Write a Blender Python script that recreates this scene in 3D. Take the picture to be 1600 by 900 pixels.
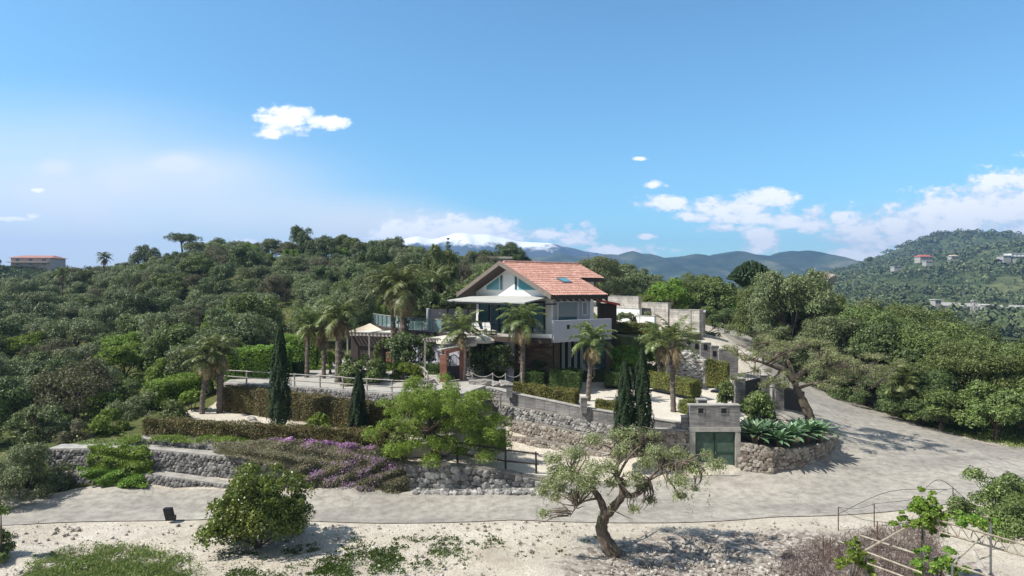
import bpy, bmesh, math, random
import numpy as np
from mathutils import Vector, Matrix, noise as mnoise

for o in list(bpy.data.objects): bpy.data.objects.remove(o)
SC = bpy.context.scene
COL = SC.collection
H = 10.2                                   # camera height over the road
R = math.radians

# ------------------------------------------------------------------ camera
cd = bpy.data.cameras.new('camera'); cam = bpy.data.objects.new('camera', cd); COL.objects.link(cam)
cam.location = (0, 0, H); cam.rotation_euler = (R(90), 0, 0)
cd.lens = 22.5; cd.sensor_width = 36; cd.clip_start = 0.1; cd.clip_end = 20000
SC.camera = cam

# ------------------------------------------------------------------ sun
SUN = Vector((-0.62, -0.19, 0.77)).normalized()       # direction towards the sun
ELEV = math.asin(SUN.z); AZ = math.atan2(SUN.x, SUN.y)
sd = bpy.data.lights.new('sun', 'SUN'); so = bpy.data.objects.new('sun', sd); COL.objects.link(so)
sd.energy = 5.0; sd.angle = R(0.5); sd.color = (1.0, 0.95, 0.88)
so.rotation_euler = SUN.to_track_quat('Z', 'Y').to_euler(); so.location = (0, 0, 60)

# ------------------------------------------------------------------ view
SC.view_settings.view_transform = 'Standard'; SC.view_settings.look = 'None'
SC.view_settings.exposure = 0.5; SC.view_settings.gamma = 1
SC.view_settings.use_curve_mapping = False
SC.render.engine = 'CYCLES'
cy = SC.cycles
cy.max_bounces = 6; cy.diffuse_bounces = 2; cy.glossy_bounces = 2; cy.transmission_bounces = 4
cy.volume_bounces = 0; cy.transparent_max_bounces = 8; cy.caustics_reflective = False; cy.caustics_refractive = False
cy.use_denoising = True
try: cy.denoiser = 'OPENIMAGEDENOISE'
except Exception: pass
cy.sample_clamp_indirect = 4.0

# ------------------------------------------------------------------ sky
W = bpy.data.worlds.new('World'); SC.world = W; W.use_nodes = True
nt = W.node_tree; nt.nodes.clear()
N = nt.nodes; L = nt.links
def nd(t, **k):
    n = N.new(t)
    for a, b in k.items(): setattr(n, a, b)
    return n
def mth(op, a, b=None, c=None, clamp=False):
    n = N.new('ShaderNodeMath'); n.operation = op; n.use_clamp = clamp
    for i, v in enumerate((a, b, c)):
        if v is None: continue
        if isinstance(v, (int, float)): n.inputs[i].default_value = v
        else: L.new(v, n.inputs[i])
    return n.outputs[0]
def vmt(op, a, b=None, c=None):
    n = N.new('ShaderNodeVectorMath'); n.operation = op
    for i, v in enumerate((a, b, c)):
        if v is None: continue
        if isinstance(v, (tuple, list)): n.inputs[i].default_value = v
        else: L.new(v, n.inputs[i])
    return n.outputs[1] if op in ('LENGTH', 'DOT_PRODUCT') else n.outputs[0]
def smooth(v, a, b):
    n = N.new('ShaderNodeMapRange'); n.interpolation_type = 'SMOOTHSTEP'
    L.new(v, n.inputs[0]); n.inputs[1].default_value = a; n.inputs[2].default_value = b
    return n.outputs[0]
sky = nd('ShaderNodeTexSky'); sky.sky_type = 'NISHITA'; sky.sun_disc = False
sky.sun_elevation = ELEV; sky.sun_rotation = AZ; sky.altitude = 300; sky.air_density = 1.0; sky.dust_density = 0.8; sky.ozone_density = 2.2
bg = nd('ShaderNodeBackground'); bg.inputs[1].default_value = 0.137
hs = nd('ShaderNodeHueSaturation'); hs.inputs['Saturation'].default_value = 1.0; hs.inputs['Value'].default_value = 1.0
tint = nd('ShaderNodeMix'); tint.data_type = 'RGBA'; tint.blend_type = 'MULTIPLY'; tint.inputs[0].default_value = 1; tint.inputs[7].default_value = (0.64, 0.99, 1.05, 1)
L.new(sky.outputs[0], hs.inputs['Color']); L.new(hs.outputs[0], tint.inputs[6]); L.new(tint.outputs[2], bg.inputs[0])
tc = nd('ShaderNodeTexCoord')
sep = nd('ShaderNodeSeparateXYZ'); L.new(tc.outputs['Generated'], sep.inputs[0])
# clouds stand at fixed bearings of the sky (tangents of azimuth and elevation around north)
ys = mth('MAXIMUM', sep.outputs[1], 0.08)
px = mth('DIVIDE', sep.outputs[0], ys); pz = mth('DIVIDE', sep.outputs[2], ys)
cmb = nd('ShaderNodeCombineXYZ'); L.new(px, cmb.inputs[0]); L.new(pz, cmb.inputs[1])
P0 = cmb.outputs[0]
nz = nd('ShaderNodeTexNoise'); nz.inputs['Scale'].default_value = 22; nz.inputs['Detail'].default_value = 7; nz.inputs['Roughness'].default_value = 0.62
sc_ = vmt('MULTIPLY', P0, (1, 1.7, 1)); L.new(sc_, nz.inputs['Vector'])
nf = nz.outputs['Fac']
nz2 = nd('ShaderNodeTexNoise'); nz2.inputs['Scale'].default_value = 7; nz2.inputs['Detail'].default_value = 4
L.new(sc_, nz2.inputs['Vector'])
def field(blobs):
    acc = None
    for (u, v, ru, rv) in blobs:
        cx, cyy, rx, ry = (u-800)/1000, (450-v)/1000, ru/1000, rv/1000
        q = vmt('MULTIPLY_ADD', P0, (1/rx, 1/ry, 0), (-cx/rx, -cyy/ry, 0))
        d = vmt('LENGTH', q)
        acc = d if acc is None else mth('MINIMUM', acc, d)
    return acc
cum = field([(448, 190, 44, 20), (498, 190, 30, 11), (424, 209, 26, 7), (468, 176, 20, 10), (528, 190, 16, 8),
    (1040, 319, 42, 10), (1150, 325, 70, 17), (1195, 311, 40, 15), (1128, 357, 36, 7), (1160, 340, 60, 12), (1090, 340, 34, 9),
    (1224, 345, 24, 13), (1268, 350, 26, 12), (1272, 335, 18, 13), (1311, 341, 15, 9), (1022, 288, 15, 5), (1012, 369, 15, 4), (1001, 248, 9, 3),
    (1190, 378, 36, 18), (1350, 372, 52, 32), (1390, 352, 42, 26), (1450, 365, 100, 46), (1500, 335, 70, 38), (1550, 318, 70, 42),
    (1610, 335, 100, 60), (1630, 300, 60, 34), (1340, 395, 50, 20), (1475, 350, 90, 20), (845, 367, 25, 9), (906, 367, 26, 15), (915, 352, 12, 8), (965, 391, 60, 8), (900, 378, 30, 8),
    (650, 362, 50, 28), (700, 364, 55, 28), (752, 364, 54, 24), (785, 372, 30, 14), (622, 380, 60, 20), (570, 385, 40, 10), (390, 384, 26, 10), (690, 384, 110, 22),
    (60, 297, 9, 3), (22, 342, 34, 4), (50, 339, 11, 5)])
nzf = nd('ShaderNodeTexNoise'); nzf.inputs['Scale'].default_value = 75; nzf.inputs['Detail'].default_value = 5; L.new(sc_, nzf.inputs['Vector'])
cf = mth('MULTIPLY_ADD', mth('SUBTRACT', nf, 0.5), -3.2, mth('MULTIPLY_ADD', mth('SUBTRACT', nzf.outputs['Fac'], 0.5), -1.1, cum))
calpha = mth('MULTIPLY', smooth(cf, 1.4, 0.62), mth('GREATER_THAN', sep.outputs[1], 0.09))
# the thin plume drifting off the summit to the left
def soft(blobs):
    acc = None
    for (u, v, ru, rv, w) in blobs:
        cx, cyy, rx, ry = (u-800)/1000, (450-v)/1000, ru/1000, rv/1000
        q = vmt('MULTIPLY_ADD', P0, (1/rx, 1/ry, 0), (-cx/rx, -cyy/ry, 0))
        d = mth('MULTIPLY', smooth(vmt('LENGTH', q), 1.0, 0.0), w)
        acc = d if acc is None else mth('ADD', acc, d)
    return acc
pl = soft([(85, 262, 44, 20, .35), (275, 253, 60, 24, .4), (40, 410, 760, 310, .95), (300, 290, 330, 90, .3), (560, 350, 260, 60, .3), (520, 370, 260, 90, .3), (620, 345, 150, 60, .25), (700, 372, 170, 55, .9), (330, 262, 120, 40, .16), (0, 230, 500, 130, .15), (1500, 370, 420, 90, .25)])
pl = mth('MULTIPLY', pl, mth('MULTIPLY_ADD', nz2.outputs['Fac'], 0.7, 0.62))
pl = mth('MINIMUM', mth('MULTIPLY', pl, mth('GREATER_THAN', sep.outputs[1], 0.09)), 0.85)
bp = nd('ShaderNodeBackground'); bp.inputs[0].default_value = (0.96, 0.98, 1.0, 1); bp.inputs[1].default_value = 0.80
mx1 = nd('ShaderNodeMixShader'); L.new(pl, mx1.inputs[0]); L.new(bg.outputs[0], mx1.inputs[1]); L.new(bp.outputs[0], mx1.inputs[2])
bc = nd('ShaderNodeBackground')
cr = nd('ShaderNodeValToRGB'); cr.color_ramp.elements[0].color = (0.62, 0.72, 0.84, 1); cr.color_ramp.elements[1].color = (1, 1, 1, 1)
cr.color_ramp.elements[0].position = 0.28; cr.color_ramp.elements[1].position = 0.62
L.new(mth('MULTIPLY_ADD', smooth(cf, 1.1, 0.2), 0.2, mth('MULTIPLY', nf, 0.85)), cr.inputs[0]); L.new(cr.outputs[0], bc.inputs[0]); bc.inputs[1].default_value = 1.0
mx2 = nd('ShaderNodeMixShader'); L.new(mth('MULTIPLY', calpha, 0.95), mx2.inputs[0]); L.new(mx1.outputs[0], mx2.inputs[1]); L.new(bc.outputs[0], mx2.inputs[2])
# added unseen cloud veil overhead and behind the viewer, whitening the fill light
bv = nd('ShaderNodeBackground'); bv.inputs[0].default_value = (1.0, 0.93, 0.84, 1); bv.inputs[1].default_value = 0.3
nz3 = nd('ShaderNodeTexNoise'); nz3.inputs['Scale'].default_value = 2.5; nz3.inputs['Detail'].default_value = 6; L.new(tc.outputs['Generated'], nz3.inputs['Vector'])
fill_veil = mth('MULTIPLY', mth('MAXIMUM', smooth(sep.outputs[1], 0.15, -0.35), mth('MULTIPLY', smooth(sep.outputs[2], 0.6, 0.85), 0.6)), mth('MULTIPLY_ADD', nz3.outputs['Fac'], 0.7, 0.4))
mx3 = nd('ShaderNodeMixShader'); L.new(fill_veil, mx3.inputs[0]); L.new(mx2.outputs[0], mx3.inputs[1]); L.new(bv.outputs[0], mx3.inputs[2])
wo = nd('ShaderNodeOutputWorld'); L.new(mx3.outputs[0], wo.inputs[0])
W.cycles.sampling_method = 'MANUAL'; W.cycles.sample_map_resolution = 256

# ------------------------------------------------------------------ helpers
def P(u, v, Y):
    "the point seen at (u, v) of the 1600x900 photograph, Y metres ahead"
    return Vector(((u-800)/1000*Y, Y, H-(v-450)/1000*Y))
def tag(o, label=None, cat=None, group=None, kind=None):
    if label: o['label'] = label
    if cat: o['category'] = cat
    if group: o['group'] = group
    if kind: o['kind'] = kind
    return o
def thing(name, label, cat, loc=(0, 0, 0), rz=0, group=None, sc=None):
    o = bpy.data.objects.new(name, None); COL.objects.link(o); o.empty_display_size = .3
    o.location = loc; o.rotation_euler = (0, 0, rz)
    if sc is not None: o.scale = sc if isinstance(sc, (tuple, list)) else (sc, sc, sc)
    return tag(o, label, cat, group)
def mesh(name, V, F, mat=None, smooth=False):
    "V: (n,3); F: list of index tuples or a list of integer arrays"
    me = bpy.data.meshes.new(name)
    V = np.asarray(V, dtype=np.float32).reshape(-1, 3)
    if len(F) and isinstance(F[0], np.ndarray):
        sizes = np.concatenate([np.full(len(f), f.shape[1], dtype=np.int32) for f in F])
        loops = np.concatenate([f.astype(np.int32).ravel() for f in F])
    else:
        sizes = np.array([len(f) for f in F], dtype=np.int32)
        loops = np.array([i for f in F for i in f], dtype=np.int32)
    me.vertices.add(len(V)); me.vertices.foreach_set('co', V.ravel())
    me.loops.add(len(loops)); me.loops.foreach_set('vertex_index', loops)
    me.polygons.add(len(sizes))
    st = np.zeros(len(sizes), dtype=np.int32); st[1:] = np.cumsum(sizes)[:-1]
    me.polygons.foreach_set('loop_start', st); me.polygons.foreach_set('loop_total', sizes)
    me.polygons.foreach_set('use_smooth', np.full(len(sizes), bool(smooth)))
    me.update(calc_edges=True); me.validate()
    if mat: me.materials.append(mat)
    return me
def link(name, me, parent=None, loc=None, rz=0):
    o = bpy.data.objects.new(name, me); COL.objects.link(o)
    if parent is not None: o.parent = parent
    if loc is not None: o.location = loc
    if rz: o.rotation_euler = (0, 0, rz)
    return o
class MB:
    "collects pieces, then links them as ONE mesh object"
    def __init__(s): s.v = []; s.f = []; s.n = 0
    def add(s, V, F):
        V = np.asarray(V, dtype=np.float64).reshape(-1, 3)
        s.v.append(V); n = s.n
        if isinstance(F, np.ndarray): F = F.tolist()
        s.f.extend([tuple(i+n for i in f) for f in F]); s.n += len(V); return s
    def box(s, x0, x1, y0, y1, z0, z1):
        V = [(x, y, z) for z in (z0, z1) for x, y in ((x0, y0), (x1, y0), (x1, y1), (x0, y1))]
        return s.add(V, [(3, 2, 1, 0), (4, 5, 6, 7), (0, 1, 5, 4), (1, 2, 6, 5), (2, 3, 7, 6), (3, 0, 4, 7)])
    def prism(s, pts, z0, z1):
        "pts: list of (x,y); z0/z1 numbers or lists"
        n = len(pts)
        a = sum(pts[i][0]*pts[(i+1) % n][1]-pts[(i+1) % n][0]*pts[i][1] for i in range(n))
        zz0 = [z0]*n if isinstance(z0, (int, float)) else list(z0)
        zz1 = [z1]*n if isinstance(z1, (int, float)) else list(z1)
        if a < 0: pts = pts[::-1]; zz0 = zz0[::-1]; zz1 = zz1[::-1]
        V = [(p[0], p[1], z) for p, z in zip(pts, zz0)]+[(p[0], p[1], z) for p, z in zip(pts, zz1)]
        return s.add(V, [tuple(range(n))[::-1], tuple(range(n, 2*n))]+[(i, (i+1) % n, n+(i+1) % n, n+i) for i in range(n)])
    def obox(s, a, b, w, z0, z1, z0b=None, z1b=None, off=0):
        "wall-like box from a to b (x,y), thickness w, bottom/top heights at each end; off shifts it sideways (left of a->b)"
        a = Vector(a[:2]); b = Vector(b[:2]); d = (b-a).normalized(); n = Vector((-d.y, d.x))
        z0b = z0 if z0b is None else z0b; z1b = z1 if z1b is None else z1b
        p = [a+n*(off-w/2), b+n*(off-w/2), b+n*(off+w/2), a+n*(off+w/2)]
        return s.prism([tuple(q) for q in p], [z0, z0b, z0b, z0], [z1, z1b, z1b, z1])
    def tube(s, pts, r, k=8, cap=True):
        pts = [Vector(p) for p in pts]
        rs = [r]*len(pts) if isinstance(r, (int, float)) else list(r)
        V = []; up = Vector((0.1, 0.05, 1)).normalized()
        prev = None
        for i, p in enumerate(pts):
            t = (pts[min(i+1, len(pts)-1)]-pts[max(i-1, 0)]).normalized()
            if prev is None:
                x = t.cross(Vector((0, 0, 1)))
                if x.length < .1: x = t.cross(Vector((1, 0, 0)))
                x.normalize()
            else:
                x = prev-t*prev.dot(t); x.normalize()
            y = t.cross(x); prev = x
            for j in range(k):
                a = 2*math.pi*j/k
                V.append(p+(x*math.cos(a)+y*math.sin(a))*rs[i])
        F = []
        for i in range(len(pts)-1):
            for j in range(k):
                F.append((i*k+j, i*k+(j+1) % k, (i+1)*k+(j+1) % k, (i+1)*k+j))
        if cap: F.append(tuple(range(k))[::-1]); F.append(tuple((len(pts)-1)*k+j for j in range(k)))
        return s.add([tuple(v) for v in V], F)
    def build(s, name, mat, parent=None, smooth=False, world=True):
        V = np.concatenate(s.v) if s.v else np.zeros((0, 3))
        if parent is not None and world:
            rt = parent
            off = np.zeros(3)
            while rt is not None: off += np.array(rt.location); rt = rt.parent
            V = V-off
        return link(name, mesh(name, V, s.f, mat, smooth), parent)

# ------------------------------------------------------------------ materials
def mat(name, rough=0.85, spec=0.3):
    m = bpy.data.materials.new(name); m.use_nodes = True
    b = m.node_tree.nodes['Principled BSDF']; b.inputs['Roughness'].default_value = rough
    b.inputs['Specular IOR Level'].default_value = spec
    return m, m.node_tree, b
def tnode(t, typ, **k):
    n = t.nodes.new(typ)
    for a, b in k.items():
        if a in n.inputs: n.inputs[a].default_value = b
        else: setattr(n, a, b)
    return n
def rgba(c): return (c[0], c[1], c[2], 1)
def ramp(t, src, stops):
    r = t.nodes.new('ShaderNodeValToRGB'); e = r.color_ramp.elements
    while len(e) < len(stops): e.new(.5)
    for i, (p, c) in enumerate(stops): e[i].position = p; e[i].color = rgba(c)
    t.links.new(src, r.inputs[0]); return r.outputs[0]
def mixc(t, fac, a, b, mode='MIX'):
    n = t.nodes.new('ShaderNodeMix'); n.data_type = 'RGBA'; n.blend_type = mode
    for i, v in ((0, fac), (6, a), (7, b)):
        if isinstance(v, (int, float)): n.inputs[i].default_value = v
        elif isinstance(v, tuple): n.inputs[i].default_value = rgba(v)
        else: t.links.new(v, n.inputs[i])
    return n.outputs[2]
def mathn(t, op, a, b=0.0, clamp=False):
    n = t.nodes.new('ShaderNodeMath'); n.operation = op; n.use_clamp = clamp
    for i, v in enumerate((a, b)):
        if isinstance(v, (int, float)): n.inputs[i].default_value = v
        else: t.links.new(v, n.inputs[i])
    return n.outputs[0]
def noisen(t, scale, detail=5, rough=.6, vec=None, stretch=None):
    c = t.nodes.new('ShaderNodeTexCoord') if vec is None else None
    v = c.outputs['Object'] if vec is None else vec
    if stretch:
        mp = t.nodes.new('ShaderNodeMapping'); mp.inputs['Scale'].default_value = stretch; t.links.new(v, mp.inputs[0]); v = mp.outputs[0]
    n = tnode(t, 'ShaderNodeTexNoise', Scale=scale, Detail=detail, Roughness=rough); t.links.new(v, n.inputs['Vector'])
    return n.outputs['Fac']
def bump(t, b, h, strength=.4, dist=.05):
    n = tnode(t, 'ShaderNodeBump', Strength=strength, Distance=dist); t.links.new(h, n.inputs['Height']); t.links.new(n.outputs[0], b.inputs['Normal'])
def plain(name, c, rough=.7, var=.25, scale=3.0, c2=None, bmp=.2, metal=0, spec=.3, bd=.02, stretch=None):
    m, t, b = mat(name, rough, spec)
    f = noisen(t, scale, 6, .62, stretch=stretch); f2 = noisen(t, scale*7, 4, .6)
    c2 = c2 or tuple(x*(1-var) for x in c)
    s = mathn(t, 'ADD', mathn(t, 'MULTIPLY', f, .7), mathn(t, 'MULTIPLY', f2, .3))
    t.links.new(ramp(t, s, [(.36, c2), (.6, c)]), b.inputs['Base Color'])
    b.inputs['Metallic'].default_value = metal
    if bmp: bump(t, b, f2, bmp, bd)
    return m
def leafmat(name, c1, c2, c3=None, trans=.28, rough=.5, hue=.03, spec=.35, patch=1.2):
    "leaves: every leaf (island) its own tone, every tree its own tint"
    m, t, b = mat(name, rough, spec)
    g = t.nodes.new('ShaderNodeNewGeometry'); oi = t.nodes.new('ShaderNodeObjectInfo')
    base = ramp(t, g.outputs['Random Per Island'], [(0, c1), (.75, c2), (1, c3 or c2)])
    f = noisen(t, patch, 3, .5)
    val = mathn(t, 'ADD', mathn(t, 'MULTIPLY', f, .9), mathn(t, 'ADD', mathn(t, 'MULTIPLY', oi.outputs['Random'], .36), .4))
    h = t.nodes.new('ShaderNodeHueSaturation'); t.links.new(base, h.inputs['Color']); t.links.new(val, h.inputs['Value'])
    t.links.new(mathn(t, 'ADD', mathn(t, 'MULTIPLY', oi.outputs['Random'], hue*2), .5-hue), h.inputs['Hue'])
    t.links.new(h.outputs[0], b.inputs['Base Color'])
    tr = t.nodes.new('ShaderNodeBsdfTranslucent')
    tcol = mixc(t, .5, h.outputs[0], (.16, .2, .03)); t.links.new(tcol, tr.inputs[0])
    ms = t.nodes.new('ShaderNodeMixShader'); ms.inputs[0].default_value = trans
    t.links.new(b.outputs[0], ms.inputs[1]); t.links.new(tr.outputs[0], ms.inputs[2])
    t.links.new(ms.outputs[0], t.nodes['Material Output'].inputs[0])
    return m
def stackmat(name, c, c2, rowh=.09, w=.5, mortar=(.08, .08, .08), bs=.6):
    "thin stacked stone courses"
    m, t, b = mat(name, .9, .2)
    geo = t.nodes.new('ShaderNodeTexCoord'); sp = t.nodes.new('ShaderNodeSeparateXYZ'); t.links.new(geo.outputs['Object'], sp.inputs[0])
    cb = t.nodes.new('ShaderNodeCombineXYZ')
    t.links.new(mathn(t, 'ADD', sp.outputs[0], sp.outputs[1]), cb.inputs[0]); t.links.new(sp.outputs[2], cb.inputs[1])
    br = t.nodes.new('ShaderNodeTexBrick'); t.links.new(cb.outputs[0], br.inputs['Vector'])
    br.inputs['Scale'].default_value = 1; br.inputs['Brick Width'].default_value = w; br.inputs['Row Height'].default_value = rowh
    br.inputs['Mortar Size'].default_value = .008; br.inputs['Mortar Smooth'].default_value = .3
    br.inputs['Color1'].default_value = rgba(c); br.inputs['Color2'].default_value = rgba(c2); br.inputs['Mortar'].default_value = rgba(mortar)
    f = noisen(t, 1.3, 5, .6)
    t.links.new(mixc(t, .75, br.outputs[0], ramp(t, f, [(.3, (.45, .45, .45)), (.7, (1.15, 1.12, 1.05))]), 'MULTIPLY'), b.inputs['Base Color'])
    bump(t, b, mathn(t, 'SUBTRACT', mathn(t, 'MULTIPLY', noisen(t, 14, 3), .6), br.outputs['Fac']), bs, .03)
    return m
def stonemat(name, c1, c2, c3):
    "loose stones: every stone (island) its own colour"
    m, t, b = mat(name, .85, .25)
    g = t.nodes.new('ShaderNodeNewGeometry')
    base = ramp(t, g.outputs['Random Per Island'], [(0, c1), (.5, c2), (1, c3)])
    f = noisen(t, 9, 5, .65)
    t.links.new(mixc(t, .8, base, ramp(t, f, [(.3, (.5, .5, .5)), (.65, (1.1, 1.1, 1.1))]), 'MULTIPLY'), b.inputs['Base Color'])
    bump(t, b, f, .5, .03)
    return m
M = {}
M['bark'] = plain('bark', (.17, .13, .095), .95, scale=5, c2=(.05, .036, .026), bmp=.9, bd=.04, stretch=(1, 1, .25))
M['olive_bark'] = plain('olive_bark', (.21, .17, .13), .95, scale=5, c2=(.05, .035, .025), bmp=1, bd=.05, stretch=(1, 1, .3))
M['palm_bark'] = plain('palm_bark', (.2, .17, .14), .95, scale=3, c2=(.07, .055, .045), bmp=.9, bd=.04, stretch=(1, 1, 4))
M['olive'] = leafmat('olive_leaves', (.085, .115, .045), (.17, .205, .085), (.33, .37, .2), .2, .5, .01)
M['olive_near'] = leafmat('olive_leaves_near', (.16, .19, .07), (.27, .29, .13), (.44, .45, .29), .32, .45, .015)
M['dark'] = leafmat('evergreen_leaves', (.05, .08, .024), (.1, .14, .045), (.19, .24, .09), .18, .45, .01)
M['green'] = leafmat('broad_leaves', (.075, .11, .03), (.14, .185, .05), (.26, .31, .1), .22, .5, .014)
M['bright'] = leafmat('bright_leaves', (.12, .2, .025), (.2, .32, .04), (.32, .42, .08), .42, .5, .02)
M['lime'] = leafmat('feathery_leaves', (.13, .215, .025), (.22, .34, .045), (.38, .48, .11), .42, .5, .015)
M['brownish'] = leafmat('dry_green_leaves', (.085, .09, .045), (.17, .155, .09), (.27, .24, .17), .25, .6, .01)
M['citrus'] = leafmat('citrus_leaves', (.08, .12, .02), (.13, .2, .03), (.34, .4, .08), .35, .35, .02, .5)
M['cypress'] = leafmat('cypress_leaves', (.012, .026, .008), (.02, .042, .012), (.035, .065, .02), .1, .8, .01)
M['hedge'] = leafmat('hedge_leaves', (.04, .075, .017), (.07, .12, .025), (.12, .18, .045), .2, .5, .01)
M['hedge_red'] = leafmat('reddish_hedge_leaves', (.08, .085, .025), (.145, .13, .04), (.29, .15, .06), .22, .5, .02, patch=.8)
M['hedge_gold'] = leafmat('golden_hedge_leaves', (.08, .105, .022), (.17, .185, .04), (.32, .23, .06), .22, .5, .02, patch=.8)
M['palm'] = leafmat('palm_leaflets', (.09, .13, .035), (.18, .22, .08), (.36, .37, .18), .3, .4, .015)
M['palm_dead'] = leafmat('dead_palm_leaflets', (.16, .12, .06), (.3, .23, .13), (.44, .36, .22), .2, .7, .01)
M['agave'] = leafmat('agave_leaves', (.1, .18, .09), (.16, .26, .14), (.24, .36, .2), .12, .35, .01, .5)
M['vine'] = leafmat('vine_leaves', (.12, .22, .025), (.22, .36, .05), (.4, .42, .1), .45, .5, .02)
M['flowers'] = leafmat('purple_flowers', (.2, .12, .22), (.42, .22, .46), (.6, .36, .62), .3, .6, .02)
M['flower_stems'] = leafmat('flower_stems', (.11, .12, .05), (.21, .17, .11), (.36, .24, .24), .3, .6, .03, patch=.6)
M['dry'] = leafmat('dry_stems', (.07, .045, .045), (.14, .095, .085), (.28, .21, .18), .1, .8, .01)
M['grassy'] = leafmat('grass_blades', (.12, .17, .04), (.22, .28, .08), (.36, .38, .16), .35, .6, .03, patch=.5)
M['tuft'] = leafmat('tuft_leaves', (.04, .09, .02), (.08, .15, .03), (.14, .2, .05), .25, .5, .02, patch=.5)
M['rock_warm'] = stonemat('warm_stones', (.2, .165, .135), (.33, .285, .235), (.45, .415, .36))
M['rock_grey'] = stonemat('grey_stones', (.16, .155, .15), (.3, .29, .275), (.52, .5, .47))
M['lava'] = stonemat('gabion_stones', (.13, .125, .12), (.24, .23, .22), (.4, .385, .365))
M['mortar'] = plain('mortar', (.23, .21, .18), .95, scale=4, bmp=.5)
M['cap'] = plain('concrete_coping', (.42, .4, .36), .9, scale=2, c2=(.24, .23, .21))
M['stack'] = stackmat('stacked_grey_stone', (.22, .215, .215), (.36, .35, .345), .075, .55)
M['stack_far'] = stackmat('stacked_block_wall', (.38, .355, .33), (.56, .53, .49), .24, 1.1, (.14, .13, .12), bs=.5)
M['block_white'] = plain('white_rock_rows', (.5, .47, .43), .9, scale=2.2, c2=(.16, .15, .14), bmp=.9, bd=.1, stretch=(.5, .5, 3))
M['white'] = plain('white_plaster', (.78, .78, .76), .85, scale=.8, c2=(.7, .7, .69), bmp=.1)
M['lilac'] = plain('lilac_grey_render', (.37, .34, .36), .85, scale=.8, c2=(.3, .28, .3))
M['shade_greywall'] = plain('shade_grey_render', (.42, .42, .47), .85, scale=.8, c2=(.37, .37, .42), bmp=.1)  # plaster darkened and blued: the side wall's shade put into the colour
M['darkwood'] = plain('dark_wood', (.06, .045, .035), .7, scale=3, stretch=(1, 1, .2))
M['greywood'] = plain('weathered_wood', (.24, .21, .175), .9, scale=3, c2=(.1, .085, .07), stretch=(1, 1, .3))
M['silverwood'] = plain('bleached_wood', (.42, .39, .35), .9, scale=4, c2=(.2, .18, .16))
M['beam'] = plain('grey_brown_verge', (.2, .165, .14), .85, scale=3)
M['brick'] = stackmat('red_brick', (.32, .1, .06), (.42, .16, .1), .075, .24, (.3, .25, .22), .4)
M['roof'] = None
M['metal_white'] = plain('painted_white_metal', (.5, .46, .37), .6, scale=8, c2=(.25, .19, .12), metal=.1, spec=.5, bmp=.1)
M['metal_grey'] = plain('grey_metal', (.22, .23, .24), .45, metal=.5, scale=4, bmp=0)
M['dark_metal'] = plain('dark_metal', (.035, .037, .04), .5, metal=.3, scale=4, bmp=0)
M['awning'] = plain('grey_white_awning', (.43, .43, .4), .85, scale=1.2, c2=(.36, .36, .34), bmp=.1)
M['gate'] = plain('green_gate_paint', (.085, .125, .095), .8, scale=5, c2=(.04, .08, .055), spec=.45, bmp=.5)
M['fabric'] = plain('cream_canvas', (.6, .57, .5), .9, scale=1.5, c2=(.5, .47, .42), bmp=.1)
M['black'] = plain('black_plastic', (.015, .015, .016), .45, scale=3, bmp=.1)
M['terracotta'] = plain('terracotta', (.42, .16, .09), .8, scale=4)
M['deck'] = plain('terrace_tiles', (.42, .4, .36), .8, scale=2)
M['dark_green'] = plain('dark_green_frame', (.03, .075, .045), .5, scale=5)
M['brownstone'] = stackmat('brown_stone_facing', (.16, .11, .08), (.3, .24, .18), .16, .45, (.05, .04, .035))
M['white_rock'] = stonemat('pale_rock_rows', (.4, .37, .34), (.52, .5, .46), (.62, .6, .57))
M['rust'] = plain('rusty_iron', (.14, .07, .045), .9, scale=9)
M['grassy_ground'] = plain('scrubby_soil', (.16, .17, .08), .95, scale=1.5, c2=(.07, .09, .03))
def glass(name, c, rough=.08, alpha=.25):
    m, t, b = mat(name, rough, .6); b.inputs['Base Color'].default_value = rgba(c)
    tr = t.nodes.new('ShaderNodeBsdfTransparent'); tr.inputs[0].default_value = (.85, .92, .9, 1)
    ms = t.nodes.new('ShaderNodeMixShader'); ms.inputs[0].default_value = alpha
    t.links.new(tr.outputs[0], ms.inputs[1]); t.links.new(b.outputs[0], ms.inputs[2]); t.links.new(ms.outputs[0], t.nodes['Material Output'].inputs[0])
    return m
M['rail_glass'] = glass('rail_glass', (.3, .42, .42), .08, .4)
m, t, b = mat('window_glass', .07, .8); b.inputs['Base Color'].default_value = (.05, .13, .15, 1); M['window'] = m
m, t, b = mat('gable_glass', .12, .8); b.inputs['Base Color'].default_value = (.1, .3, .34, 1); M['gable_glass'] = m
# clay tiles: per-tile tone
m, t, b = mat('clay_tiles', .85, .25)
v = t.nodes.new('ShaderNodeTexVoronoi'); v.inputs['Scale'].default_value = 6.5; tcn = t.nodes.new('ShaderNodeTexCoord'); t.links.new(tcn.outputs['Object'], v.inputs['Vector'])
sp = t.nodes.new('ShaderNodeSeparateColor'); t.links.new(v.outputs['Color'], sp.inputs[0])
c = ramp(t, sp.outputs[0], [(0, (.38, .2, .15)), (.35, (.45, .25, .195)), (.75, (.49, .29, .235)), (1, (.54, .38, .32))])
t.links.new(mixc(t, .6, c, ramp(t, noisen(t, 1.2, 5), [(.3, (.62, .58, .56)), (.65, (1.1, 1.05, 1.05))]), 'MULTIPLY'), b.inputs['Base Color'])
M['roof'] = m
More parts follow.
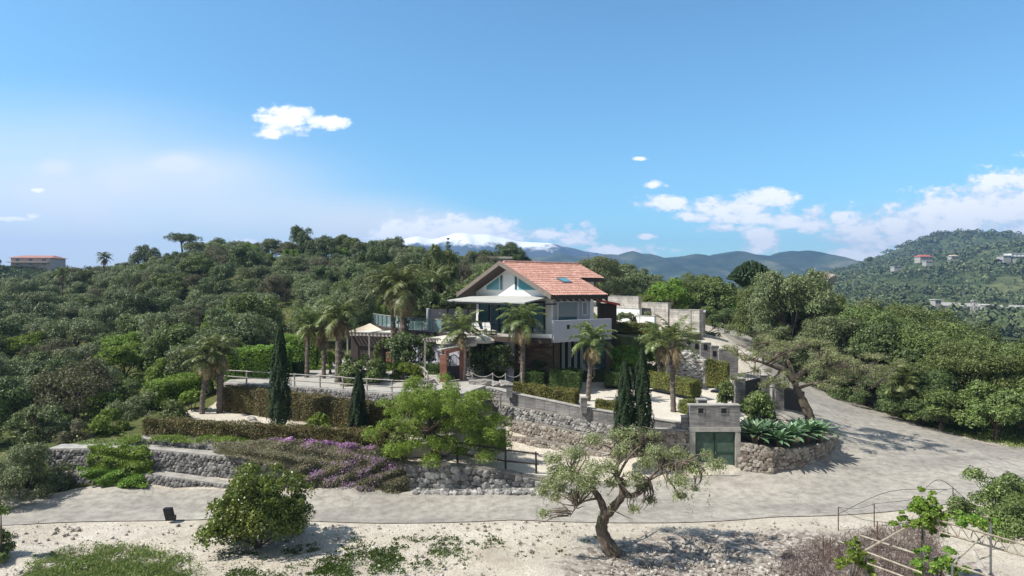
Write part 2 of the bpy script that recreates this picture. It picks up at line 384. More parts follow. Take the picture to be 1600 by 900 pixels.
# pale sand
def sandmat(name, c, c2, c3, sc=1.0, bs=.6):
    m, t, b = mat(name, .95, .15)
    a = noisen(t, .5*sc, 6, .62); g = noisen(t, 11*sc, 5, .7); q = noisen(t, 3.3*sc, 4, .6)
    c_ = ramp(t, a, [(.35, c2), (.62, c)])
    c_ = mixc(t, ramp(t, g, [(.52, (0, 0, 0)), (.72, (1, 1, 1))]), c_, c3)
    t.links.new(mixc(t, .6, c_, ramp(t, q, [(.3, (.8, .79, .77)), (.6, (1.05, 1.05, 1.04))]), 'MULTIPLY'), b.inputs['Base Color'])
    bump(t, b, g, bs, .04)
    return m
M['sand'] = sandmat('pale_sand', (.56, .515, .43), (.46, .42, .345), (.62, .58, .5))
M['court'] = sandmat('court_gravel', (.6, .56, .48), (.52, .48, .41), (.5, .46, .4), 1.5, .3)
# concrete road with stains and cross joints
m, t, b = mat('concrete_road', .9, .25)
a = noisen(t, .22, 6, .6, stretch=(.5, 1.6, 1)); g = noisen(t, 2.2, 6, .65); q = noisen(t, 25, 3, .6)
wv = t.nodes.new('ShaderNodeTexWave'); wv.inputs['Scale'].default_value = .17; wv.inputs['Distortion'].default_value = 9; wv.inputs['Detail'].default_value = 4; wv.inputs['Detail Scale'].default_value = 1.2
tcn = t.nodes.new('ShaderNodeTexCoord'); t.links.new(tcn.outputs['Object'], wv.inputs['Vector'])
c = ramp(t, a, [(.36, (.27, .25, .225)), (.5, (.34, .317, .28)), (.62, (.385, .36, .315))])
c = mixc(t, .9, c, ramp(t, g, [(.32, (.66, .65, .64)), (.6, (1.1, 1.1, 1.08))]), 'MULTIPLY')
c = mixc(t, .5, c, ramp(t, q, [(.35, (.7, .7, .7)), (.6, (1.12, 1.12, 1.1))]), 'MULTIPLY')
c = mixc(t, ramp(t, wv.outputs['Fac'], [(.0, (.12, .12, .12)), (.05, (0, 0, 0))]), c, (.22, .21, .195))
vc = t.nodes.new('ShaderNodeTexVoronoi'); vc.feature = 'DISTANCE_TO_EDGE'; vc.inputs['Scale'].default_value = .33
tw = t.nodes.new('ShaderNodeVectorMath'); tw.operation = 'MULTIPLY_ADD'; t.links.new(tcn.outputs['Object'], tw.inputs[2]); nw = tnode(t, 'ShaderNodeTexNoise', Scale=1.1, Detail=5); t.links.new(tcn.outputs['Object'], nw.inputs['Vector']); t.links.new(nw.outputs['Color'], tw.inputs[0]); tw.inputs[1].default_value = (1.6, 1.6, 0); t.links.new(tw.outputs[0], vc.inputs['Vector'])
crk = mathn(t, 'MULTIPLY', ramp(t, vc.outputs['Distance'], [(0, (1, 1, 1)), (.012, (0, 0, 0))]), ramp(t, noisen(t, .25, 3), [(.45, (0, 0, 0)), (.55, (.7, .7, .7))]))
c = mixc(t, crk, c, (.12, .11, .1))
wet = ramp(t, noisen(t, .16, 5, .55, stretch=(.6, 1.5, 1)), [(.62, (0, 0, 0)), (.66, (.55, .55, .55))]); c = mixc(t, wet, c, (.2, .19, .175))
t.links.new(c, b.inputs['Base Color']); bump(t, b, q, .35, .02)
M['road'] = m
# ------------------------------------------------------------------ terrain
_pts = [(-60, 0, 0), (60, 0, -.5), (0, 0, 0), (-35, 18, 0), (0, 18, 0), (35, 18, 0), (-35, 27, 0), (-22, 27, 0), (-22, 31, 0), (-12, 28, 0), (0, 28, 0), (12, 28, 0), (22, 29, 0), (34, 30, -.1),
 (-15, 22, .1), (10, 22, .1),
 (-23, 31.8, 0), (-17, 31.8, 0), (-11, 31.8, 0), (-6, 31.8, 0), (-23, 32.5, .05), (-17, 32.3, .05), (-13.5, 32.2, .05), (-11, 32.8, .3), (-20, 33.0, .5), (-24.5, 34.2, 1.5), (-17, 34.6, 1.6), (-11, 34.5, 1.5), (-6.3, 34.2, 1.3),
 (-2, 31.8, 0), (1, 32, 0), (-5, 33.4, .7), (0, 33.4, .4), (2.5, 33.5, .35), (3, 32, 0), (6, 33, 0), (8, 34.2, 0), (10, 34.6, 0), (12, 34.8, 0), (14, 34.2, 0),
 (-3, 38.5, .8), (-.6, 38.8, .65), (1.2, 37.9, .55), (2.6, 37.2, .5), (4.0, 36.5, .4), (5.9, 35.6, .25), (0, 36, .6), (3, 35, .4), (-1.2, 41.4, 2.4), (.8, 40.4, 2.4), (2.9, 39.6, 2.3), (6.2, 37.9, 2.2), (8, 37, 2.1), (10.5, 37, 2.3), (12.5, 37.5, 2.2),
 (17, 35.2, 0), (19.5, 37.6, .1), (15, 38.5, 1.5), (18.5, 39.6, 1.3), (15.5, 40.5, 2.5), (18, 42.2, 2.2), (20.3, 40.8, 1.2), (22, 43, 1.0), (22, 37, .1), (25, 42, .5), (25, 35, 0), (30, 40, 0), (33, 36, 0),
 (32, 53, .2), (28, 50, .8), (29, 58, 1.4), (24, 52, 1.9), (20, 48, 2.5), (27, 66, 3.2), (26, 75, 4.8), (24, 80, 5.1), (33, 75, 4), (33, 62, 1.2),
 (0, 42, 2.7), (8, 42, 2.7), (13, 42, 2.7), (0, 48, 2.7), (10, 48, 2.7), (-6, 42, 3.2), (-14, 45, 3.4), (-5, 50, 3.4), (-12, 55, 3.4), (2, 56, 4.5), (15, 48, 3.0),
 (-11, 40, 2.8), (-15.5, 41, 2.0), (-17, 38, 2.0), (-19, 44, 2.9),
 (5, 62, 6.2), (-12, 65, 5.9), (12, 58, 6.3), (18, 60, 6.3), (20, 72, 6.6), (20, 54, 5.0),
 (-30, 36, .5), (-35, 45, .8), (-27, 40, 1.4), (-27, 50, 1.9), (-40, 50, 1.6), (-33, 55, 2.2), (-25, 43, 2.0), (-24, 60, 4.0), (-19, 75, 6.2), (-8, 80, 8.2), (-15, 100, 12), (0, 90, 9.5), (-60, 75, 4.8), (-51, 85, 6.2), (-38, 90, 8.8), (-22, 90, 9.2),
 (-45, 65, 3.6), (-60, 55, 1), (-80, 80, 3.5), (-88, 110, 6.0), (-100, 130, 7.5), (-78, 130, 11.6), (-64, 130, 15.0), (-42, 130, 16.6), (-26, 130, 15), (-14, 140, 14), (-60, 185, 10), (-150, 195, 16.0), (-165, 210, 16), (-125, 200, 13.5), (-120, 150, 8.5), (-200, 120, 3), (-40, 260, 0), (-200, 320, -6), (-110, 60, -3),
 (40, 45, -.6), (35, 48, -.4), (45, 60, -1.4), (37, 65, -.4), (60, 60, -4), (60, 45, -2), (50, 90, -5), (80, 90, -9), (38, 90, 2), (45, 130, -4), (100, 150, -12),
 (20, 95, 7.8), (15, 110, 9), (30, 105, 6.5), (-5, 105, 11.5), (28, 150, 12.0), (42, 150, 7), (8, 150, 13), (60, 170, -5), (0, 200, 6),
 (60, 250, -8), (120, 300, -6), (0, 330, -10), (200, 250, -12), (-200, 500, -20), (0, 700, -30), (500, 700, -30), (900, 300, -30), (-900, 300, -30), (-900, 900, -40), (900, 900, -40), (0, -200, -4), (300, -200, -10), (-300, -200, -10)]
class RBF:
    def __init__(s, pts, far=None):
        A = np.array(pts, dtype=np.float64); s.p = A[:, :2]; z = A[:, 2]
        d = np.hypot(s.p[:, None, 0]-s.p[None, :, 0], s.p[:, None, 1]-s.p[None, :, 1])
        n = len(A); K = np.zeros((n+1, n+1)); K[:n, :n] = d; K[:n, n] = 1; K[n, :n] = 1
        K[np.arange(n), np.arange(n)] += .02
        s.w = np.linalg.solve(K, np.append(z, 0))
    def __call__(s, x, y):
        x = np.atleast_1d(np.asarray(x, dtype=np.float64)); y = np.atleast_1d(np.asarray(y, dtype=np.float64))
        d = np.hypot(x.ravel()[:, None]-s.p[None, :, 0], y.ravel()[:, None]-s.p[None, :, 1])
        return (d@s.w[:-1]+s.w[-1]).reshape(x.shape)
_T = RBF(_pts)
def hills(x, y):
    x = np.atleast_1d(np.asarray(x, float)); y = np.atleast_1d(np.asarray(y, float))
    z = _T(x, y)
    far = np.clip((np.hypot(x, y)-700)/600, 0, 1)
    z = z*(1-far)-40*far
    d = np.clip((np.hypot(x, y)-45)/60, 0, 1)
    z = z+d*(.6*np.sin(x*.21+1.3*np.sin(y*.11))+.5*np.sin(y*.17+x*.05))
    return z
def hz(x, y): return float(hills(x, y)[0])

def axis(segs):
    out = [segs[0][0]]
    for a, b, st in segs:
        n = max(1, int(round((b-a)/st))); out += [a+(b-a)*(i+1)/n for i in range(n)]
    return np.array(out)
xs = axis([(-4500, -1000, 500), (-1000, -220, 60), (-220, -60, 4), (-60, -40, 1.5), (-40, 42, .5), (42, 70, 1.5), (70, 220, 6), (220, 1000, 60), (1000, 4500, 500)])
ysx = axis([(-600, -40, 80), (-40, 18, 3), (18, 62, .5), (62, 100, 1.5), (100, 240, 4), (240, 700, 30), (700, 4500, 400)])
X, Y = np.meshgrid(xs, ysx)
Z = np.concatenate([hills(X[i:i+20], Y[i:i+20]) for i in range(0, len(ysx), 20)])
rng = np.random.default_rng(3)
near = np.clip(1-np.abs(Y-25)/60, 0, 1)
def wob(x, y, s, k): return np.sin(x*s+k)*np.sin(y*s*1.3+2*k)+.6*np.sin(x*s*2.3+y*s*1.1+k*3)*np.sin(y*s*2.9-x*s)
bumpz = .05*wob(X, Y, 1.1, .4)+.02*wob(X, Y, 3.1, 2.2)+.012*rng.standard_normal(X.shape)
roadband = np.clip((np.abs(Y-30.2)-2.2)/1.5, 0, 1)
bumpz *= np.where(X > 20, .3, 1)*roadband*near*np.where((X > 3) & (Y > 28), .12, 1)
front = np.clip((26.5-Y)/2, 0, 1)*np.clip((Y-10)/5, 0, 1)
Z = Z+bumpz+front*.10*wob(X, Y, .6, 1.0)
# grass mask
G = np.clip((Y-44)/4, 0, 1)
G = np.where((X > 9) & (Y > 38) & (Y < 85) & (X < 33+np.clip((Y-50), -20, 0)*-.15), 0.0, G)
G = np.where(X < -19.5, np.clip((Y-31.2)/1.0, 0, 1), G)
right_edge = np.where(Y < 52, 28+(52-Y)*.55, 33)
G = np.where((X > right_edge) & (Y > 37), 1.0, G)
G = np.where((X > -14.5) & (X < -9) & (Y < 27) & (Y > 10), 0, G)
patch_ = np.clip(1-((X+14.6)/4.2)**2-((Y-21.5)/3.2)**2, 0, 1)*1.4
G = np.clip(np.maximum(G, patch_), 0, 1)
me = mesh('ground', np.stack([X, Y, Z], -1).reshape(-1, 3), [np.stack([(np.arange(len(ysx)-1)[:, None]*len(xs)+np.arange(len(xs)-1)[None, :]+o).ravel() for o in (0, 1, len(xs)+1, len(xs))], -1)], smooth=True)
Rb = np.clip(1.25-((X-9.5)/8.5)**2-((Y-23.2)/4.2)**2, 0, 1)+.35*np.clip(1-((X+14)/6)**2-((Y-23)/2)**2, 0, 1)
at = me.attributes.new('rubbly', 'FLOAT', 'POINT'); at.data.foreach_set('value', Rb.astype(np.float32).ravel())
at = me.attributes.new('grassy', 'FLOAT', 'POINT'); at.data.foreach_set('value', G.astype(np.float32).ravel())
m, t, b = mat('ground_soil', .95, .15)
an = t.nodes.new('ShaderNodeAttribute'); an.attribute_name = 'grassy'
n1 = noisen(t, .35, 6, .65); n2 = noisen(t, 2.6, 6, .7); n3 = noisen(t, 14, 4, .7); n4 = noisen(t, .09, 4, .6)
sand = ramp(t, n1, [(.3, (.44, .385, .31)), (.5, (.55, .5, .41)), (.7, (.62, .575, .49))])
sand = mixc(t, ramp(t, n3, [(.5, (0, 0, 0)), (.64, (1, 1, 1))]), sand, (.34, .3, .25))
sand = mixc(t, .7, sand, ramp(t, n2, [(.3, (.7, .69, .67)), (.58, (1.08, 1.08, 1.08))]), 'MULTIPLY')
an2 = t.nodes.new('ShaderNodeAttribute'); an2.attribute_name = 'rubbly'
vz = t.nodes.new('ShaderNodeTexVoronoi'); vz.inputs['Scale'].default_value = 7; tz = t.nodes.new('ShaderNodeTexCoord'); t.links.new(tz.outputs['Object'], vz.inputs['Vector'])
rub = ramp(t, vz.outputs['Color'], [(.2, (.14, .11, .09)), (.5, (.27, .23, .195)), (.8, (.48, .44, .39))])
rf = mathn(t, 'ADD', an2.outputs['Fac'], mathn(t, 'MULTIPLY', mathn(t, 'SUBTRACT', n2, .5), 1.6))
sand = mixc(t, ramp(t, rf, [(.2, (0, 0, 0)), (.6, (.9, .9, .9))]), sand, rub)
sand = mixc(t, ramp(t, n1, [(.28, (.6, .6, .6)), (.42, (0, 0, 0))]), sand, (.4, .34, .27))
grass = ramp(t, n4, [(.3, (.05, .065, .025)), (.48, (.09, .105, .035)), (.62, (.16, .155, .065)), (.75, (.25, .22, .12))])
grass = mixc(t, .8, grass, ramp(t, n2, [(.3, (.5, .5, .45)), (.65, (1.2, 1.2, 1.1))]), 'MULTIPLY')
fac = mathn(t, 'ADD', an.outputs['Fac'], mathn(t, 'MULTIPLY', mathn(t, 'SUBTRACT', n2, .5), .9))
t.links.new(mixc(t, ramp(t, fac, [(.42, (0, 0, 0)), (.6, (1, 1, 1))]), sand, grass), b.inputs['Base Color'])
bump(t, b, mathn(t, 'ADD', n3, n2), .9, .07)
me.materials.append(m)
tag(link('ground', me), kind='structure', label='pale stony ground and grassy hillside')

def sheet(name, outline, mat_, dz=.06, zf=None, step=.75, smooth=True):
    "a polygon laid over the terrain (or at heights zf), cut on a grid so that it follows the ground"
    bm = bmesh.new(); vs = [bm.verts.new((x, y, 0)) for x, y in outline]; f = bm.faces.new(vs)
    if f.normal.z < 0: f.normal_flip()
    xs_ = [p[0] for p in outline]; ys_ = [p[1] for p in outline]
    for lo, hi, ax in ((min(xs_), max(xs_), 0), (min(ys_), max(ys_), 1)):
        k = math.ceil(lo/step)*step
        while k < hi:
            co = (k, 0, 0) if ax == 0 else (0, k, 0); no = (1, 0, 0) if ax == 0 else (0, 1, 0)
            bmesh.ops.bisect_plane(bm, geom=bm.verts[:]+bm.edges[:]+bm.faces[:], plane_co=co, plane_no=no); k += step
    P_ = np.array([v.co[:2] for v in bm.verts]); zz = hills(P_[:, 0], P_[:, 1]) if zf is None else zf(P_[:, 0], P_[:, 1])
    for v, z in zip(bm.verts, zz): v.co.z = z+dz
    bmesh.ops.recalc_face_normals(bm, faces=bm.faces)
    if bm.faces[0:1] and sum(f.normal.z for f in bm.faces) < 0: bmesh.ops.reverse_faces(bm, faces=bm.faces)
    for f in bm.faces: f.smooth = smooth
    me = bpy.data.meshes.new(name); bm.to_mesh(me); bm.free(); me.materials.append(mat_)
    return tag(link(name, me), kind='structure')
def smoothline(pts, n=6):
    out = []
    for i in range(len(pts)-1):
        p0 = pts[max(i-1, 0)]; p1 = pts[i]; p2 = pts[i+1]; p3 = pts[min(i+2, len(pts)-1)]
        for k in range(n):
            t_ = k/n
            out.append(tuple(.5*((2*b_)+(-a_+c_)*t_+(2*a_-5*b_+4*c_-d_)*t_*t_+(-a_+3*b_-3*c_+d_)*t_**3) for a_, b_, c_, d_ in zip(p0, p1, p2, p3)))
    out.append(tuple(pts[-1])); return out
low = smoothline([(-60, 16), (-34, 21), (-27, 25.4), (-22.0, 27.4), (-18, 28.3), (-12, 28.4), (-6, 28.2), (0, 28.1), (7, 28.2), (14, 29.0), (19.5, 30.1), (24, 31.6), (30, 34.2), (44, 41)])
up = smoothline([(44, 46.5), (33, 41.2), (30, 45.5), (28.5, 52), (30.5, 58), (31, 66), (30, 76), (29, 84)])
up2 = smoothline([(23, 84), (22.8, 76), (22.5, 68), (22.3, 60), (20.5, 52), (17.4, 45.5), (15.2, 41.6), (15.4, 39.9), (18.2, 40.4), (19.2, 39.6), (18.2, 37.4), (16, 35.8), (13, 35.1), (8, 34.0), (3.5, 32.9), (0, 32.2), (-6, 31.8), (-13, 31.9), (-20, 32.2), (-22.6, 31.8), (-25, 30.2), (-30, 26.8), (-36, 24.2), (-60, 19.5)])
sheet('road', low+up+up2, M['road'], .035)
def slab(name, pts, z1, z0, mat_):
    mb = MB(); mb.prism(pts, z0, z1); o = mb.build(name, mat_); return tag(o, kind='structure')

# ------------------------------------------------------------------ far hills and mountains
def hillmesh(name, pts, x0, x1, y0, y1, nx, ny, mat_, rough=0., seed=1.0, label=None):
    f = RBF([(P(u, v, Yd).x, Yd, P(u, v, Yd).z) for u, v, Yd in pts])
    gx, gy = np.meshgrid(np.linspace(x0, x1, nx), np.linspace(y0, y1, ny))
    z = f(gx, gy)
    s = 2*math.pi/220
    for k in range(5):
        s2 = s*1.9**k; z = z+rough*.5**k*(np.sin(gx*s2+seed*k+1.7*np.sin(gy*s2*.7))*np.sin(gy*s2+seed+1.3*np.sin(gx*s2*.8)))
    me = mesh(name, np.stack([gx, gy, z], -1).reshape(-1, 3), [np.stack([(np.arange(ny-1)[:, None]*nx+np.arange(nx-1)[None, :]+o).ravel() for o in (0, 1, nx+1, nx)], -1)], mat_, True)
    tag(link(name, me), label, None, None, 'structure'); return f, (gx, gy, z)
m, t, b = mat('far_hillside', .95, .1)
n1 = noisen(t, .012, 6, .65); n2 = noisen(t, .09, 5, .7); n3 = noisen(t, .03, 3, .6, stretch=(.4, 1, 5))
c = ramp(t, n1, [(.3, (.04, .06, .025)), (.5, (.075, .1, .04)), (.66, (.16, .17, .08)), (.78, (.3, .27, .19))])
t.links.new(mixc(t, .8, c, ramp(t, n2, [(.35, (.45, .5, .4)), (.65, (1.25, 1.2, 1.1))]), 'MULTIPLY'), b.inputs['Base Color'])
M['farhill'] = m
rp = [(1000, 530, 240), (1100, 530, 240), (1350, 530, 240), (1600, 530, 240), (2100, 540, 240), (1350, 500, 275), (1600, 503, 275),  (1250, 470, 420), (1400, 472, 400), (1600, 474, 400), (2000, 470, 400),
      (1200, 455, 650), (1300, 445, 620), (1400, 430, 600), (1500, 420, 600), (1600, 405, 600), (1800, 385, 600),
      (1350, 432, 760), (1420, 412, 760), (1480, 403, 760), (1540, 394, 760), (1600, 383, 760), (1750, 365, 760), (2000, 360, 760),
      (1400, 412, 900), (1500, 402, 900), (1600, 395, 900), (1800, 380, 900),
      (1260, 440, 1100), (1320, 424, 1100), (1360, 408, 1100), (1400, 392, 1100), (1440, 378, 1100), (1466, 367, 1100), (1500, 366, 1100), (1530, 367, 1100), (1560, 371, 1100), (1600, 366, 1100), (1700, 360, 1100), (1900, 365, 1100),
      (1250, 470, 1500), (1450, 440, 1500), (1700, 430, 1500), (2200, 430, 1500), (900, 470, 900), (1000, 475, 1200), (800, 500, 400), (1000, 500, 400), (600, 480, 1500)]
FH, FHG = hillmesh('hillside', rp, 60, 1600, 240, 1500, 260, 220, M['farhill'], 2.6, 1.3, 'green hillside across the valley')
m, t, b = mat('mountain_slope', .95, .05)
n1 = noisen(t, .006, 8, .7)
t.links.new(ramp(t, n1, [(.35, (.015, .03, .018)), (.52, (.05, .07, .035)), (.68, (.15, .15, .1))]), b.inputs['Base Color']); M['mount'] = m
m, t, b = mat('snowy_slope', .9, .1)
geo = t.nodes.new('ShaderNodeTexCoord'); sp = t.nodes.new('ShaderNodeSeparateXYZ'); t.links.new(geo.outputs['Object'], sp.inputs[0])
n1 = noisen(t, .008, 9, .75, stretch=(1, .6, 1))
f = mathn(t, 'ADD', sp.outputs[2], mathn(t, 'MULTIPLY', mathn(t, 'SUBTRACT', n1, .5), 190))
mr = t.nodes.new('ShaderNodeMapRange'); mr.inputs[1].default_value = 176; mr.inputs[2].default_value = 206; t.links.new(f, mr.inputs[0])
t.links.new(mixc(t, mr.outputs[0], (.05, .065, .06), (.85, .88, .92)), b.inputs['Base Color']); M['snow'] = m
def ridge(name, sil, Yr, depth, mat_, rough, seed, nx=360, ny=26, label=None):
    "a mountain range: crest line from bearings, flanks falling to both sides with gullies"
    us = np.array([s[0] for s in sil], float); vs = np.array([s[1] for s in sil], float)
    uu = np.linspace(us[0], us[-1], nx); vv = np.interp(uu, us, vs)
    jag = sum(.5**k*np.sin(uu*.045*2**k+seed*(k+1)*2.1) for k in range(5))
    crest = H+(450-vv+jag*rough)/1000*Yr
    tt = np.linspace(-1, 1, ny)
    Xg = ((uu-800)/1000*Yr)[None, :]+np.zeros((ny, 1)); Yg = Yr+tt[:, None]*depth+np.zeros((1, nx))
    base = -45
    prof = (1-np.abs(tt))**.9
    g = sum(.5**k*np.sin(uu[None, :]*.05*1.9**k+seed+4*tt[:, None]*(k+1)*.5) for k in range(5))
    Zg = base+(crest[None, :]-base)*prof[:, None]*(1+.3*g*(1-prof[:, None]))
    me = mesh(name, np.stack([Xg, Yg, Zg], -1).reshape(-1, 3), [np.stack([(np.arange(ny-1)[:, None]*nx+np.arange(nx-1)[None, :]+o).ravel() for o in (0, 1, nx+1, nx)], -1)], mat_, True)
    return tag(link(name, me), label, None, None, 'structure')
ridge('mountains', [(-400, 440), (300, 420), (600, 404), (760, 400), (840, 399), (870, 395), (905, 395), (940, 399), (965, 396), (985, 390), (1005, 395), (1040, 397), (1070, 397), (1110, 398), (1140, 391), (1170, 390), (1200, 396), (1225, 393), (1260, 391), (1300, 397), (1335, 403), (1380, 418), (1450, 430), (1700, 440), (2100, 445)], 2100, 700, M['mount'], 2.6, 1.1, label='blue mountain range on the horizon')
ridge('snowy_mountain', [(-300, 445), (300, 420), (480, 403), (545, 388), (575, 379), (600, 375), (630, 371), (655, 366), (680, 368), (710, 362), (735, 365), (765, 364), (800, 371), (840, 376), (880, 383), (925, 392), (1000, 400), (1200, 415), (1700, 440)], 2900, 700, M['snow'], 1.0, 2.7, label='snow-capped volcano behind the blue range')
# the air: a closed box round camera and scene
mb = MB(); mb.box(-4200, 4200, -620, 3750, -50, 292)
mh = bpy.data.materials.new('haze_air'); mh.use_nodes = True; t = mh.node_tree
t.nodes.remove(t.nodes['Principled BSDF']); pv = t.nodes.new('ShaderNodeVolumePrincipled')
pv.inputs['Color'].default_value = (.33, .57, 1.0, 1); pv.inputs['Density'].default_value = .00026; pv.inputs['Anisotropy'].default_value = 0.2
t.links.new(pv.outputs[0], t.nodes['Material Output'].inputs['Volume'])
tag(mb.build('haze', mh), 'thin blue air over the whole valley', None, None, 'stuff')
# ------------------------------------------------------------------ plants: builders
def unit(rng, n):
    v = rng.standard_normal((n, 3)); return v/np.linalg.norm(v, axis=1, keepdims=True)
def leafcloud(P_, Nrm, ln, wd, rng, spread=.8, droop=0.):
    "one pointed four-cornered leaf at each point; returns V, F"
    n = len(P_)
    nr = Nrm+spread*unit(rng, n); nr /= np.linalg.norm(nr, axis=1, keepdims=True)
    a = np.cross(nr, unit(rng, n)); a[:, 2] -= droop; a -= nr*(a*nr).sum(1, keepdims=True); a /= np.linalg.norm(a, axis=1, keepdims=True)+1e-9
    b_ = np.cross(nr, a)
    l = (ln*(.65+.7*rng.random(n)))[:, None]; w = (wd*(.65+.7*rng.random(n)))[:, None]
    V = np.stack([P_-a*l*.5, P_+b_*w*.5-a*l*.05, P_+a*l*.5, P_-b_*w*.5-a*l*.05], 1).reshape(-1, 3)
    F = np.arange(4*n).reshape(n, 4)
    return V, F
def clumpleaves(cl, n, ln, wd, rng, spread=.8, shell=.35, up=.25, droop=0., flat=.85):
    "cl: rows (x,y,z,r) of leaf clumps"
    cl = np.asarray(cl, float); w = cl[:, 3]**2; w /= w.sum()
    k = rng.choice(len(cl), n, p=w); d = unit(rng, n); d[:, 2] = np.where(d[:, 2] < -.35, -d[:, 2], d[:, 2])+up*rng.random(n)
    d /= np.linalg.norm(d, axis=1, keepdims=True)
    r = cl[k, 3]*(1-shell*rng.random(n)**1.6)*(1+.14*np.sin(d[:, 0]*7+k)+.14*np.sin(d[:, 1]*8+2*k))
    P_ = cl[k, :3]+d*r[:, None]*np.array([1, 1, flat])
    return leafcloud(P_, d, ln, wd, rng, spread, droop)
def crownclumps(rng, n, R_, Hh, base, r0, r1, dome=.75, hollow=.45):
    "clump centres spread over a crown of radius R_, from height base to base+Hh"
    out = []
    for i in range(n):
        a = rng.random()*2*math.pi; t_ = rng.random(); rr = R_*(hollow+(1-hollow)*rng.random()**.6)
        ph = math.asin(min(1, t_))*dome
        out.append((math.cos(a)*rr*math.cos(ph), math.sin(a)*rr*math.cos(ph), base+Hh*(.15+.75*t_**.9), r0+(r1-r0)*rng.random()))
    out.append((0, 0, base+Hh*.62, R_*.62))
    return out
def limbs(mb, rng, trunk, targets, r_end=.02, k=6, r0=None):
    "trunk: list of (point, radius); branches run from the trunk top to the targets"
    mb.tube([p for p, r in trunk], [r for p, r in trunk], 9)
    top = Vector(trunk[-1][0]); rt = trunk[-1][1]
    for q in targets:
        q = Vector(q); mid = top.lerp(q, .5)+Vector((rng.normal()*.12, rng.normal()*.12, .12+rng.normal()*.1))*(q-top).length*.5
        pts = [top-(Vector(trunk[-1][0])-Vector(trunk[-2][0]))*.25]+[top.lerp(mid, .5)+Vector((0, 0, .04)), mid, mid.lerp(q, .55), q]
        rr = (r0 or rt*.62)*(.7+.4*rng.random())
        mb.tube(pts, [rr, rr*.85, rr*.6, rr*.4, r_end], k)
PROTO = {}
def proto(key, clumps, n, ln, wd, lmat, trunk_h, tr, seed, bark='bark', spread=.8, shell=.35, droop=0., up=.25, ntarget=7, lean=.15, extra=None, flat=.85):
    rng = np.random.default_rng(seed)
    V, F = clumpleaves(clumps, n, ln, wd, rng, spread, shell, up, droop, flat)
    if extra is not None: V2, F2 = extra(rng); F = np.concatenate([F, F2+len(V)]); V = np.concatenate([V, V2])
    crown = mesh(key+'_crown', V, [F], M[lmat])
    mb = MB()
    tp = [((0, 0, -.35), tr*1.25), ((lean*.3*trunk_h, .05, trunk_h*.35), tr), ((lean*.2*trunk_h, -.04*trunk_h, trunk_h*.7), tr*.88), ((lean*.5*trunk_h, 0, trunk_h), tr*.8)]
    cs = sorted(clumps, key=lambda c: -c[3])[:1]+[clumps[i] for i in rng.choice(len(clumps), min(ntarget, len(clumps)), replace=False)]
    limbs(mb, rng, tp, [(c[0]*.85, c[1]*.85, c[2]) for c in cs])
    tm = mesh(key+'_trunk', np.concatenate(mb.v), mb.f, M[bark], True)
    PROTO[key] = (crown, tm)
def rc(seed): return np.random.default_rng(seed)
for i in range(4):
    r = rc(10+i); proto('olive%d' % i, crownclumps(r, 24, 2.2, 3.5, .35, .55, 1.0), 15000, .17, .065, 'olive', 1.0, .2, 20+i, 'olive_bark', .8, .35, up=.4)
for i in range(3):
    r = rc(30+i); proto('dark%d' % i, crownclumps(r, 24, 2.3, 4.0, .3, .6, 1.05), 15000, .17, .08, 'dark', 1.2, .2, 40+i, up=.4)
for i in range(3):
    r = rc(50+i); proto('green%d' % i, crownclumps(r, 22, 2.2, 3.9, .35, .6, 1.0), 14000, .19, .09, 'green', 1.1, .18, 60+i, up=.4)
for i in range(2):
    r = rc(70+i); proto('bright%d' % i, crownclumps(r, 20, 2.1, 3.4, .3, .5, .9), 12000, .18, .1, 'bright', 1.0, .15, 80+i, up=.4)
for i in range(3):
    r = rc(90+i); proto('dry%d' % i, crownclumps(r, 20, 2.2, 3.5, .4, .5, .9), 8500, .17, .07, 'brownish', 1.4, .17, 100+i, spread=1., shell=.7, ntarget=12)
# larger, denser trees with small leaves for those nearer the camera
for i in range(3):
    r = rc(110+i); proto('big%d' % i, crownclumps(r, 52, 3.4, 6.4, .3, .65, 1.2, hollow=.6), 44000, .17, .07, 'green' if i else 'olive', 1.8, .3, 120+i, 'bark', .85, .4)
r = rc(131); proto('bigdark', crownclumps(r, 52, 3.4, 6.2, .3, .65, 1.2, hollow=.6), 42000, .17, .075, 'dark', 1.8, .3, 132, 'bark', .85, .4)
# flat-topped pine, slender ragged pine, bare tree
r = rc(140); proto('pine', [(math.cos(a)*rr, math.sin(a)*rr, 4.6+.5*r.random()-.08*rr*rr, .75+.3*r.random()) for a, rr in [(r.random()*6.3, 2.6*r.random()**.5) for _ in range(22)]], 11000, .17, .06, 'dark', 4.2, .17, 141, flat=.6)
r = rc(150); proto('conifer', [(r.normal()*.45*(1-h/8), r.normal()*.45*(1-h/8), h, 1.15*(1-h/9.5)) for h in np.linspace(1.2, 7.6, 13)], 7500, .19, .07, 'dark', 6.5, .16, 151, lean=.02, ntarget=3)
r = rc(160); proto('bare', [(r.normal()*1.0, r.normal()*1.0, 2.5+2.6*r.random(), .3) for _ in range(20)], 160, .12, .05, 'brownish', 2.2, .09, 161, ntarget=18)
r = rc(170); proto('shrub0', crownclumps(r, 9, 1.1, 1.3, .0, .35, .6), 4200, .14, .07, 'green', .4, .05, 171)
r = rc(172); proto('shrub1', crownclumps(r, 9, 1.1, 1.3, .0, .35, .6), 4200, .14, .06, 'olive', .4, .05, 173)
r = rc(174); proto('shrub2', crownclumps(r, 9, 1.1, 1.3, .0, .35, .6), 4200, .14, .08, 'bright', .4, .05, 175)
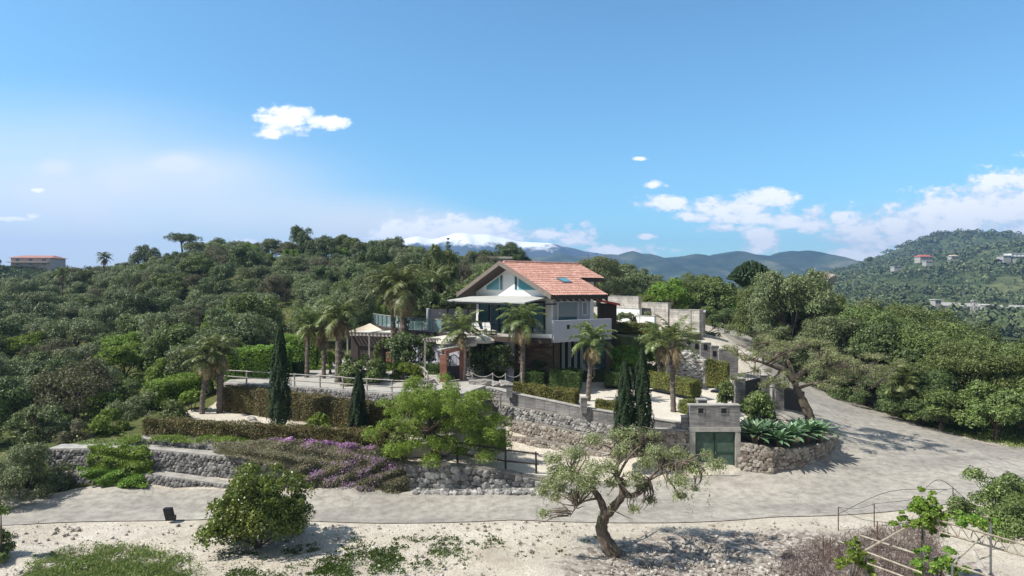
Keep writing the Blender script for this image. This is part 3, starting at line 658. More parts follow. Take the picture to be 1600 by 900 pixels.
def tree(key, x, y, s, label, cat='tree', group=None, name='tree', z=None, sz=1.0, rz=None, sink=0.15):
    rg = random.Random(int(x*131+y*977))
    s3 = s if isinstance(s, tuple) else (s*rg.uniform(.92, 1.08), s*rg.uniform(.92, 1.08), s*sz*rg.uniform(.94, 1.06))
    t_ = thing(name, label, cat, (x, y, (hz(x, y) if z is None else z)-sink), rg.uniform(0, 6.28) if rz is None else rz, group, s3)
    c_, k_ = PROTO[key]
    link('crown', c_, t_); link('trunk', k_, t_); return t_

# palms: trunk, fronds arching out of one head, a skirt of dead fronds
def frond(Ln, az, el, rng, nl=30, leaf=.55, curl=1.5, wd=.05, droop=.5):
    "a feather leaf: curved midrib with leaflets on both sides -> V,F"
    V = []; F = []
    d = np.array([math.cos(az), math.sin(az), 0.]); side = np.array([-math.sin(az), math.cos(az), 0.])
    p = np.array([0., 0., 0.]); e = el; pts = []; dirs = []
    n = 12
    for i in range(n+1):
        pts.append(p.copy()); dr = d*math.cos(e)+np.array([0, 0, math.sin(e)]); dirs.append(dr); p = p+dr*Ln/n; e -= curl/n*(.5+1.0*i/n)
    pts = np.array(pts); dirs = np.array(dirs)
    for i in range(n):
        w = .035*(1-i/n)+.008; k = len(V); V += [pts[i]-side*w, pts[i]+side*w, pts[i+1]+side*w*.85, pts[i+1]-side*w*.85]; F.append((k, k+1, k+2, k+3))
    for j in range(nl):
        t_ = .1+.9*(j+.5)/nl; fi = t_*n; i = min(int(fi), n-1); q = pts[i]+(pts[i+1]-pts[i])*(fi-i); dr = dirs[i]
        ll = leaf*math.sin(math.pi*min(1, .12+.88*t_)**.8)*(.8+.4*rng.random())+.08
        for sgn in (-1, 1):
            o = side*sgn*.8+dr*.55+np.array([0, 0, rng.normal()*.22]); o /= np.linalg.norm(o)
            m1 = q+o*ll*.5; tip = q+o*ll+np.array([0, 0, -droop*ll*(.6+.6*rng.random())]); m1 = m1+np.array([0, 0, -.1*ll])
            k = len(V); V += [q-dr*wd*.5, q+dr*wd*.5, m1+dr*wd*.45, tip, m1-dr*wd*.45]; F.append((k, k+1, k+2, k+3, k+4))
    return np.array(V), F
def palmproto(key, hh, tr, nf, Ln, ndead, seed, leaf=.5, curl=1.6, elmin=-.2, mat_='palm'):
    lean = (.25*math.sin(seed*2.7)) if hh > 1 else 0
    rng = np.random.default_rng(seed); parts = []
    live = MB()
    for i in range(nf):
        el = elmin+(1.35-elmin)*(i/nf)**.8; V, F = frond(Ln*(.8+.35*rng.random()), i*2.4+rng.normal()*.25, el, rng, leaf=leaf, curl=curl)
        live.add(V+np.array([0, 0, hh+.02*i]), F)
    dead = MB()
    for i in range(ndead):
        V, F = frond(Ln*(.55+.3*rng.random()), rng.random()*6.3, -.45-.6*rng.random(), rng, nl=20, leaf=leaf*.7, curl=1.2, droop=1.0)
        dead.add(V+np.array([0, 0, hh-.1]), F)
    tb = MB(); n = 22; ps = []; rs = []
    for i in range(n+1):
        z = -.3+(hh+.3)*i/n; ps.append((math.sin(z*.9+seed)*.05+lean*((max(z, 0)/hh)**2-1), math.cos(z*.7)*.05, z)); rs.append(tr*(1.15-.25*i/n)*(1+.09*(-1)**i)*(1.35 if i > n-4 else 1))
    tb.tube(ps, rs, 10)
    for i in range(60):      # old leaf bases standing off the trunk
        z = hh*(.35+.65*rng.random()); a = rng.random()*6.3; c_, s_ = math.cos(a), math.sin(a); r_ = tr*1.0
        tb.tube([(c_*r_*.8, s_*r_*.8, z), (c_*r_*1.35, s_*r_*1.35, z+.14)], [.05, .03], 4)
    PROTO[key] = (mesh(key+'_fronds', np.concatenate(live.v), live.f, M[mat_]), mesh(key+'_dead', np.concatenate(dead.v), dead.f, M['palm_dead']) if ndead else None,
                  mesh(key+'_trunk', np.concatenate(tb.v), tb.f, M['palm_bark'], False))
palmproto('palmA', 3.6, .145, 21, 1.9, 14, 5, leaf=.42, curl=1.5)
palmproto('palmB', 4.2, .2, 20, 1.95, 20, 6, leaf=.42, curl=2.1)
palmproto('palmE', 3.9, .14, 16, 1.9, 8, 15, leaf=.4, curl=1.2, elmin=.1)
palmproto('palmF', 4.3, .21, 24, 1.8, 24, 16, leaf=.4, curl=1.9)
palmproto('palmC', 2.9, .115, 17, 1.75, 7, 7, leaf=.4)
palmproto('palmD', 4.6, .155, 24, 2.0, 12, 8, leaf=.42, curl=1.6)
palmproto('fanpalm', .7, .2, 30, 1.6, 0, 9, leaf=.55, curl=1.3, elmin=.0)
def palm(key, u, v, Yd, s, label, group=None, sz=1.0, rz=0., z=None):
    p = P(u, v, Yd); t_ = thing('palm_tree', label, 'palm tree', (p.x, p.y, p.z if z is None else z), rz, group, (s, s, s*sz))
    f, d, k = PROTO[key]; link('crown', f, t_); link('trunk', k, t_)
    if d: link('dead_fronds', d, t_)
    return t_

# clipped hedges: a ring of leaves packed on a box whose top and ends follow a line
def hedgeleaves(line, w, h, dens, ln, wd, rng, rag=.05):
    "line: list of (x,y,z0) base points; returns leaves on the top and the four sides, slightly rough"
    Vs = []; Fs = []; n0 = 0
    L_ = [Vector(p) for p in line]
    for a, b_ in zip(L_[:-1], L_[1:]):
        d = (b_-a); ln_ = d.length; dx = Vector((d.x, d.y, 0)).normalized(); nx_ = Vector((-dx.y, dx.x, 0))
        for face, area in (('top', ln_*w), ('f', ln_*h), ('k', ln_*h)):
            n = int(area*dens); s = rng.random(n); q = rng.random(n); dep = -np.abs(rng.normal(0, rag, n))+rag*.7+.07*np.sin(s*ln_*2.1+q*5)+.04*np.sin(s*ln_*6.3+a.x)+.16*(rng.random(n) > .96)*rng.random(n)
            base = np.array(a)[None, :]+s[:, None]*np.array(d)[None, :]
            if face == 'top': P_ = base+np.array(nx_)*((q-.5)*w)[:, None]+np.array([0, 0, 1])*(h+dep)[:, None]; nm = np.array([0, 0, 1.])
            else:
                sg = -1 if face == 'f' else 1
                P_ = base+np.array(nx_)*(sg*(w/2+dep))[:, None]+np.array([0, 0, 1])*(q*h)[:, None]; nm = np.array(nx_)*sg
            V, F = leafcloud(P_, np.tile(nm, (n, 1)), ln, wd, rng, .75); Vs.append(V); Fs.append(F+n0); n0 += len(V)
    for e, o in ((L_[0], L_[1]), (L_[-1], L_[-2])):
        d = (e-o); dx = Vector((d.x, d.y, 0)).normalized(); nx_ = Vector((-dx.y, dx.x, 0)); n = int(w*h*dens)
        P_ = np.array(e)+np.array(dx)*(-np.abs(rng.normal(0, rag, n))+rag)[:, None]+np.array(nx_)*((rng.random(n)-.5)*w)[:, None]+np.array([0, 0, 1])*(rng.random(n)*h)[:, None]
        V, F = leafcloud(P_, np.tile(np.array(dx), (n, 1)), ln, wd, rng, .75); Vs.append(V); Fs.append(F+n0); n0 += len(V)
    return np.concatenate(Vs), np.concatenate(Fs)
M['hedge_core'] = plain('hedge_twigs', (.03, .032, .014), .95, scale=6)
def hedge(line, w, h, label, mat_='hedge', seed=1, ln=.075, wd=.048, dens=900, group=None, cat='hedge', rag=.05):
    rng = np.random.default_rng(seed); c0 = Vector(line[0])
    t_ = thing('hedge', label, cat, tuple(c0), 0, group)
    V, F = hedgeleaves([tuple(Vector(p)-c0) for p in line], w, h, dens, ln, wd, rng, rag)
    link('foliage', mesh('hedge_foliage', V, [F], M[mat_]), t_)
    mb = MB()
    for a, b_ in zip(line[:-1], line[1:]):
        mb.obox(a, b_, max(w-.24, .1), a[2]-.1, a[2]+h-.12, b_[2]-.1, b_[2]+h-.12)
    mb.build('stems', M['hedge_core'], t_)
    return t_
def bush(x, y, z, clumps, n, ln, wd, mat_, label, cat='bush', name='bush', seed=1, stems=6, group=None, spread=.8, shell=.4, droop=0., up=.25, flat=.9):
    rng = np.random.default_rng(seed); t_ = thing(name, label, cat, (x, y, z), 0, group)
    V, F = clumpleaves(clumps, n, ln, wd, rng, spread, shell, up, droop, flat); link('foliage', mesh(name+'_foliage', V, [F], M[mat_]), t_)
    mb = MB()
    for i in range(stems):
        c = clumps[i % len(clumps)]; mb.tube([(rng.normal()*.08, rng.normal()*.08, -.15), (c[0]*.4, c[1]*.4, c[2]*.5), (c[0]*.8, c[1]*.8, c[2])], [.05, .035, .015], 5)
    mb.build('stems', M['bark'], t_, world=False)
    return t_
def cypress(u, v, Yd, h, w, label, seed, group=None, n=9000):
    p = P(u, v, Yd); rng = np.random.default_rng(seed); t_ = thing('cypress_tree', label, 'cypress', tuple(p), 0, group)
    z = rng.random(n)**.85*h; f = z/h
    prof = w*np.clip(np.minimum((f+.12)/.22, 1)*(1-f)**.55*1.12+.02, 0.02, 1)
    a = rng.random(n)*2*math.pi; r_ = prof*(1+.16*np.sin(a*5+z*2.2)+.1*np.sin(a*9-z*3.7))*(1-.25*rng.random(n)**2)
    P_ = np.stack([np.cos(a)*r_, np.sin(a)*r_, z+.08], -1); nm = np.stack([np.cos(a), np.sin(a), .35+0*a], -1)
    V, F = leafcloud(P_, nm, .17, .06, rng, .5, -1.2); link('crown', mesh('cypress_crown', V, [F], M['cypress']), t_)
    mb = MB(); mb.tube([(0, 0, -.3), (0, 0, h*.5), (0, 0, h*.93)], [.14, .1, .02], 7); mb.build('trunk', M['bark'], t_, world=False)
    return t_

# stones
_b = bmesh.new(); bmesh.ops.create_icosphere(_b, subdivisions=1, radius=1); _ico = (np.array([v.co[:] for v in _b.verts]), np.array([[v.index for v in f.verts] for f in _b.faces])); _b.free()
def stones(cen, siz, rng, nrm=None, flat=.6):
    "many angular stones -> V, F.  siz: (n,) or (n,3)"
    V0, F0 = _ico; n = len(cen); nv = len(V0)
    sz = siz[:, None]*(.75+.5*rng.random((n, 3))) if siz.ndim == 1 else siz
    J = np.sign(V0)[None]*np.abs(V0)[None]**.62*(1+.36*rng.random((n, nv, 1))-.2)
    a = rng.random(n)*6.3; ca, sa = np.cos(a), np.sin(a)
    V = J*sz[:, None, :]
    V = np.stack([V[..., 0]*1, V[..., 1], V[..., 2]], -1)
    tl = rng.normal(0, .25, n); ct, st = np.cos(tl)[:, None], np.sin(tl)[:, None]
    V = np.stack([V[..., 0]*ct-V[..., 2]*st, V[..., 1], V[..., 0]*st+V[..., 2]*ct], -1)
    V = V+cen[:, None, :]
    F = (F0[None]+(np.arange(n)*nv)[:, None, None]).reshape(-1, 3)
    return V.reshape(-1, 3), F
def stonewall(name, a, b_, z0a, z1a, z0b, z1b, thick, ssize, smat, label, cat='stone wall', cap=True, seed=1, group=None, core='mortar', capmat='cap', capw=.08, jit=1., parent=None, asp=(1, .72)):
    "a wall of separate stones between a and b (x,y); the side to the right of a->b faces out"
    rng = np.random.default_rng(seed); a = Vector(a[:2]); b_ = Vector(b_[:2]); d = b_-a; ln_ = d.length; dx = d.normalized(); nx_ = Vector((dx.y, -dx.x))
    t_ = parent or thing(name, label, cat, (a.x, a.y, min(z0a, z0b)), 0, group)
    mb = MB(); mb.obox(a, b_, thick-.12, z0a-.3, z1a-.03, z0b-.3, z1b-.03, off=thick/2); mb.build('core', M[core], t_)
    hmax = max(z1a-z0a, z1b-z0b); rows = max(1, int(round(hmax/(ssize*.8)))); cols = max(1, int(round(ln_/ssize)))
    C = []; S = []
    for r_ in range(rows):
        for c_ in range(cols+1):
            f = (c_+.5*(r_ % 2)+rng.normal()*.12*jit)/cols
            if f < -.01 or f > 1.01: continue
            zt = z1a+(z1b-z1a)*f; zb = z0a+(z0b-z0a)*f; z = zb+(zt-zb)*(r_+.5+rng.normal()*.1*jit)/rows
            p = a+d*f; C.append((p.x, p.y, z)); k = ssize*.62*(.7+.65*rng.random()); S.append((k*asp[0], k*.55, k*(asp[1]+.2*rng.random())))
    C = np.array(C); S = np.array(S)
    V, F = stones(np.zeros((len(C), 3)), S, rng)
    V = V.reshape(len(C), -1, 3); ca, sa = dx.x, dx.y
    V = np.stack([V[..., 0]*ca-V[..., 1]*sa, V[..., 0]*sa+V[..., 1]*ca, V[..., 2]], -1)+C[:, None, :]
    V = V.reshape(-1, 3)-np.array(t_.location); link('stones', mesh('stones', V, [F], M[smat]), t_)
    if cap:
        mb = MB(); mb.obox(a-dx*.03, b_+dx*.03, thick+capw, z1a-.02, z1a+.07, z1b-.02, z1b+.07, off=thick/2); mb.build('coping', M[capmat], t_)
    return t_
# ------------------------------------------------------------------ built terraces
def gl(u, Yd): return ((u-800)/1000*Yd, Yd)
def zat(v, Yd): return H-(v-450)/1000*Yd
slab('terrace', [gl(232, 34.6), gl(420, 34.0), gl(605, 33.5), gl(700, 34.6), (-3.3, 36.4), gl(575, 37.2), gl(385, 42.6), (-20.6, 42.5), (-21, 38)], [2.3, 2.05, 1.8, 1.9, 2.0, 2.15, 2.35, 2.35, 2.35], 1.2, M['sand'])
slab('walkway', [gl(350, 42.6), gl(385, 42.0), gl(500, 39.9), gl(610, 37.9), gl(715, 37.6), (-1.6, 41.6), (-1.3, 50), (-13.2, 62), (-20, 62), (-20.5, 50)], 3.9, 2.2, M['deck'])
slab('courtyard', [(-1.9, 41.4), gl(800, 40.3), gl(912, 37.7), gl(1000, 36.6), gl(1078, 35.75), (12.5, 35.7), (15.2, 39.8), (16, 43.5), (16.5, 48), (14, 51.2), (8, 53), (-1.3, 50.5)], [3.3, 3.3, 2.95, 2.78, 2.7, 2.6, 2.55, 2.7, 3.0, 3.2, 3.2, 3.3], 1.8, M['court'])
slab('stone_landing', [(-5.6, 32.8), (2.1, 33.0), (3.4, 34.9), (0.6, 36.9), (-1.2, 37.5), (-6, 37.6)], [1.22, .5, .5, .72, .8, 1.25], -.2, M['sand'])
slab('garden_ledge', [(7.0, 54.5), (12.5, 53), (16.7, 56.5), (17, 70), (7, 70)], [6.3, 5.9, 6.2, 6.8, 6.8], 3, M['grassy_ground'])

# gabions of the left terraces
def wallrun(pts, hgt, ss, smat, label, seed, thick=1.0, cat='gabion wall', name='gabion_wall', capmat='cap', group=None, capw=.0, asp=(1, .72)):
    "pts: (u, vtop, Y); one wall of stones following them"
    q = [(gl(u, Yd), zat(v, Yd)) for u, v, Yd in pts]
    t_ = thing(name, label, cat, (q[0][0][0], q[0][0][1], q[0][1]-hgt), 0, group)
    for i in range(len(q)-1):
        (a, za), (b_, zb) = q[i], q[i+1]
        stonewall(name, a, b_, za-hgt, za, zb-hgt, zb, thick, ss, smat, None, seed=seed+i, parent=t_, capmat=capmat, capw=capw, asp=asp)
    return t_
wallrun([(215, 686, 34.1), (330, 697, 33.8), (450, 713, 33.6)], 1.0, .2, 'lava', 'uppermost grey gabion wall with gravel top below the reddish hedge', 1)
wallrun([(75, 703, 33.3), (150, 702, 33.2), (240, 704, 33.1), (390, 719, 32.9), (640, 735, 32.9)], 1.3, .2, 'lava', 'middle grey gabion wall, tall and partly under ivy', 11)
wallrun([(78, 743, 32.7), (150, 741, 32.6), (240, 743, 32.4), (345, 758, 32.2), (420, 766, 32.2)], .9, .2, 'lava', 'lowest grey gabion wall standing on the edge of the road', 21, 1.0)
wallrun([(634, 728, 32.15), (720, 732, 32.1), (800, 742, 32.3), (862, 757, 32.5)], 1.35, .34, 'rock_grey', 'wall of large grey boulders holding the landing beside the road', 31, .7, 'stone wall', 'boulder_wall', 'mortar', capw=0)
# three tiers of warm fieldstone under the courtyard
wallrun([(783, 634, 40.0), (870, 648, 38.2), (965, 667, 36.6)], 1.0, .2, 'rock_grey', 'top tier of fieldstone wall under the courtyard parapet', 41, .6, 'stone wall', 'stone_wall', 'mortar')
wallrun([(797, 657, 39.55), (870, 670, 37.85), (965, 692, 36.3)], 1.0, .19, 'rock_warm', 'middle tier of warm fieldstone wall below the courtyard', 51, .75, 'stone wall', 'stone_wall', 'mortar')
wallrun([(788, 683, 39.1), (835, 688, 38.2), (905, 702, 36.9), (965, 716, 36.0)], 1.3, .18, 'rock_warm', 'lowest tier of reddish fieldstone wall rising from the sandy landing', 61, .7, 'stone wall', 'stone_wall', 'mortar')
wallrun([(965, 670, 35.9), (1079, 674, 35.35)], 2.4, .26, 'rock_warm', 'fieldstone wall between the tall cypresses and the green garage door', 71, .6, 'stone wall', 'stone_wall')
wallrun([(350, 600, 42.5), (385, 602, 42.0), (500, 608, 39.9), (610, 616, 37.9), (715, 618, 37.6)], 1.3, .2, 'lava', 'grey retaining wall under the wooden rail of the garden walkway', 81, .5, 'stone wall', 'stone_wall')
wallrun([(740, 603, 41.6), (790, 612, 40.4)], 1.1, .2, 'lava', 'short grey wall joining walkway and courtyard', 91, .5, 'stone wall', 'stone_wall')

# stacked-stone parapet of the courtyard
def runbox(pts, w, name, mat_, parent, zoff=0):
    mb = MB()
    for a, b_ in zip(pts[:-1], pts[1:]): mb.obox(a[:2], b_[:2], w, a[2], a[3], b_[2], b_[3])
    return mb.build(name, mat_, parent)
pp = [(*gl(u, Yd), zat(v, Yd)-.95, zat(v, Yd)) for u, v, Yd in [(770, 606, 41.2), (800, 614, 40.0), (860, 626, 38.8), (912, 637, 37.6), (1000, 651, 36.4), (1070, 662, 35.75)]]
t_ = thing('parapet_wall', 'long low parapet of thin stacked grey stone along the courtyard edge', 'parapet', (pp[0][0], pp[0][1], 2.5))
runbox(pp, .3, 'wall', M['stack'], t_); runbox([(a, b_, d-.001, d+.05) for a, b_, c, d in pp], .38, 'coping', M['cap'], t_)
def post(u, v0, v1, Yd, w, label, name='stone_post', mat_='stack', cap=True, cat='post', group=None):
    p = P(u, v1, Yd); t_ = thing(name, label, cat, tuple(p), 0, group); h = zat(v0, Yd)-p.z
    mb = MB(); mb.box(p.x-w/2, p.x+w/2, p.y-w/2, p.y+w/2, p.z-.1, p.z+h-.06); mb.build('shaft', M[mat_], t_)
    if cap: mb = MB(); mb.box(p.x-w/2-.03, p.x+w/2+.03, p.y-w/2-.03, p.y+w/2+.03, p.z+h-.06, p.z+h); mb.build('cap', M['cap'], t_)
    return t_
post(796, 600, 618, 39.7, .38, 'stacked stone post at the left end of the courtyard parapet')
post(912, 620, 642, 37.3, .36, 'slim stone post halfway along the courtyard parapet')
post(1096, 623, 640, 36.6, .5, 'stone post standing just behind the garage roof')
post(1070, 649, 676, 35.6, .34, 'narrow stone step-up post against the left side of the garage')
post(784, 668, 705, 37.0, .45, 'rough stone pillar at the foot of the tiered walls', mat_='mortar')

# garage
GY = 35.2; gx0, gx1 = gl(1078, GY)[0], gl(1156, GY)[0]
t_ = thing('garage', 'grey stacked-stone garage box with pale lintel and green metal double door', 'garage', ((gx0+gx1)/2, GY, -.1))
dx0, dx1 = gl(1087, GY)[0], gl(1148, GY)[0]
mb = MB(); mb.box(gx0, gx1, GY, GY+.42, 2.55, 3.72); o = mb.build('block', M['stack'], t_)
mb = MB(); mb.box(gx0+.02, dx0-.02, GY+.02, GY+3, -.2, 2.2); mb.box(dx1+.02, gx1-.02, GY+.02, GY+3, -.2, 2.2); mb.box(dx0-.02, dx1+.02, GY+2.6, GY+2.95, -.2, 2.3); mb.build('side_walls', M['mortar'], t_)
mb = MB(); mb.box(gx0-.04, gx1+.04, GY-.06, GY+.46, 2.3, 2.56); mb.build('lintel', M['cap'], t_)
for a, b_ in ((gx0-.02, dx0-.03), (dx1+.03, gx1+.02)): mb = MB(); mb.box(a, b_, GY-.05, GY+.4, -.2, 2.3); mb.build('jamb', M['cap'], t_)
mb = MB(); mb.box(gx0-.03, gx1+.03, GY-.03, GY+.45, 3.722, 3.78); mb.build('coping', M['cap'], t_)
for uu in (1095, 1131):
    x = gl(uu, GY)[0]; mb = MB(); mb.box(x-.16, x+.16, GY-.012, GY+.0, 3.3, 3.6); mb.build('opening', M['black'], t_)
    mb = MB()
    for q in ((x-.2, x-.15, 3.26, 3.64), (x+.15, x+.2, 3.26, 3.64), (x-.15, x+.15, 3.26, 3.31), (x-.15, x+.15, 3.59, 3.64)): mb.box(q[0], q[1], GY-.03, GY-.002, q[2], q[3])
    mb.build('opening_frame', M['stack'], t_)
xm = (dx0+dx1)/2-.02
for a, b_ in ((dx0, xm-.01), (xm+.01, dx1)):
    mb = MB(); mb.box(a, b_, GY+.1, GY+.15, -.02, 2.28); d = mb.build('door', M['gate'], t_)
    mb = MB()
    for z in (0, 1.1, 2.2): mb.box(a+.01, b_-.01, GY+.07, GY+.102, z, z+.07)
    for x in (a, b_-.06): mb.box(x+.005, x+.055, GY+.068, GY+.1, 0, 2.26)
    mb.build('frame', M['dark_green'] if 'dark_green' in M else M['gate'], d)
mb = MB(); mb.box(xm+.04, xm+.08, GY+.04, GY+.07, 1.05, 1.2); mb.build('handle', M['metal_grey'], t_)
mb = MB(); mb.prism([(dx0-.3, GY-.7), (dx1+.3, GY-.55), (dx1+.2, GY+.1), (dx0-.2, GY+.1)], -.1, .09); mb.build('ramp', M['cap'], t_)

# ------------------------------------------------------------------ the house
r2 = Vector((.8, .6)); g2 = Vector((.6, -.8)); O2 = Vector((-.65, 50))
def hp(s, t_, z): q = O2+r2*s+g2*t_; return (q.x, q.y, z)
ZR, SL, ET = 12.2, .411, 6.2
house = thing('villa', 'white two-storey villa with gabled red clay roof and large terrace', 'house', (0, 50, 3.3))
def hbox(mb, s0, s1, t0, t1, z0, z1):
    V = [hp(s, t_, z) for z in (z0, z1) for s, t_ in ((s0, t0), (s0, t1), (s1, t1), (s1, t0))]
    return mb.add(V, [(3, 2, 1, 0), (4, 5, 6, 7), (0, 1, 5, 4), (1, 2, 6, 5), (2, 3, 7, 6), (3, 0, 4, 7)])
# upper walls: gable front, right side, back; built as one shell with real thickness
mb = MB(); s0, s1, tw = .7, 4.6, 4.9
def zr(t_): return ZR-.3-SL*abs(t_)
def gableprism(mb, s0, s1, ts, zb):
    n = len(ts); V = []
    for s in (s0, s1):
        V += [hp(s, ts[0], zb), hp(s, ts[-1], zb)]+[hp(s, t_, zr(t_)) for t_ in reversed(ts)]
    k = n+2; return mb.add(V, [tuple(range(k))[::-1], tuple(range(k, 2*k))]+[(i, (i+1) % k, k+(i+1) % k, k+i) for i in range(k)])
gableprism(mb, s0, s1, [-4.9, -2.5, 0, 2.5, 4.9], 6.7)
gableprism(mb, s1, 7.4, [-4.9, -2.5, 0, 2.4], 6.7)
mb.build('upper_wall', M['white'], house)
mb = MB(); hbox(mb, .9, 4.55, 4.9, 4.93, 6.7, 9.3); mb.build('side_shade_render', M['shade_greywall'], house)  # darker skin over the white wall, its shade painted in
# roof slopes: barrel tiles as geometry
def tiles(mb, s0, s1, t0, t1, sgn):
    per = .23; ns = int((s1-s0)/per*5); rows = int(round(abs(t1-t0)/.38)); V = []; F = []
    for rI in range(rows):
        for e in (0, 1):
            for i in range(ns+1):
                s = s0+(s1-s0)*i/ns; tt = t0+(t1-t0)*(rI+e)/rows
                z = ZR-SL*abs(tt)+.055*abs(math.sin(math.pi*(s-s0)/per))+(.035 if e else 0)
                V.append(hp(s, tt*sgn, z))
    for rI in range(rows):
        o = rI*2*(ns+1)
        for i in range(ns):
            F.append((o+i, o+i+1, o+ns+1+i+1, o+ns+1+i))
            if rI < rows-1: F.append((o+ns+1+i, o+ns+2+i, o+2*(ns+1)+i+1, o+2*(ns+1)+i))
    return mb.add(V, F)
roof = None
mb = MB(); tiles(mb, -.4, 5.2, 3.0, ET, 1); tiles(mb, -.4, 8.0, 0, 3.0, 1); tiles(mb, -.4, 8.0, 0, ET, -1); roof = mb.build('roof', M['roof'], house)
mb = MB()
for t0, t1, se in ((3.0, ET, 5.2), (0, 3.0, 8.0)):
    for sg in (1, -1):
        q = [hp(-.4, t0*sg, zr(t0)+.03), hp(se if sg > 0 else 8.0, t0*sg, zr(t0)+.03), hp(se if sg > 0 else 8.0, t1*sg, zr(t1)+.03), hp(-.4, t1*sg, zr(t1)+.03)]
        q2 = [(x, y, z+.24) for x, y, z in q]
        mb.add(q+q2, [(0, 1, 2, 3), (7, 6, 5, 4), (0, 4, 5, 1), (1, 5, 6, 2), (2, 6, 7, 3), (3, 7, 4, 0)])
o = mb.build('soffit', M['darkwood'], roof)
for sg in (1, -1):      # bargeboards
    mb = MB(); q = [hp(-.46, 0, ZR-.24), hp(-.46, ET*sg, ZR-.24-SL*ET), hp(-.46, ET*sg, ZR+.1-SL*ET), hp(-.46, 0, ZR+.1)]; q2 = [(x-.8*.12*-1, y+.6*.12, z) for x, y, z in q]
    mb.add(q+q2, [(0, 1, 2, 3), (7, 6, 5, 4), (0, 4, 5, 1), (1, 5, 6, 2), (2, 6, 7, 3), (3, 7, 4, 0)]); mb.build('bargeboard', M['beam'], roof)
mb = MB()
for i in range(int(8/.36)): mb.tube([hp(i*.36, 0, ZR+.04), hp(i*.36+.40, 0, ZR+.07)], [.13, .105], 7)
mb.build('ridge_tiles', M['roof'], roof)
for i in range(9):
    mb = MB(); s = .25+i*.6; V = hbox(mb, s, s+.12, 4.9, ET+.02, 0, 1)
    mb.v[0] = np.array([(x, y, (ZR-.42-SL*(((Vector((x, y))-O2).dot(g2))))+(.14 if z > .5 else 0)) for x, y, z in mb.v[0]]); mb.build('rafter', M['darkwood'], roof)
mb = MB(); hbox(mb, -.02, 5.22, ET+.02, ET+.12, ZR-SL*ET-.08, ZR-SL*ET+.04); mb.build('gutter', M['dark_metal'], roof)
# skylight lying on the right slope
mb = MB(); V = [hp(s, t_, ZR-SL*t_+dz) for dz in (.06, .16) for s, t_ in ((2.6, 3.3), (2.6, 4.1), (3.5, 4.1), (3.5, 3.3))]
mb.add(V, [(3, 2, 1, 0), (4, 5, 6, 7), (0, 1, 5, 4), (1, 2, 6, 5), (2, 3, 7, 6), (3, 0, 4, 7)]); sk = mb.build('skylight', M['metal_grey'], roof)
mb = MB(); V = [hp(s, t_, ZR-SL*t_+.165) for s, t_ in ((2.7, 3.4), (2.7, 4.0), (3.4, 4.0), (3.4, 3.4))]; mb.add(V, [(0, 1, 2, 3)]); mb.build('pane', M['gable_glass'], sk)
# gable windows (sloping heads)
for a, b_, slim in ((-3.3, -1.55, 0), (-1.38, -1.05, 1), (.55, .88, 1), (1.05, 3.4, 0)):
    def hd(x): return min(11.55, 11.72-SL*abs(x))
    mb = MB(); V = [hp(s, x, z) for s in (.66, .74) for x, z in ((a-.06, 10.0), (b_+.06, 10.0), (b_+.06, hd(b_)+.06), (a-.06, hd(a)+.06))]
    mb.add(V, [(0, 1, 2, 3), (7, 6, 5, 4), (0, 4, 5, 1), (1, 5, 6, 2), (2, 6, 7, 3), (3, 7, 4, 0)]); w_ = mb.build('window', M['white'], house)
    mb = MB(); V = [hp(.65, x, z) for x, z in ((a, 10.06), (b_, 10.06), (b_, hd(b_)), (a, hd(a)))]; mb.add(V, [(0, 1, 2, 3)]); mb.build('pane', M['window' if slim else 'gable_glass'], w_)
# side windows
for s0_, s1_, z0_, z1_ in ((1.3, 3.2, 7.55, 9.15), (3.75, 4.15, 8.2, 9.1)):
    mb = MB(); hbox(mb, s0_-.08, s1_+.08, 4.92, 5.0, z0_-.08, z1_+.08); w_ = mb.build('window', M['white'], house)
    mb = MB(); hbox(mb, s0_, s1_, 4.95, 5.01, z0_, z1_); mb.build('pane', M['window'], w_)
# glazed terrace front under the awning
mb = MB(); hbox(mb, .64, .7, -4.3, 4.2, 6.72, 9.1); gz = mb.build('terrace_doors', M['window'], house)
mb = MB()
for x in np.linspace(-4.3, 4.2, 7): hbox(mb, .58, .66, x-.06, x+.06, 6.7, 9.15)
hbox(mb, .58, .66, -4.3, 4.2, 9.1, 9.22); mb.build('frame', M['dark_metal'], gz)
# awning
mb = MB(); V = [hp(s, x, z+dz) for dz in (0, .09) for s, x, z in ((-2.3, -4.7, 9.12), (-2.3, 5.6, 9.12), (.7, 4.9, 9.5), (.7, -4.7, 9.5))]
mb.add(V, [(3, 2, 1, 0), (4, 5, 6, 7), (0, 1, 5, 4), (1, 2, 6, 5), (2, 3, 7, 6), (3, 0, 4, 7)]); aw = mb.build('awning', M['awning'], house)
mb = MB(); hbox(mb, -2.36, -2.24, -4.75, 5.65, 8.98, 9.12); hbox(mb, -2.3, .6, -4.78, -4.68, 9.0, 9.1); hbox(mb, -2.3, .6, 5.5, 5.6, 9.0, 9.1); mb.build('frame', M['dark_metal'], aw)
for x in (-4.6, -1.6, 1.6, 5.0):
    mb = MB(); hbox(mb, -2.34, -2.26, x-.045, x+.045, 6.7, 9.0)
    mb.tube([hp(-2.3, x, 8.2), hp(-2.3, x+.25, 8.75), hp(-2.3, x+.8, 8.98)], .04, 5); mb.build('post', M['dark_metal'], aw)
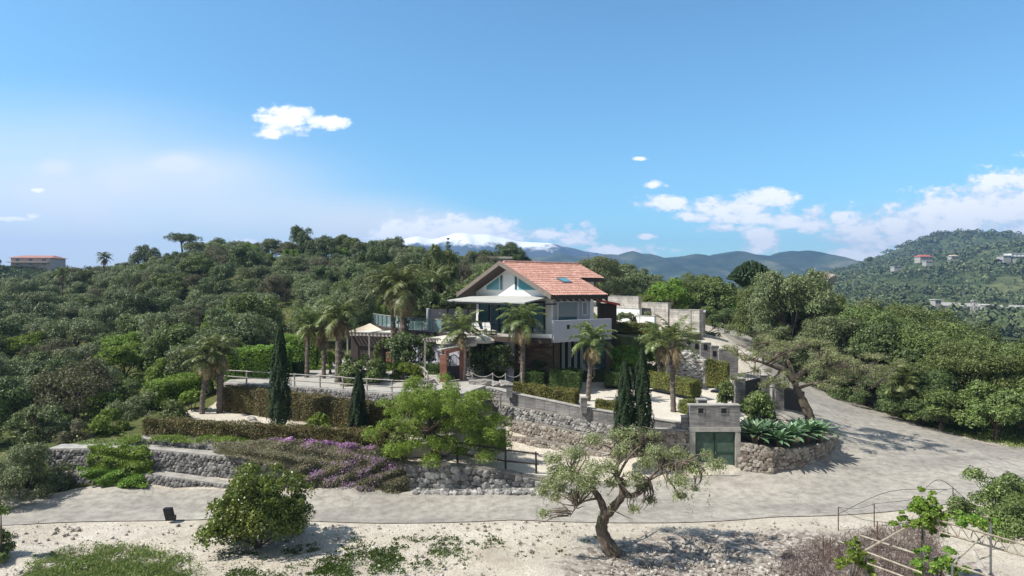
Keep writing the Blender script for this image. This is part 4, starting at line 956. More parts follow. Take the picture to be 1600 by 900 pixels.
# terrace deck
front = [gl(580, 61.4), gl(590, 59.0), gl(603, 56.6), gl(622, 54.6), gl(645, 52.4), gl(690, 49.4), gl(740, 47.3), gl(795, 45.2), gl(840, 44.3), gl(862, 43.9)]
rb = Vector(front[-1])+r2*5.7
mb = MB(); mb.prism(front+[(rb.x, rb.y), (6.6, 55.5), (-11, 67)], 6.45, 6.7); dk = mb.build('terrace_slab', M['deck'], house)
mb = MB()
for a, b_ in zip(front[:-1], front[1:]): mb.obox(a, b_, .1, 6.38, 6.74, off=-.02)
mb.build('edge_band', M['darkwood'], dk)
lw = [(x+.35, y+.35) for x, y in front[:8]]
mb = MB(); mb.prism(lw+[(-.2, 49.2), (6.4, 52.6), (6.5, 55.4), (-11, 66.6)], 2.6, 6.45); mb.build('lower_wall', M['shade_greywall'], house)
mb = MB(); mb.obox((.1, 48.1), (3.05, 47.6), .3, 3.0, 6.44); mb.obox((.1, 46.3), (.1, 48), .3, 3.0, 6.44); mb.build('stone_facing', M['brownstone'] if 'brownstone' in M else M['mortar'], house)
mb = MB(); mb.obox((3.1, 49.6), (8.0, 51.8), .1, 3.1, 6.44); mb.build('lower_glazing', M['window'], house)
for i in range(5):
    a = Vector((3.35+i*.5, 49.35+i*.22)); mb = MB()
    pts = [(a.x+.05*k, a.y+.022*k+(.03 if k % 2 else -.03)) for k in range(6)]
    mb.prism(pts+[(x+.01, y+.04) for x, y in reversed(pts)], 3.3, 6.4); mb.build('curtain', M['fabric'], house)
mb = MB()
q0 = Vector(front[7]); q1 = Vector(front[9])
mb.obox(q0, q1, .2, 6.44, 7.02, off=.14); mb.build('low_parapet', M['white'], house)
mb = MB(); mb.obox(q1+r2*.1, q1+r2*5.7, .22, 6.44, 7.95); par = mb.build('balcony_parapet', M['shade_greywall'], house)  # parapet shade also carried by the render colour
mb = MB(); c = q1+r2*1.3; mb.obox(c, c+r2*.28, .26, 7.35, 7.62); mb.build('opening', M['black'], par)
for c in (q1+r2*5.5, q1+r2*.5): mb = MB(); mb.obox((c.x-.2, c.y+.4), (c.x+.2, c.y+.4), .4, 3.1, 6.44); mb.build('pillar', M['darkwood'], house)
# side porch with red tiles at the right end
mb = MB(); mb.prism([(7.0, 52.0), (8.9, 52.6), (9.2, 55), (6.8, 55)], [9.15, 8.75, 8.75, 9.15], [9.3, 8.9, 8.9, 9.3]); pr = mb.build('porch_roof', plain('red_porch_tiles', (.5, .09, .07), .7, scale=6), house)
mb = MB(); mb.box(7.3, 8.7, 53.2, 54.8, 3.2, 8.9); mb.build('porch_wall', M['darkwood'], house)
# glass balustrade on the terrace edge
t_ = thing('glass_balustrade', 'clear glass balustrade with steel posts round the left end of the terrace', 'balustrade', (front[0][0], front[0][1], 6.74))
gp = [gl(600, 63.5)]+front[:6]
dense = []
for a, b_ in zip(gp[:-1], gp[1:]):
    n = max(1, round((Vector(b_)-Vector(a)).length/1.5))
    for i in range(n): dense.append(Vector(a).lerp(Vector(b_), i/n))
dense.append(Vector(gp[-1]))
mb = MB(); mr_ = MB()
for a, b_ in zip(dense[:-1], dense[1:]):
    d = (b_-a).normalized()*.06; mb.obox(a+d, b_-d, .02, 6.82, 7.7, off=.12); mr_.obox(a, b_, .05, 7.74, 7.79, off=.12)
mb.build('glass', M['rail_glass'], t_); mr_.build('handrail', M['silverwood'], t_)
for a in dense: mb = MB(); mb.box(a.x-.03, a.x+.03, a.y+.09, a.y+.15, 6.72, 7.76); mb.build('post', M['metal_grey'], t_)
# thin rail along the rest
t_ = thing('metal_railing', 'thin dark metal railing along the middle of the villa terrace', 'railing', (front[5][0], front[5][1], 6.74))
dn = []
for a, b_ in zip(front[5:7], front[6:8]):
    for i in range(3): dn.append(Vector(a).lerp(Vector(b_), i/3))
dn.append(Vector(front[7])); mb = MB()
for a, b_ in zip(dn[:-1], dn[1:]):
    for z in (7.05, 7.35, 7.68): mb.obox(a, b_, .025, z, z+.03, off=.12)
mb.build('rails', M['dark_metal'], t_)
for a in dn: mb = MB(); mb.box(a.x-.02, a.x+.02, a.y+.09, a.y+.13, 6.72, 7.7); mb.build('post', M['dark_metal'], t_)
# screen wall on the terrace
t_ = thing('screen_wall', 'lilac grey screen wall with small square openings at the back of the terrace', 'wall', (*gl(673, 52.6), 6.7))
mb = MB(); mb.obox(gl(673, 52.0), gl(712, 53.2), .18, 6.7, 8.45); mb.obox(gl(712.2, 53.2), gl(742, 54.0), .18, 6.7, 8.35); mb.obox(gl(673.2, 52.15), gl(668, 55.5), .18, 6.7, 8.45); mb.build('wall', M['lilac'], t_)
for uu, yy in ((687, 52.42), (700, 52.83), (722, 53.46)): x, y = gl(uu, yy); mb = MB(); mb.box(x-.09, x+.09, y-.13, y-.09, 8.05, 8.23); mb.build('opening', M['fabric'], t_)
# loungers
def lounger(x, y, z, rz, label):
    t_ = thing('sun_lounger', label, 'sun lounger', (x, y, z), rz, 'white loungers on the terrace')
    mb = MB(); mb.box(-.3, .3, -.9, .35, .3, .36); mb.build('seat', M['fabric'], t_, world=False)
    mb = MB(); mb.add([(-.3, .35, .3), (.3, .35, .3), (.3, .85, .85), (-.3, .85, .85), (-.3, .35, .36), (.3, .35, .36), (.3, .8, .9), (-.3, .8, .9)], [(3, 2, 1, 0), (4, 5, 6, 7), (0, 1, 5, 4), (1, 2, 6, 5), (2, 3, 7, 6), (3, 0, 4, 7)]); mb.build('backrest', M['white'], t_, world=False)
    for a, b_ in ((-.27, -.8), (.27, -.8), (-.27, .3), (.27, .3)): mb = MB(); mb.box(a-.025, a+.025, b_-.025, b_+.025, 0, .3); mb.build('leg', M['metal_grey'], t_, world=False)
x, y = gl(748, 48.4); lounger(x, y, 6.7, .5, 'white sun lounger on the terrace, nearer the screen wall')
x, y = gl(764, 48.0); lounger(x, y, 6.7, .35, 'white sun lounger on the terrace, nearer the tall palm')
mb = MB(); x, y = gl(650, 55.0); mb.box(x-.7, x+.7, y-.3, y+.3, 6.7, 7.3); tag(mb.build('storage_box', plain('mint_plastic', (.45, .6, .55), .6, scale=2)), 'pale mint storage box behind the glass balustrade', 'box')

# ------------------------------------------------------------------ pergolas, sail, gate, arch
def pergola(cor, z0, z1, n, label, canvas, seed, wall=None):
    "cor: four (x,y) corners, front-left, front-right, back-right, back-left"
    rg = random.Random(seed); c = [Vector(q) for q in cor]; t_ = thing('pergola', label, 'pergola', (c[0].x, c[0].y, z0))
    for i, q in enumerate(c+[c[0].lerp(c[1], .5)]): mb = MB(); mb.box(q.x-.06, q.x+.06, q.y-.06, q.y+.06, z0-.1, z1); mb.build('post', M['silverwood'], t_)
    mb = MB()
    for a, b_ in ((0, 1), (3, 2), (0, 3), (1, 2)): mb.obox(c[a], c[b_], .1, z1-.14, z1)
    mb.build('beams', M['silverwood'], t_)
    mb = MB()
    for i in range(n+1):
        a = c[0].lerp(c[1], i/n); b_ = c[3].lerp(c[2], i/n); d = (b_-a).normalized()*.25; mb.obox(a-d, b_+d, .07, z1+.005, z1+.1)
    mb.build('slats', M['silverwood'], t_)
    for f0, f1, g0, g1 in canvas:
        def bl(f, g): return c[0].lerp(c[1], f).lerp(c[3].lerp(c[2], f), g)
        q = [bl(f0, g0), bl(f1, g0), bl(f1, g1), bl(f0, g1)]; mb = MB(); mb.prism([tuple(v) for v in q], z1+.11, z1+.15); mb.build('canvas', M['fabric'], t_)
    return t_
pergola([gl(543, 54), gl(612, 52.2), gl(642, 55.6), gl(578, 57.5)], 3.9, 6.35, 12, 'left pergola with white slats and dark room behind, beside the shade sail', [(.1, .45, .15, .85), (.55, .9, .3, .95)], 1)
mb = MB(); mb.prism([gl(548, 54.6), gl(598, 53.4), gl(622, 56.4), gl(578, 57.2)], 3.9, 6.1); 
tag(mb.build('garden_room', plain('dark_room_boards', (.05, .04, .035), .9)), 'dark closed room under the left pergola', 'shed')
pergola([gl(664, 45.2), gl(726, 44.0), gl(752, 47.0), gl(692, 47.8)], 3.9, 6.55, 12, 'right pergola of bleached poles with white canvas above the brick gate', [(.12, .55, .1, .9), (.65, .95, .25, .9)], 2)
# shade sail
t_ = thing('shade_sail', 'cream triangular shade sail stretched from the terrace corner', 'shade sail', (*gl(545, 55), 3.9))
A = P(533, 520, 55.5); B = P(578, 505, 58.5); C_ = P(597, 515, 57.2); D_ = P(560, 521, 54.6); n = 8; V = []; F = []
for i in range(n+1):
    for j in range(n+1):
        f, g = i/n, j/n; q = A.lerp(D_, f).lerp(B.lerp(C_, f), g); q.z -= .35*math.sin(math.pi*f)*math.sin(math.pi*g)+(.5*g*(1-g))*.6; V.append(tuple(q))
for i in range(n):
    for j in range(n): k = i*(n+1)+j; F.append((k, k+1, k+n+2, k+n+1))
mb = MB(); mb.add(V, F); mb.build('canvas', plain('sand_canvas', (.62, .52, .4), .9, scale=1.5, c2=(.5, .42, .32)), t_)
for q in (A, D_): mb = MB(); mb.tube([(q.x, q.y, 3.9), tuple(q)], .05, 6); mb.build('mast', M['silverwood'], t_)
# parasols
def parasol(u, v, Yd, r_, label):
    p = P(u, v, Yd); t_ = thing('parasol', label, 'parasol', (p.x, p.y, 3.9), 0, 'cream parasols beside the right pergola'); mb = MB()
    V = [(p.x, p.y, p.z+.35)]+[(p.x+r_*math.cos(a), p.y+r_*math.sin(a), p.z-.1) for a in [k*math.pi/4+.3 for k in range(8)]]+[(p.x, p.y, p.z+.3)]+[(p.x+r_*math.cos(a), p.y+r_*math.sin(a), p.z-.28) for a in [k*math.pi/4+.3 for k in range(8)]]
    F = [(0, 1+k, 1+(k+1) % 8) for k in range(8)]+[(9, 10+(k+1) % 8, 10+k) for k in range(8)]+[(1+k, 10+k, 10+(k+1) % 8, 1+(k+1) % 8) for k in range(8)]
    mb.add(V, F); mb.build('canopy', M['fabric'], t_); mb = MB(); mb.tube([(p.x, p.y, 3.9), (p.x, p.y, p.z+.4)], .03, 6); mb.build('pole', M['silverwood'], t_)
parasol(700, 530, 45.0, .85, 'cream parasol partly under the right pergola')
parasol(754, 529, 46.0, .95, 'cream parasol right of the right pergola, by the dark ivy')
parasol(733, 534, 45.4, .6, 'small cream parasol behind the slim dark palm trunk')
# brick gate
t_ = thing('brick_gateway', 'red brick gateway with sloping top and dark iron gate in the garden', 'gateway', (*gl(693, 43), 3.8))
a = Vector(gl(693, 43)); b_ = Vector(gl(724, 44.2))
for q in (a, b_): mb = MB(); mb.box(q.x-.22, q.x+.22, q.y-.22, q.y+.22, 3.8, 5.75 if q is a else 6.0); mb.build('pillar', M['brick'], t_)
mb = MB(); mb.obox(a, b_, .4, 5.75, 6.0, 6.0, 6.25); mb.build('lintel', M['brick'], t_)
mb = MB(); mb.obox(a-Vector((.3, 0)), b_+Vector((.3, .1)), .5, 6.002, 6.08, 6.252, 6.33); mb.build('coping', M['cap'], t_)
mb = MB(); d = (b_-a)
for i in range(9): q = a+d*(.2+.6*i/8); mb.box(q.x-.015, q.x+.015, q.y-.015, q.y+.015, 3.9, 5.3+.35*math.sin(math.pi*i/8))
mb.tube([(*(a+d*(.2+.6*i/8)), 5.3+.35*math.sin(math.pi*i/8)) for i in range(9)], .03, 5); mb.obox(a+d*.2, a+d*.8, .03, 3.95, 4.9); mb.build('iron_gate', M['dark_metal'], t_)
post(608, 549, 577, 49.6, .42, 'red brick pillar under the ivy arch', 'brick_pillar', 'brick', False, 'pillar')
# ivy arch
p = P(606, 576, 50); rng = np.random.default_rng(8); t_ = thing('ivy_arch', 'round garden arch completely overgrown with ivy', 'arch', tuple(p))
cl = [(-.85, 0, z, .27) for z in np.linspace(.1, 1.3, 5)]+[(.85, 0, z, .27) for z in np.linspace(.1, 1.3, 5)]+[(.85*math.cos(a), 0, 1.3+.85*math.sin(a), .3) for a in np.linspace(0, math.pi, 9)]
V, F = clumpleaves(cl, 6500, .12, .08, rng, .8, .3, 0); link('foliage', mesh('arch_foliage', V, [F], M['green']), t_)
mb = MB(); mb.tube([(-.85, 0, -.1), (-.85, 0, 1.3)]+[(-.85*math.cos(a), 0, 1.3+.85*math.sin(a)) for a in np.linspace(0, math.pi, 9)]+[(.85, 0, -.1)], .05, 6); mb.build('frame', M['darkwood'], t_, world=False)

# ------------------------------------------------------------------ wooden rail fences
def railfence(pts, zs, h, nrails, label, step=1.9, mat_='silverwood', r_=.05, seed=1, cat='fence', name='rail_fence', sink=.1):
    rg = random.Random(seed); P3 = [Vector((*q, z)) for q, z in zip(pts, zs)]; posts = []
    for a, b_ in zip(P3[:-1], P3[1:]):
        n = max(1, round((b_-a).length/step))
        for i in range(n): posts.append(a.lerp(b_, i/n))
    posts.append(P3[-1]); t_ = thing(name, label, cat, tuple(P3[0]))
    for q in posts: mb = MB(); k = rg.uniform(-.04, .04); mb.tube([(q.x, q.y, q.z-sink), (q.x+k, q.y, q.z+h*1.05)], [r_*1.1, r_*.9], 6); mb.build('post', M[mat_], t_)
    for j in range(nrails):
        z = h*(1-.5*j)-.03 if nrails > 1 else h
        mb = MB()
        for a, b_ in zip(posts[:-1], posts[1:]):
            d = (b_-a).normalized()*.12; mb.tube([a-d+Vector((0, -.02, z+rg.uniform(-.02, .02))), b_+d+Vector((0, -.02, z+rg.uniform(-.02, .02)))], r_*.75, 6)
        mb.build('rail', M[mat_], t_)
    return t_
railfence([gl(350, 43), gl(385, 42.2), gl(500, 40.1), gl(612, 38.1), gl(668, 38.0)], [3.95]*5, .78, 2, 'long bleached wooden rail fence on the wall of the garden walkway', 1.8)
railfence([gl(665, 34.8), gl(715, 33.2), gl(790, 33.1), gl(838, 33.2)], [1.2, 1.1, .75, .55], 1.1, 2, 'dark wooden rail fence on the boulder landing', 1.9, 'darkwood', .06, 4)
railfence([gl(752, 39.5), gl(782, 39.3)], [3.0, 2.9], .8, 2, 'short dark rail beside the courtyard corner', 1.2, 'greywood', .05, 5)
railfence([gl(640, 46.5), gl(662, 43.5), gl(668, 41.5)], [4.0, 4.0, 3.95], .8, 3, 'crooked rustic log railing beside the creeper bank', 1.0, 'silverwood', .06, 6)
# rope rail round the white boulders at the head of the courtyard
t_ = thing('rope_barrier', 'slack rope barrier on low posts behind the white boulders', 'rope barrier', (*gl(725, 43.5), 3.9))
qs = [Vector((*gl(u, Yd), 3.85)) for u, Yd in ((724, 43.6), (738, 42.6), (770, 42.3), (790, 42.2), (815, 42.4))]
for q in qs: mb = MB(); mb.tube([q, q+Vector((0, 0, .75))], .045, 6); mb.build('post', M['silverwood'], t_)
mb = MB()
for a, b_ in zip(qs[:-1], qs[1:]): mb.tube([a.lerp(b_, f)+Vector((0, 0, .7-1.0*f*(1-f))) for f in np.linspace(0, 1, 7)], .025, 5)
mb.build('rope', M['silverwood'], t_)
rg = random.Random(4)
for i, (u, v, Yd, s) in enumerate([(742, 596, 42, .5), (758, 598, 41.8, .6), (776, 600, 41.5, .45), (790, 596, 41.5, .5), (670, 590, 42.5, .4), (655, 596, 42, .45), (394, 659, 38.6, .33), (400, 664, 37.6, .25)]):
    p = P(u, v, Yd); z = 3.9 if i < 6 else 2.25; V, F = stones(np.zeros((1, 3)), np.array([[s, s*.7, s*.45]]), np.random.default_rng(i))
    o = link('boulder', mesh('boulder', V, [F], M['block_white' if i < 6 else 'cap'], False)); o.location = (p.x, p.y, z+s*.2)
    tag(o, ['pale boulder at the left end of the rope barrier', 'largest pale boulder inside the rope barrier', 'pale boulder by the courtyard parapet post', 'pale boulder right of the rope barrier middle', 'pale boulder at the log railing foot', 'pale boulder just below the log railing', 'round pale stone near the first big cypress', 'small flat stone near the first big cypress'][i], 'boulder', 'pale boulders in the garden')

# ------------------------------------------------------------------ upper level walls, drive wall, gate pillars
def stackw(name, segs, w, label, mat_='stack_far', cat='stone wall', cap=.05, part='wall'):
    t_ = thing(name, label, cat, (segs[0][0][0], segs[0][0][1], segs[0][2])); mb = MB(); mc = MB()
    for i, (a, b_, z0, z1) in enumerate(segs):
        mb.obox(a, b_, w, z0, z1); mc.obox(a, b_, w+.06, z1+.001, z1+cap)
    mb.build(part, M[mat_], t_); mc.build('coping', M['cap'], t_); return t_
stackw('stone_wall', [(gl(944, 67), gl(1000, 62), 6.0, 9.35)], .4, 'tall grey block wall right behind the villa roof end')
stackw('stone_wall', [(gl(1001, 64), gl(1046, 60.5), 6.0, 8.75)], .4, 'second grey block wall stepping down right of the villa')
stackw('stone_wall', [(gl(1036, 61.5), gl(1082, 58.2), 6.0, 8.15)], .4, 'third grey block wall above the courtyard palm')
stackw('stone_wall', [(gl(1080, 58.5), gl(1096, 57.4), 5.0, 8.2), (gl(1097.5, 57.8), gl(1098, 63), 5.0, 8.0)], .5, 'end pillar of the block walls with dark slots at the drive')
stackw('stone_wall', [(gl(962, 61), gl(1001, 57.5), 6.2, 8.3), (gl(1001.5, 57.5), gl(1024, 56), 6.2, 7.7)], .25, 'low white plastered wall in front of the block walls', 'white')
for uu, v0 in ((1085, 498), (1091, 506)): pass
# battlement wall by the steps
t_ = thing('battlement_wall', 'grey stepped wall with square holes beside the upper drive', 'stone wall', (*gl(1056, 50.4), 4.5))
sg = [(1052, 1074, 529, 50.6), (1074, 1094, 533, 50.2), (1094, 1110, 536, 49.8), (1110, 1122, 541, 49.6), (1122, 1152, 546, 49.3)]
mb = MB(); mc = MB()
for u0, u1, v, Yd in sg: mb.obox(gl(u0, Yd), gl(u1-.1, Yd), .45, 3.0, zat(v, Yd)); mc.obox(gl(u0, Yd), gl(u1-.1, Yd), .5, zat(v, Yd)+.001, zat(v, Yd)+.06)
mb.build('wall', M['stack'], t_); mc.build('coping', M['cap'], t_)
for u, v, Yd in ((1074, 533, 50.2), (1087, 540, 50.2), (1101, 542, 49.8), (1115, 552, 49.6)):
    p = P(u, v, Yd); mb = MB(); mb.box(p.x-.13, p.x+.13, p.y-.25, p.y-.228, p.z-.2, p.z+.2); mb.build('opening', M['black'], t_)
wallrun([(1054, 552, 48.4), (1078, 549, 48.2), (1102, 566, 47.6)], 2.4, .3, 'white_rock', 'rough pale rock face in rows left of the tall hedge block', 101, .6, 'rock wall', 'rock_wall', capw=0, asp=(1.9, .45))
post(1046, 552, 597, 48.0, .45, 'pale stepped stone pier at the left end of the rock face', mat_='cap')
post(1103, 562, 600, 46.6, .3, 'slim pale pier between the rock face and hedge block', mat_='cap')
# entrance
post(1154, 590, 640, 40.6, .62, 'grey stone gate pillar next to the green shrub', 'gate_pillar', 'stack', True, 'gate pillar')
post(1193, 585, 640, 43.5, .6, 'grey stone gate pillar hidden behind the leaning olive', 'gate_pillar', 'stack', True, 'gate pillar')
post(1216, 598, 648, 42.0, .55, 'grey stone gate pillar right of the bright shrub', 'gate_pillar', 'stack', True, 'gate pillar')
t_ = thing('gate_panel', 'dark solid panel between pillar and olive trunk at the entrance', 'gate', (*gl(1225, 42.2), 2.1)); mb = MB(); mb.obox(gl(1223, 42.3), gl(1256, 43.2), .12, 1.5, 3.75, 1.4, 3.2); mb.build('panel', M['dark_metal'], t_)
t_ = thing('gate_panel', 'dark metal gate leaf standing open by the first gate pillar', 'gate', (*gl(1164, 41), 2.5)); mb = MB(); mb.obox(gl(1163, 41.2), gl(1188, 42.8), .08, 2.5, 4.2); mb.build('panel', M['dark_metal'], t_)
mb = MB(); a = Vector(gl(1163, 41.2)); b_ = Vector(gl(1188, 42.8))
for i in range(12): q = a.lerp(b_, i/11); mb.box(q.x-.015, q.x+.015, q.y-.015, q.y+.015, 4.2, 4.75)
mb.obox(a, b_, .03, 4.7, 4.74); mb.build('bars', M['dark_metal'], t_)
# raised bed of fieldstone with agaves
t_ = thing('stone_planter', 'curved raised bed of warm fieldstones right of the green garage door', 'planter', (*gl(1158, 34.9), 0))
pb = [gl(1158, 34.95), gl(1205, 34.6), gl(1250, 35.4), gl(1290, 37.2), gl(1308, 39.2)]; zt = [1.75, 1.55, 1.3, 1.25, 1.2]
for i in range(4): stonewall('stone_planter', pb[i], pb[i+1], -.1, zt[i], -.1, zt[i+1], .5, .25, 'rock_warm', None, seed=110+i, parent=t_, cap=False)
mb = MB(); mb.prism(pb+[(18.5, 40.5), (15.0, 39.6), (13.0, 38.0)], -.1, [z-.12 for z in zt]+[1.45, 1.9, 1.9]); mb.build('soil', plain('dark_soil', (.16, .13, .1), .95, scale=5), t_)
# ------------------------------------------------------------------ hedges and bushes of the garden
def hl(pts): return [(*gl(u, Yd), z) for u, Yd, z in pts]
hedge(hl([(230, 34.9, 2.3), (330, 34.6, 2.2), (420, 34.3, 2.08), (520, 34.0, 1.95), (604, 33.7, 1.82)]), .75, .78, 'long low clipped hedge with reddish top above the gabion walls', 'hedge_red', 1)
hedge(hl([(357, 41.4, 2.35), (460, 38.9, 2.3), (576, 36.6, 2.15), (612, 36.2, 2.1)]), .9, 1.5, 'tall clipped brownish hedge below the walkway rail', 'hedge_red', 2)
hedge(hl([(803, 41.3, 3.3), (850, 40.2, 3.2), (902, 39.3, 3.1)]), .8, .78, 'low golden red hedge on the courtyard edge beside the first stone post', 'hedge_gold', 3)
hedge(hl([(932, 38.6, 2.95), (972, 38.1, 2.9)]), .6, .5, 'small golden hedge piece left of the tall cypress pair', 'hedge_gold', 4)
hedge(hl([(1068, 38.0, 2.75), (1090, 38.6, 2.75)]), .8, .75, 'golden hedge piece behind the garage block', 'hedge_gold', 5)
hedge(hl([(763, 46.9, 3.3), (800, 46.6, 3.3)]), 1.4, .95, 'dark green clipped box hedge furthest left on the courtyard', 'hedge', 6)
hedge(hl([(812, 46.0, 3.3), (852, 45.6, 3.3)]), 1.4, .95, 'dark green clipped box hedge behind the courtyard palm trunk', 'hedge', 7)
hedge(hl([(862, 44.6, 3.3), (907, 44.2, 3.3)]), 1.8, 1.2, 'largest dark green clipped box hedge, in front of the curtained doors', 'hedge', 8)
hedge(hl([(800, 49.2, 3.3), (845, 48.8, 3.3)]), 1.0, .95, 'clipped box hedge against the brown stone wall of the villa', 'hedge', 9)
hedge(hl([(945, 46.3, 3.25), (986, 46.0, 3.25)]), 1.2, .85, 'dark green clipped box hedge right of the grey palm trunk', 'hedge', 10)
hedge(hl([(1012, 45.9, 3.25), (1050, 44.0, 3.2), (1088, 42.2, 3.05)]), 1.0, .95, 'clipped green hedge running diagonally behind the cypress pair', 'hedge_gold', 11)
hedge(hl([(1105, 45.6, 3.3), (1138, 45.0, 3.1)]), 1.0, 1.8, 'tall yellow green hedge block at the courtyard entrance', 'hedge_gold', 12)
hedge(hl([(957, 56.5, 6.35), (990, 56.0, 6.3), (1026, 55.2, 6.15)]), .9, .85, 'golden brown hedge on the upper level below the white wall', 'hedge_gold', 13)
hedge(hl([(655, 47.2, 3.9), (700, 46.8, 3.9)]), .9, .7, 'low clipped hedge behind the brick gateway', 'hedge', 14)
hedge(hl([(622, 48.8, 3.9), (652, 48.4, 3.9)]), .9, .6, 'low clipped hedge right of the ivy arch', 'hedge', 15)
hedge(hl([(450, 47.0, 3.8), (478, 46.6, 3.9)]), .9, .9, 'small clipped hedge between the palm trunks of the walkway', 'hedge', 16)
# loose bushes: clumps placed in photograph pixels around a depth
def pbush(base, Yd, ells, n, ln, wd, mat_, label, cat='bush', name='bush', seed=1, dy=.6, z=None, **k):
    "base: (u,v); ells: (u,v,r_px) clump centres"
    rng = np.random.default_rng(seed); b_ = P(base[0], base[1], Yd); cl = []
    for (u, v, r_) in ells:
        q = P(u, v, Yd); cl.append((q.x-b_.x, rng.uniform(-dy, dy), q.z-b_.z, r_*Yd/1000))
    return bush(b_.x, b_.y, b_.z if z is None else z, cl, n, ln, wd, mat_, label, cat, name, seed, **k)
def fill(u0, u1, v0, v1, r_, n, seed, dome=True):
    rng = random.Random(seed); out = []
    while len(out) < n:
        u, v = rng.uniform(u0, u1), rng.uniform(v0, v1); cu, cv = (u0+u1)/2, v1
        if dome and ((u-cu)/((u1-u0)/2))**2+((cv-v)/(v1-v0))**2 > 1: continue
        out.append((u, v, r_*rng.uniform(.7, 1.25)))
    return out
pbush((405, 848), 25.5, fill(335, 472, 738, 838, 20, 44, 1)+[(395, 735, 12), (420, 745, 12), (372, 748, 11), (440, 752, 11), (345, 785, 14), (468, 790, 14), (400, 790, 38), (425, 800, 34), (375, 805, 34), (350, 822, 22), (455, 822, 22), (400, 830, 26)], 30000, .13, .07, 'citrus',
      'big glossy citrus bush standing on the pale gravel below the road', 'bush', seed=3, dy=1.6, spread=.9, shell=.35)
pbush((205, 672), 41.5, fill(168, 250, 618, 668, 13, 22, 2)+[(205, 648, 24)], 16000, .13, .04, 'olive', 'round grey green shrub left of the sandy terrace', seed=4, dy=1.3)
pbush((262, 672), 38.5, fill(240, 290, 632, 668, 11, 14, 41)+[(262, 655, 15)], 7000, .13, .07, 'green', 'dark green bush between the round grey shrub and the reddish hedge', seed=42, dy=.8)
pbush((118, 694), 36.5, fill(92, 145, 662, 690, 9, 14, 43), 4500, .13, .05, 'brownish', 'low brownish scrub bush on the grass above the left gabions', seed=43, dy=.8)
pbush((165, 690), 37.5, fill(140, 192, 650, 684, 10, 14, 44), 5500, .13, .07, 'bright', 'low fresh green bush above the ivy covered gabions', seed=44, dy=.7)
pbush((60, 700), 37.0, fill(20, 96, 640, 694, 13, 18, 45), 8000, .13, .06, 'olive', 'grey green bush above the silvery shrub', seed=45, dy=1.0)
pbush((35, 790), 31.0, fill(-25, 72, 695, 780, 16, 30, 3)+[(20, 745, 38), (40, 760, 30)], 26000, .12, .04, 'olive', 'large silvery green shrub at the left end of the gabion walls', seed=5, dy=1.6)
pbush((2, 885), 24.0, fill(-30, 18, 775, 880, 12, 12, 4), 4500, .13, .06, 'green', 'dark leafy shrub cut by the left edge beside the road', seed=6)
pbush((497, 676), 35.8, [(490, 662, 10), (503, 660, 11), (497, 654, 9), (484, 668, 8), (510, 668, 8)], 2200, .14, .08, 'bright', 'small round bright green bush between the two cypresses on the sand', seed=7, dy=.3)
pbush((300, 655), 41.0, [(300, 622, 13), (285, 628, 10), (312, 620, 10), (275, 648, 9), (288, 650, 8)], 2500, .2, .13, 'bright', 'large leaved light green bush next to the palm pair', seed=8, dy=.5)
hedge([(*gl(238, 42.5), 2.3), (*gl(318, 45.5), 2.7)], 2.0, 1.5, 'bright green loose hedge behind the palm pair', 'bright', 17, .14, .08, 330, rag=.22)
hedge([(*gl(352, 45.0), 3.6), (*gl(452, 46.2), 3.8)], 1.8, 2.2, 'bright green hedge on the walkway behind the first cypress', 'bright', 18, .13, .075, 380, rag=.2)
hedge([(*gl(444, 50), 3.8), (*gl(500, 50), 3.9)], 1.8, 2.6, 'bright green hedge behind the group of palm trunks', 'bright', 19, .13, .075, 380, rag=.2)
hedge([(*gl(150, 41.5), 1.9), (*gl(176, 42.5), 2.1)], 1.6, 1.1, 'dark bright green bush at the foot of the small tree', 'bright', 20, .17, .09, 200, rag=.2)
pbush((560, 602), 42.0, fill(538, 588, 562, 600, 10, 26, 5, False), 7500, .13, .09, 'green', 'dark green creeper block behind the small cypress', 'creeper', 'creeper', seed=9, dy=.8)
pbush((625, 596), 43.5, fill(592, 660, 572, 594, 8, 30, 6, False), 8000, .13, .09, 'bright', 'bright green creeper bank beside the log railing', 'creeper', 'creeper', seed=10, dy=.9)
pbush((517, 580), 47, fill(505, 535, 552, 578, 8, 12, 7, False), 3000, .13, .09, 'bright', 'creeper between palm trunks and left pergola', 'creeper', 'creeper', seed=11, dy=.6)
pbush((640, 573), 48.5, fill(612, 672, 530, 570, 12, 30, 8, False), 11000, .15, .09, 'dark', 'dark ivy mass between the ivy arch and the right pergola', 'ivy bush', 'ivy_bush', seed=12, dy=1.0)
pbush((762, 592), 46.2, fill(732, 798, 546, 590, 13, 36, 9, False)+[(750, 560, 26), (780, 560, 24)], 15000, .16, .09, 'dark', 'tall dark ivy mass right of the brick gateway', 'ivy bush', 'ivy_bush', seed=13, dy=1.2)
pbush((680, 495), 60.0, fill(640, 722, 462, 495, 10, 34, 10, False), 12000, .2, .12, 'dark', 'ivy covered bank behind the terrace screen wall', 'ivy bush', 'ivy_bush', seed=14, dy=1.0)
hedge([(*gl(690, 63), 8.3), (*gl(742, 60), 8.0)], 1.4, 2.1, 'straight clipped hedge left of the villa gable', 'green', 21, .16, .1, 200)
pbush((600, 500), 62.5, fill(575, 625, 478, 498, 9, 14, 11, False), 4500, .2, .12, 'bright', 'leafy bush behind the glass balustrade', seed=15, dy=.8)
pbush((1185, 668), 38.7, fill(1160, 1208, 624, 662, 12, 22, 12)+[(1185, 645, 20)], 9500, .13, .075, 'green', 'dense bright green shrub above the agaves', seed=16, dy=.8, z=1.9)
pbush((1134, 636), 41.0, fill(1125, 1144, 600, 632, 7, 12, 13, False), 3200, .13, .07, 'green', 'narrow green shrub in front of the first gate pillar', seed=17, dy=.3, z=2.6)
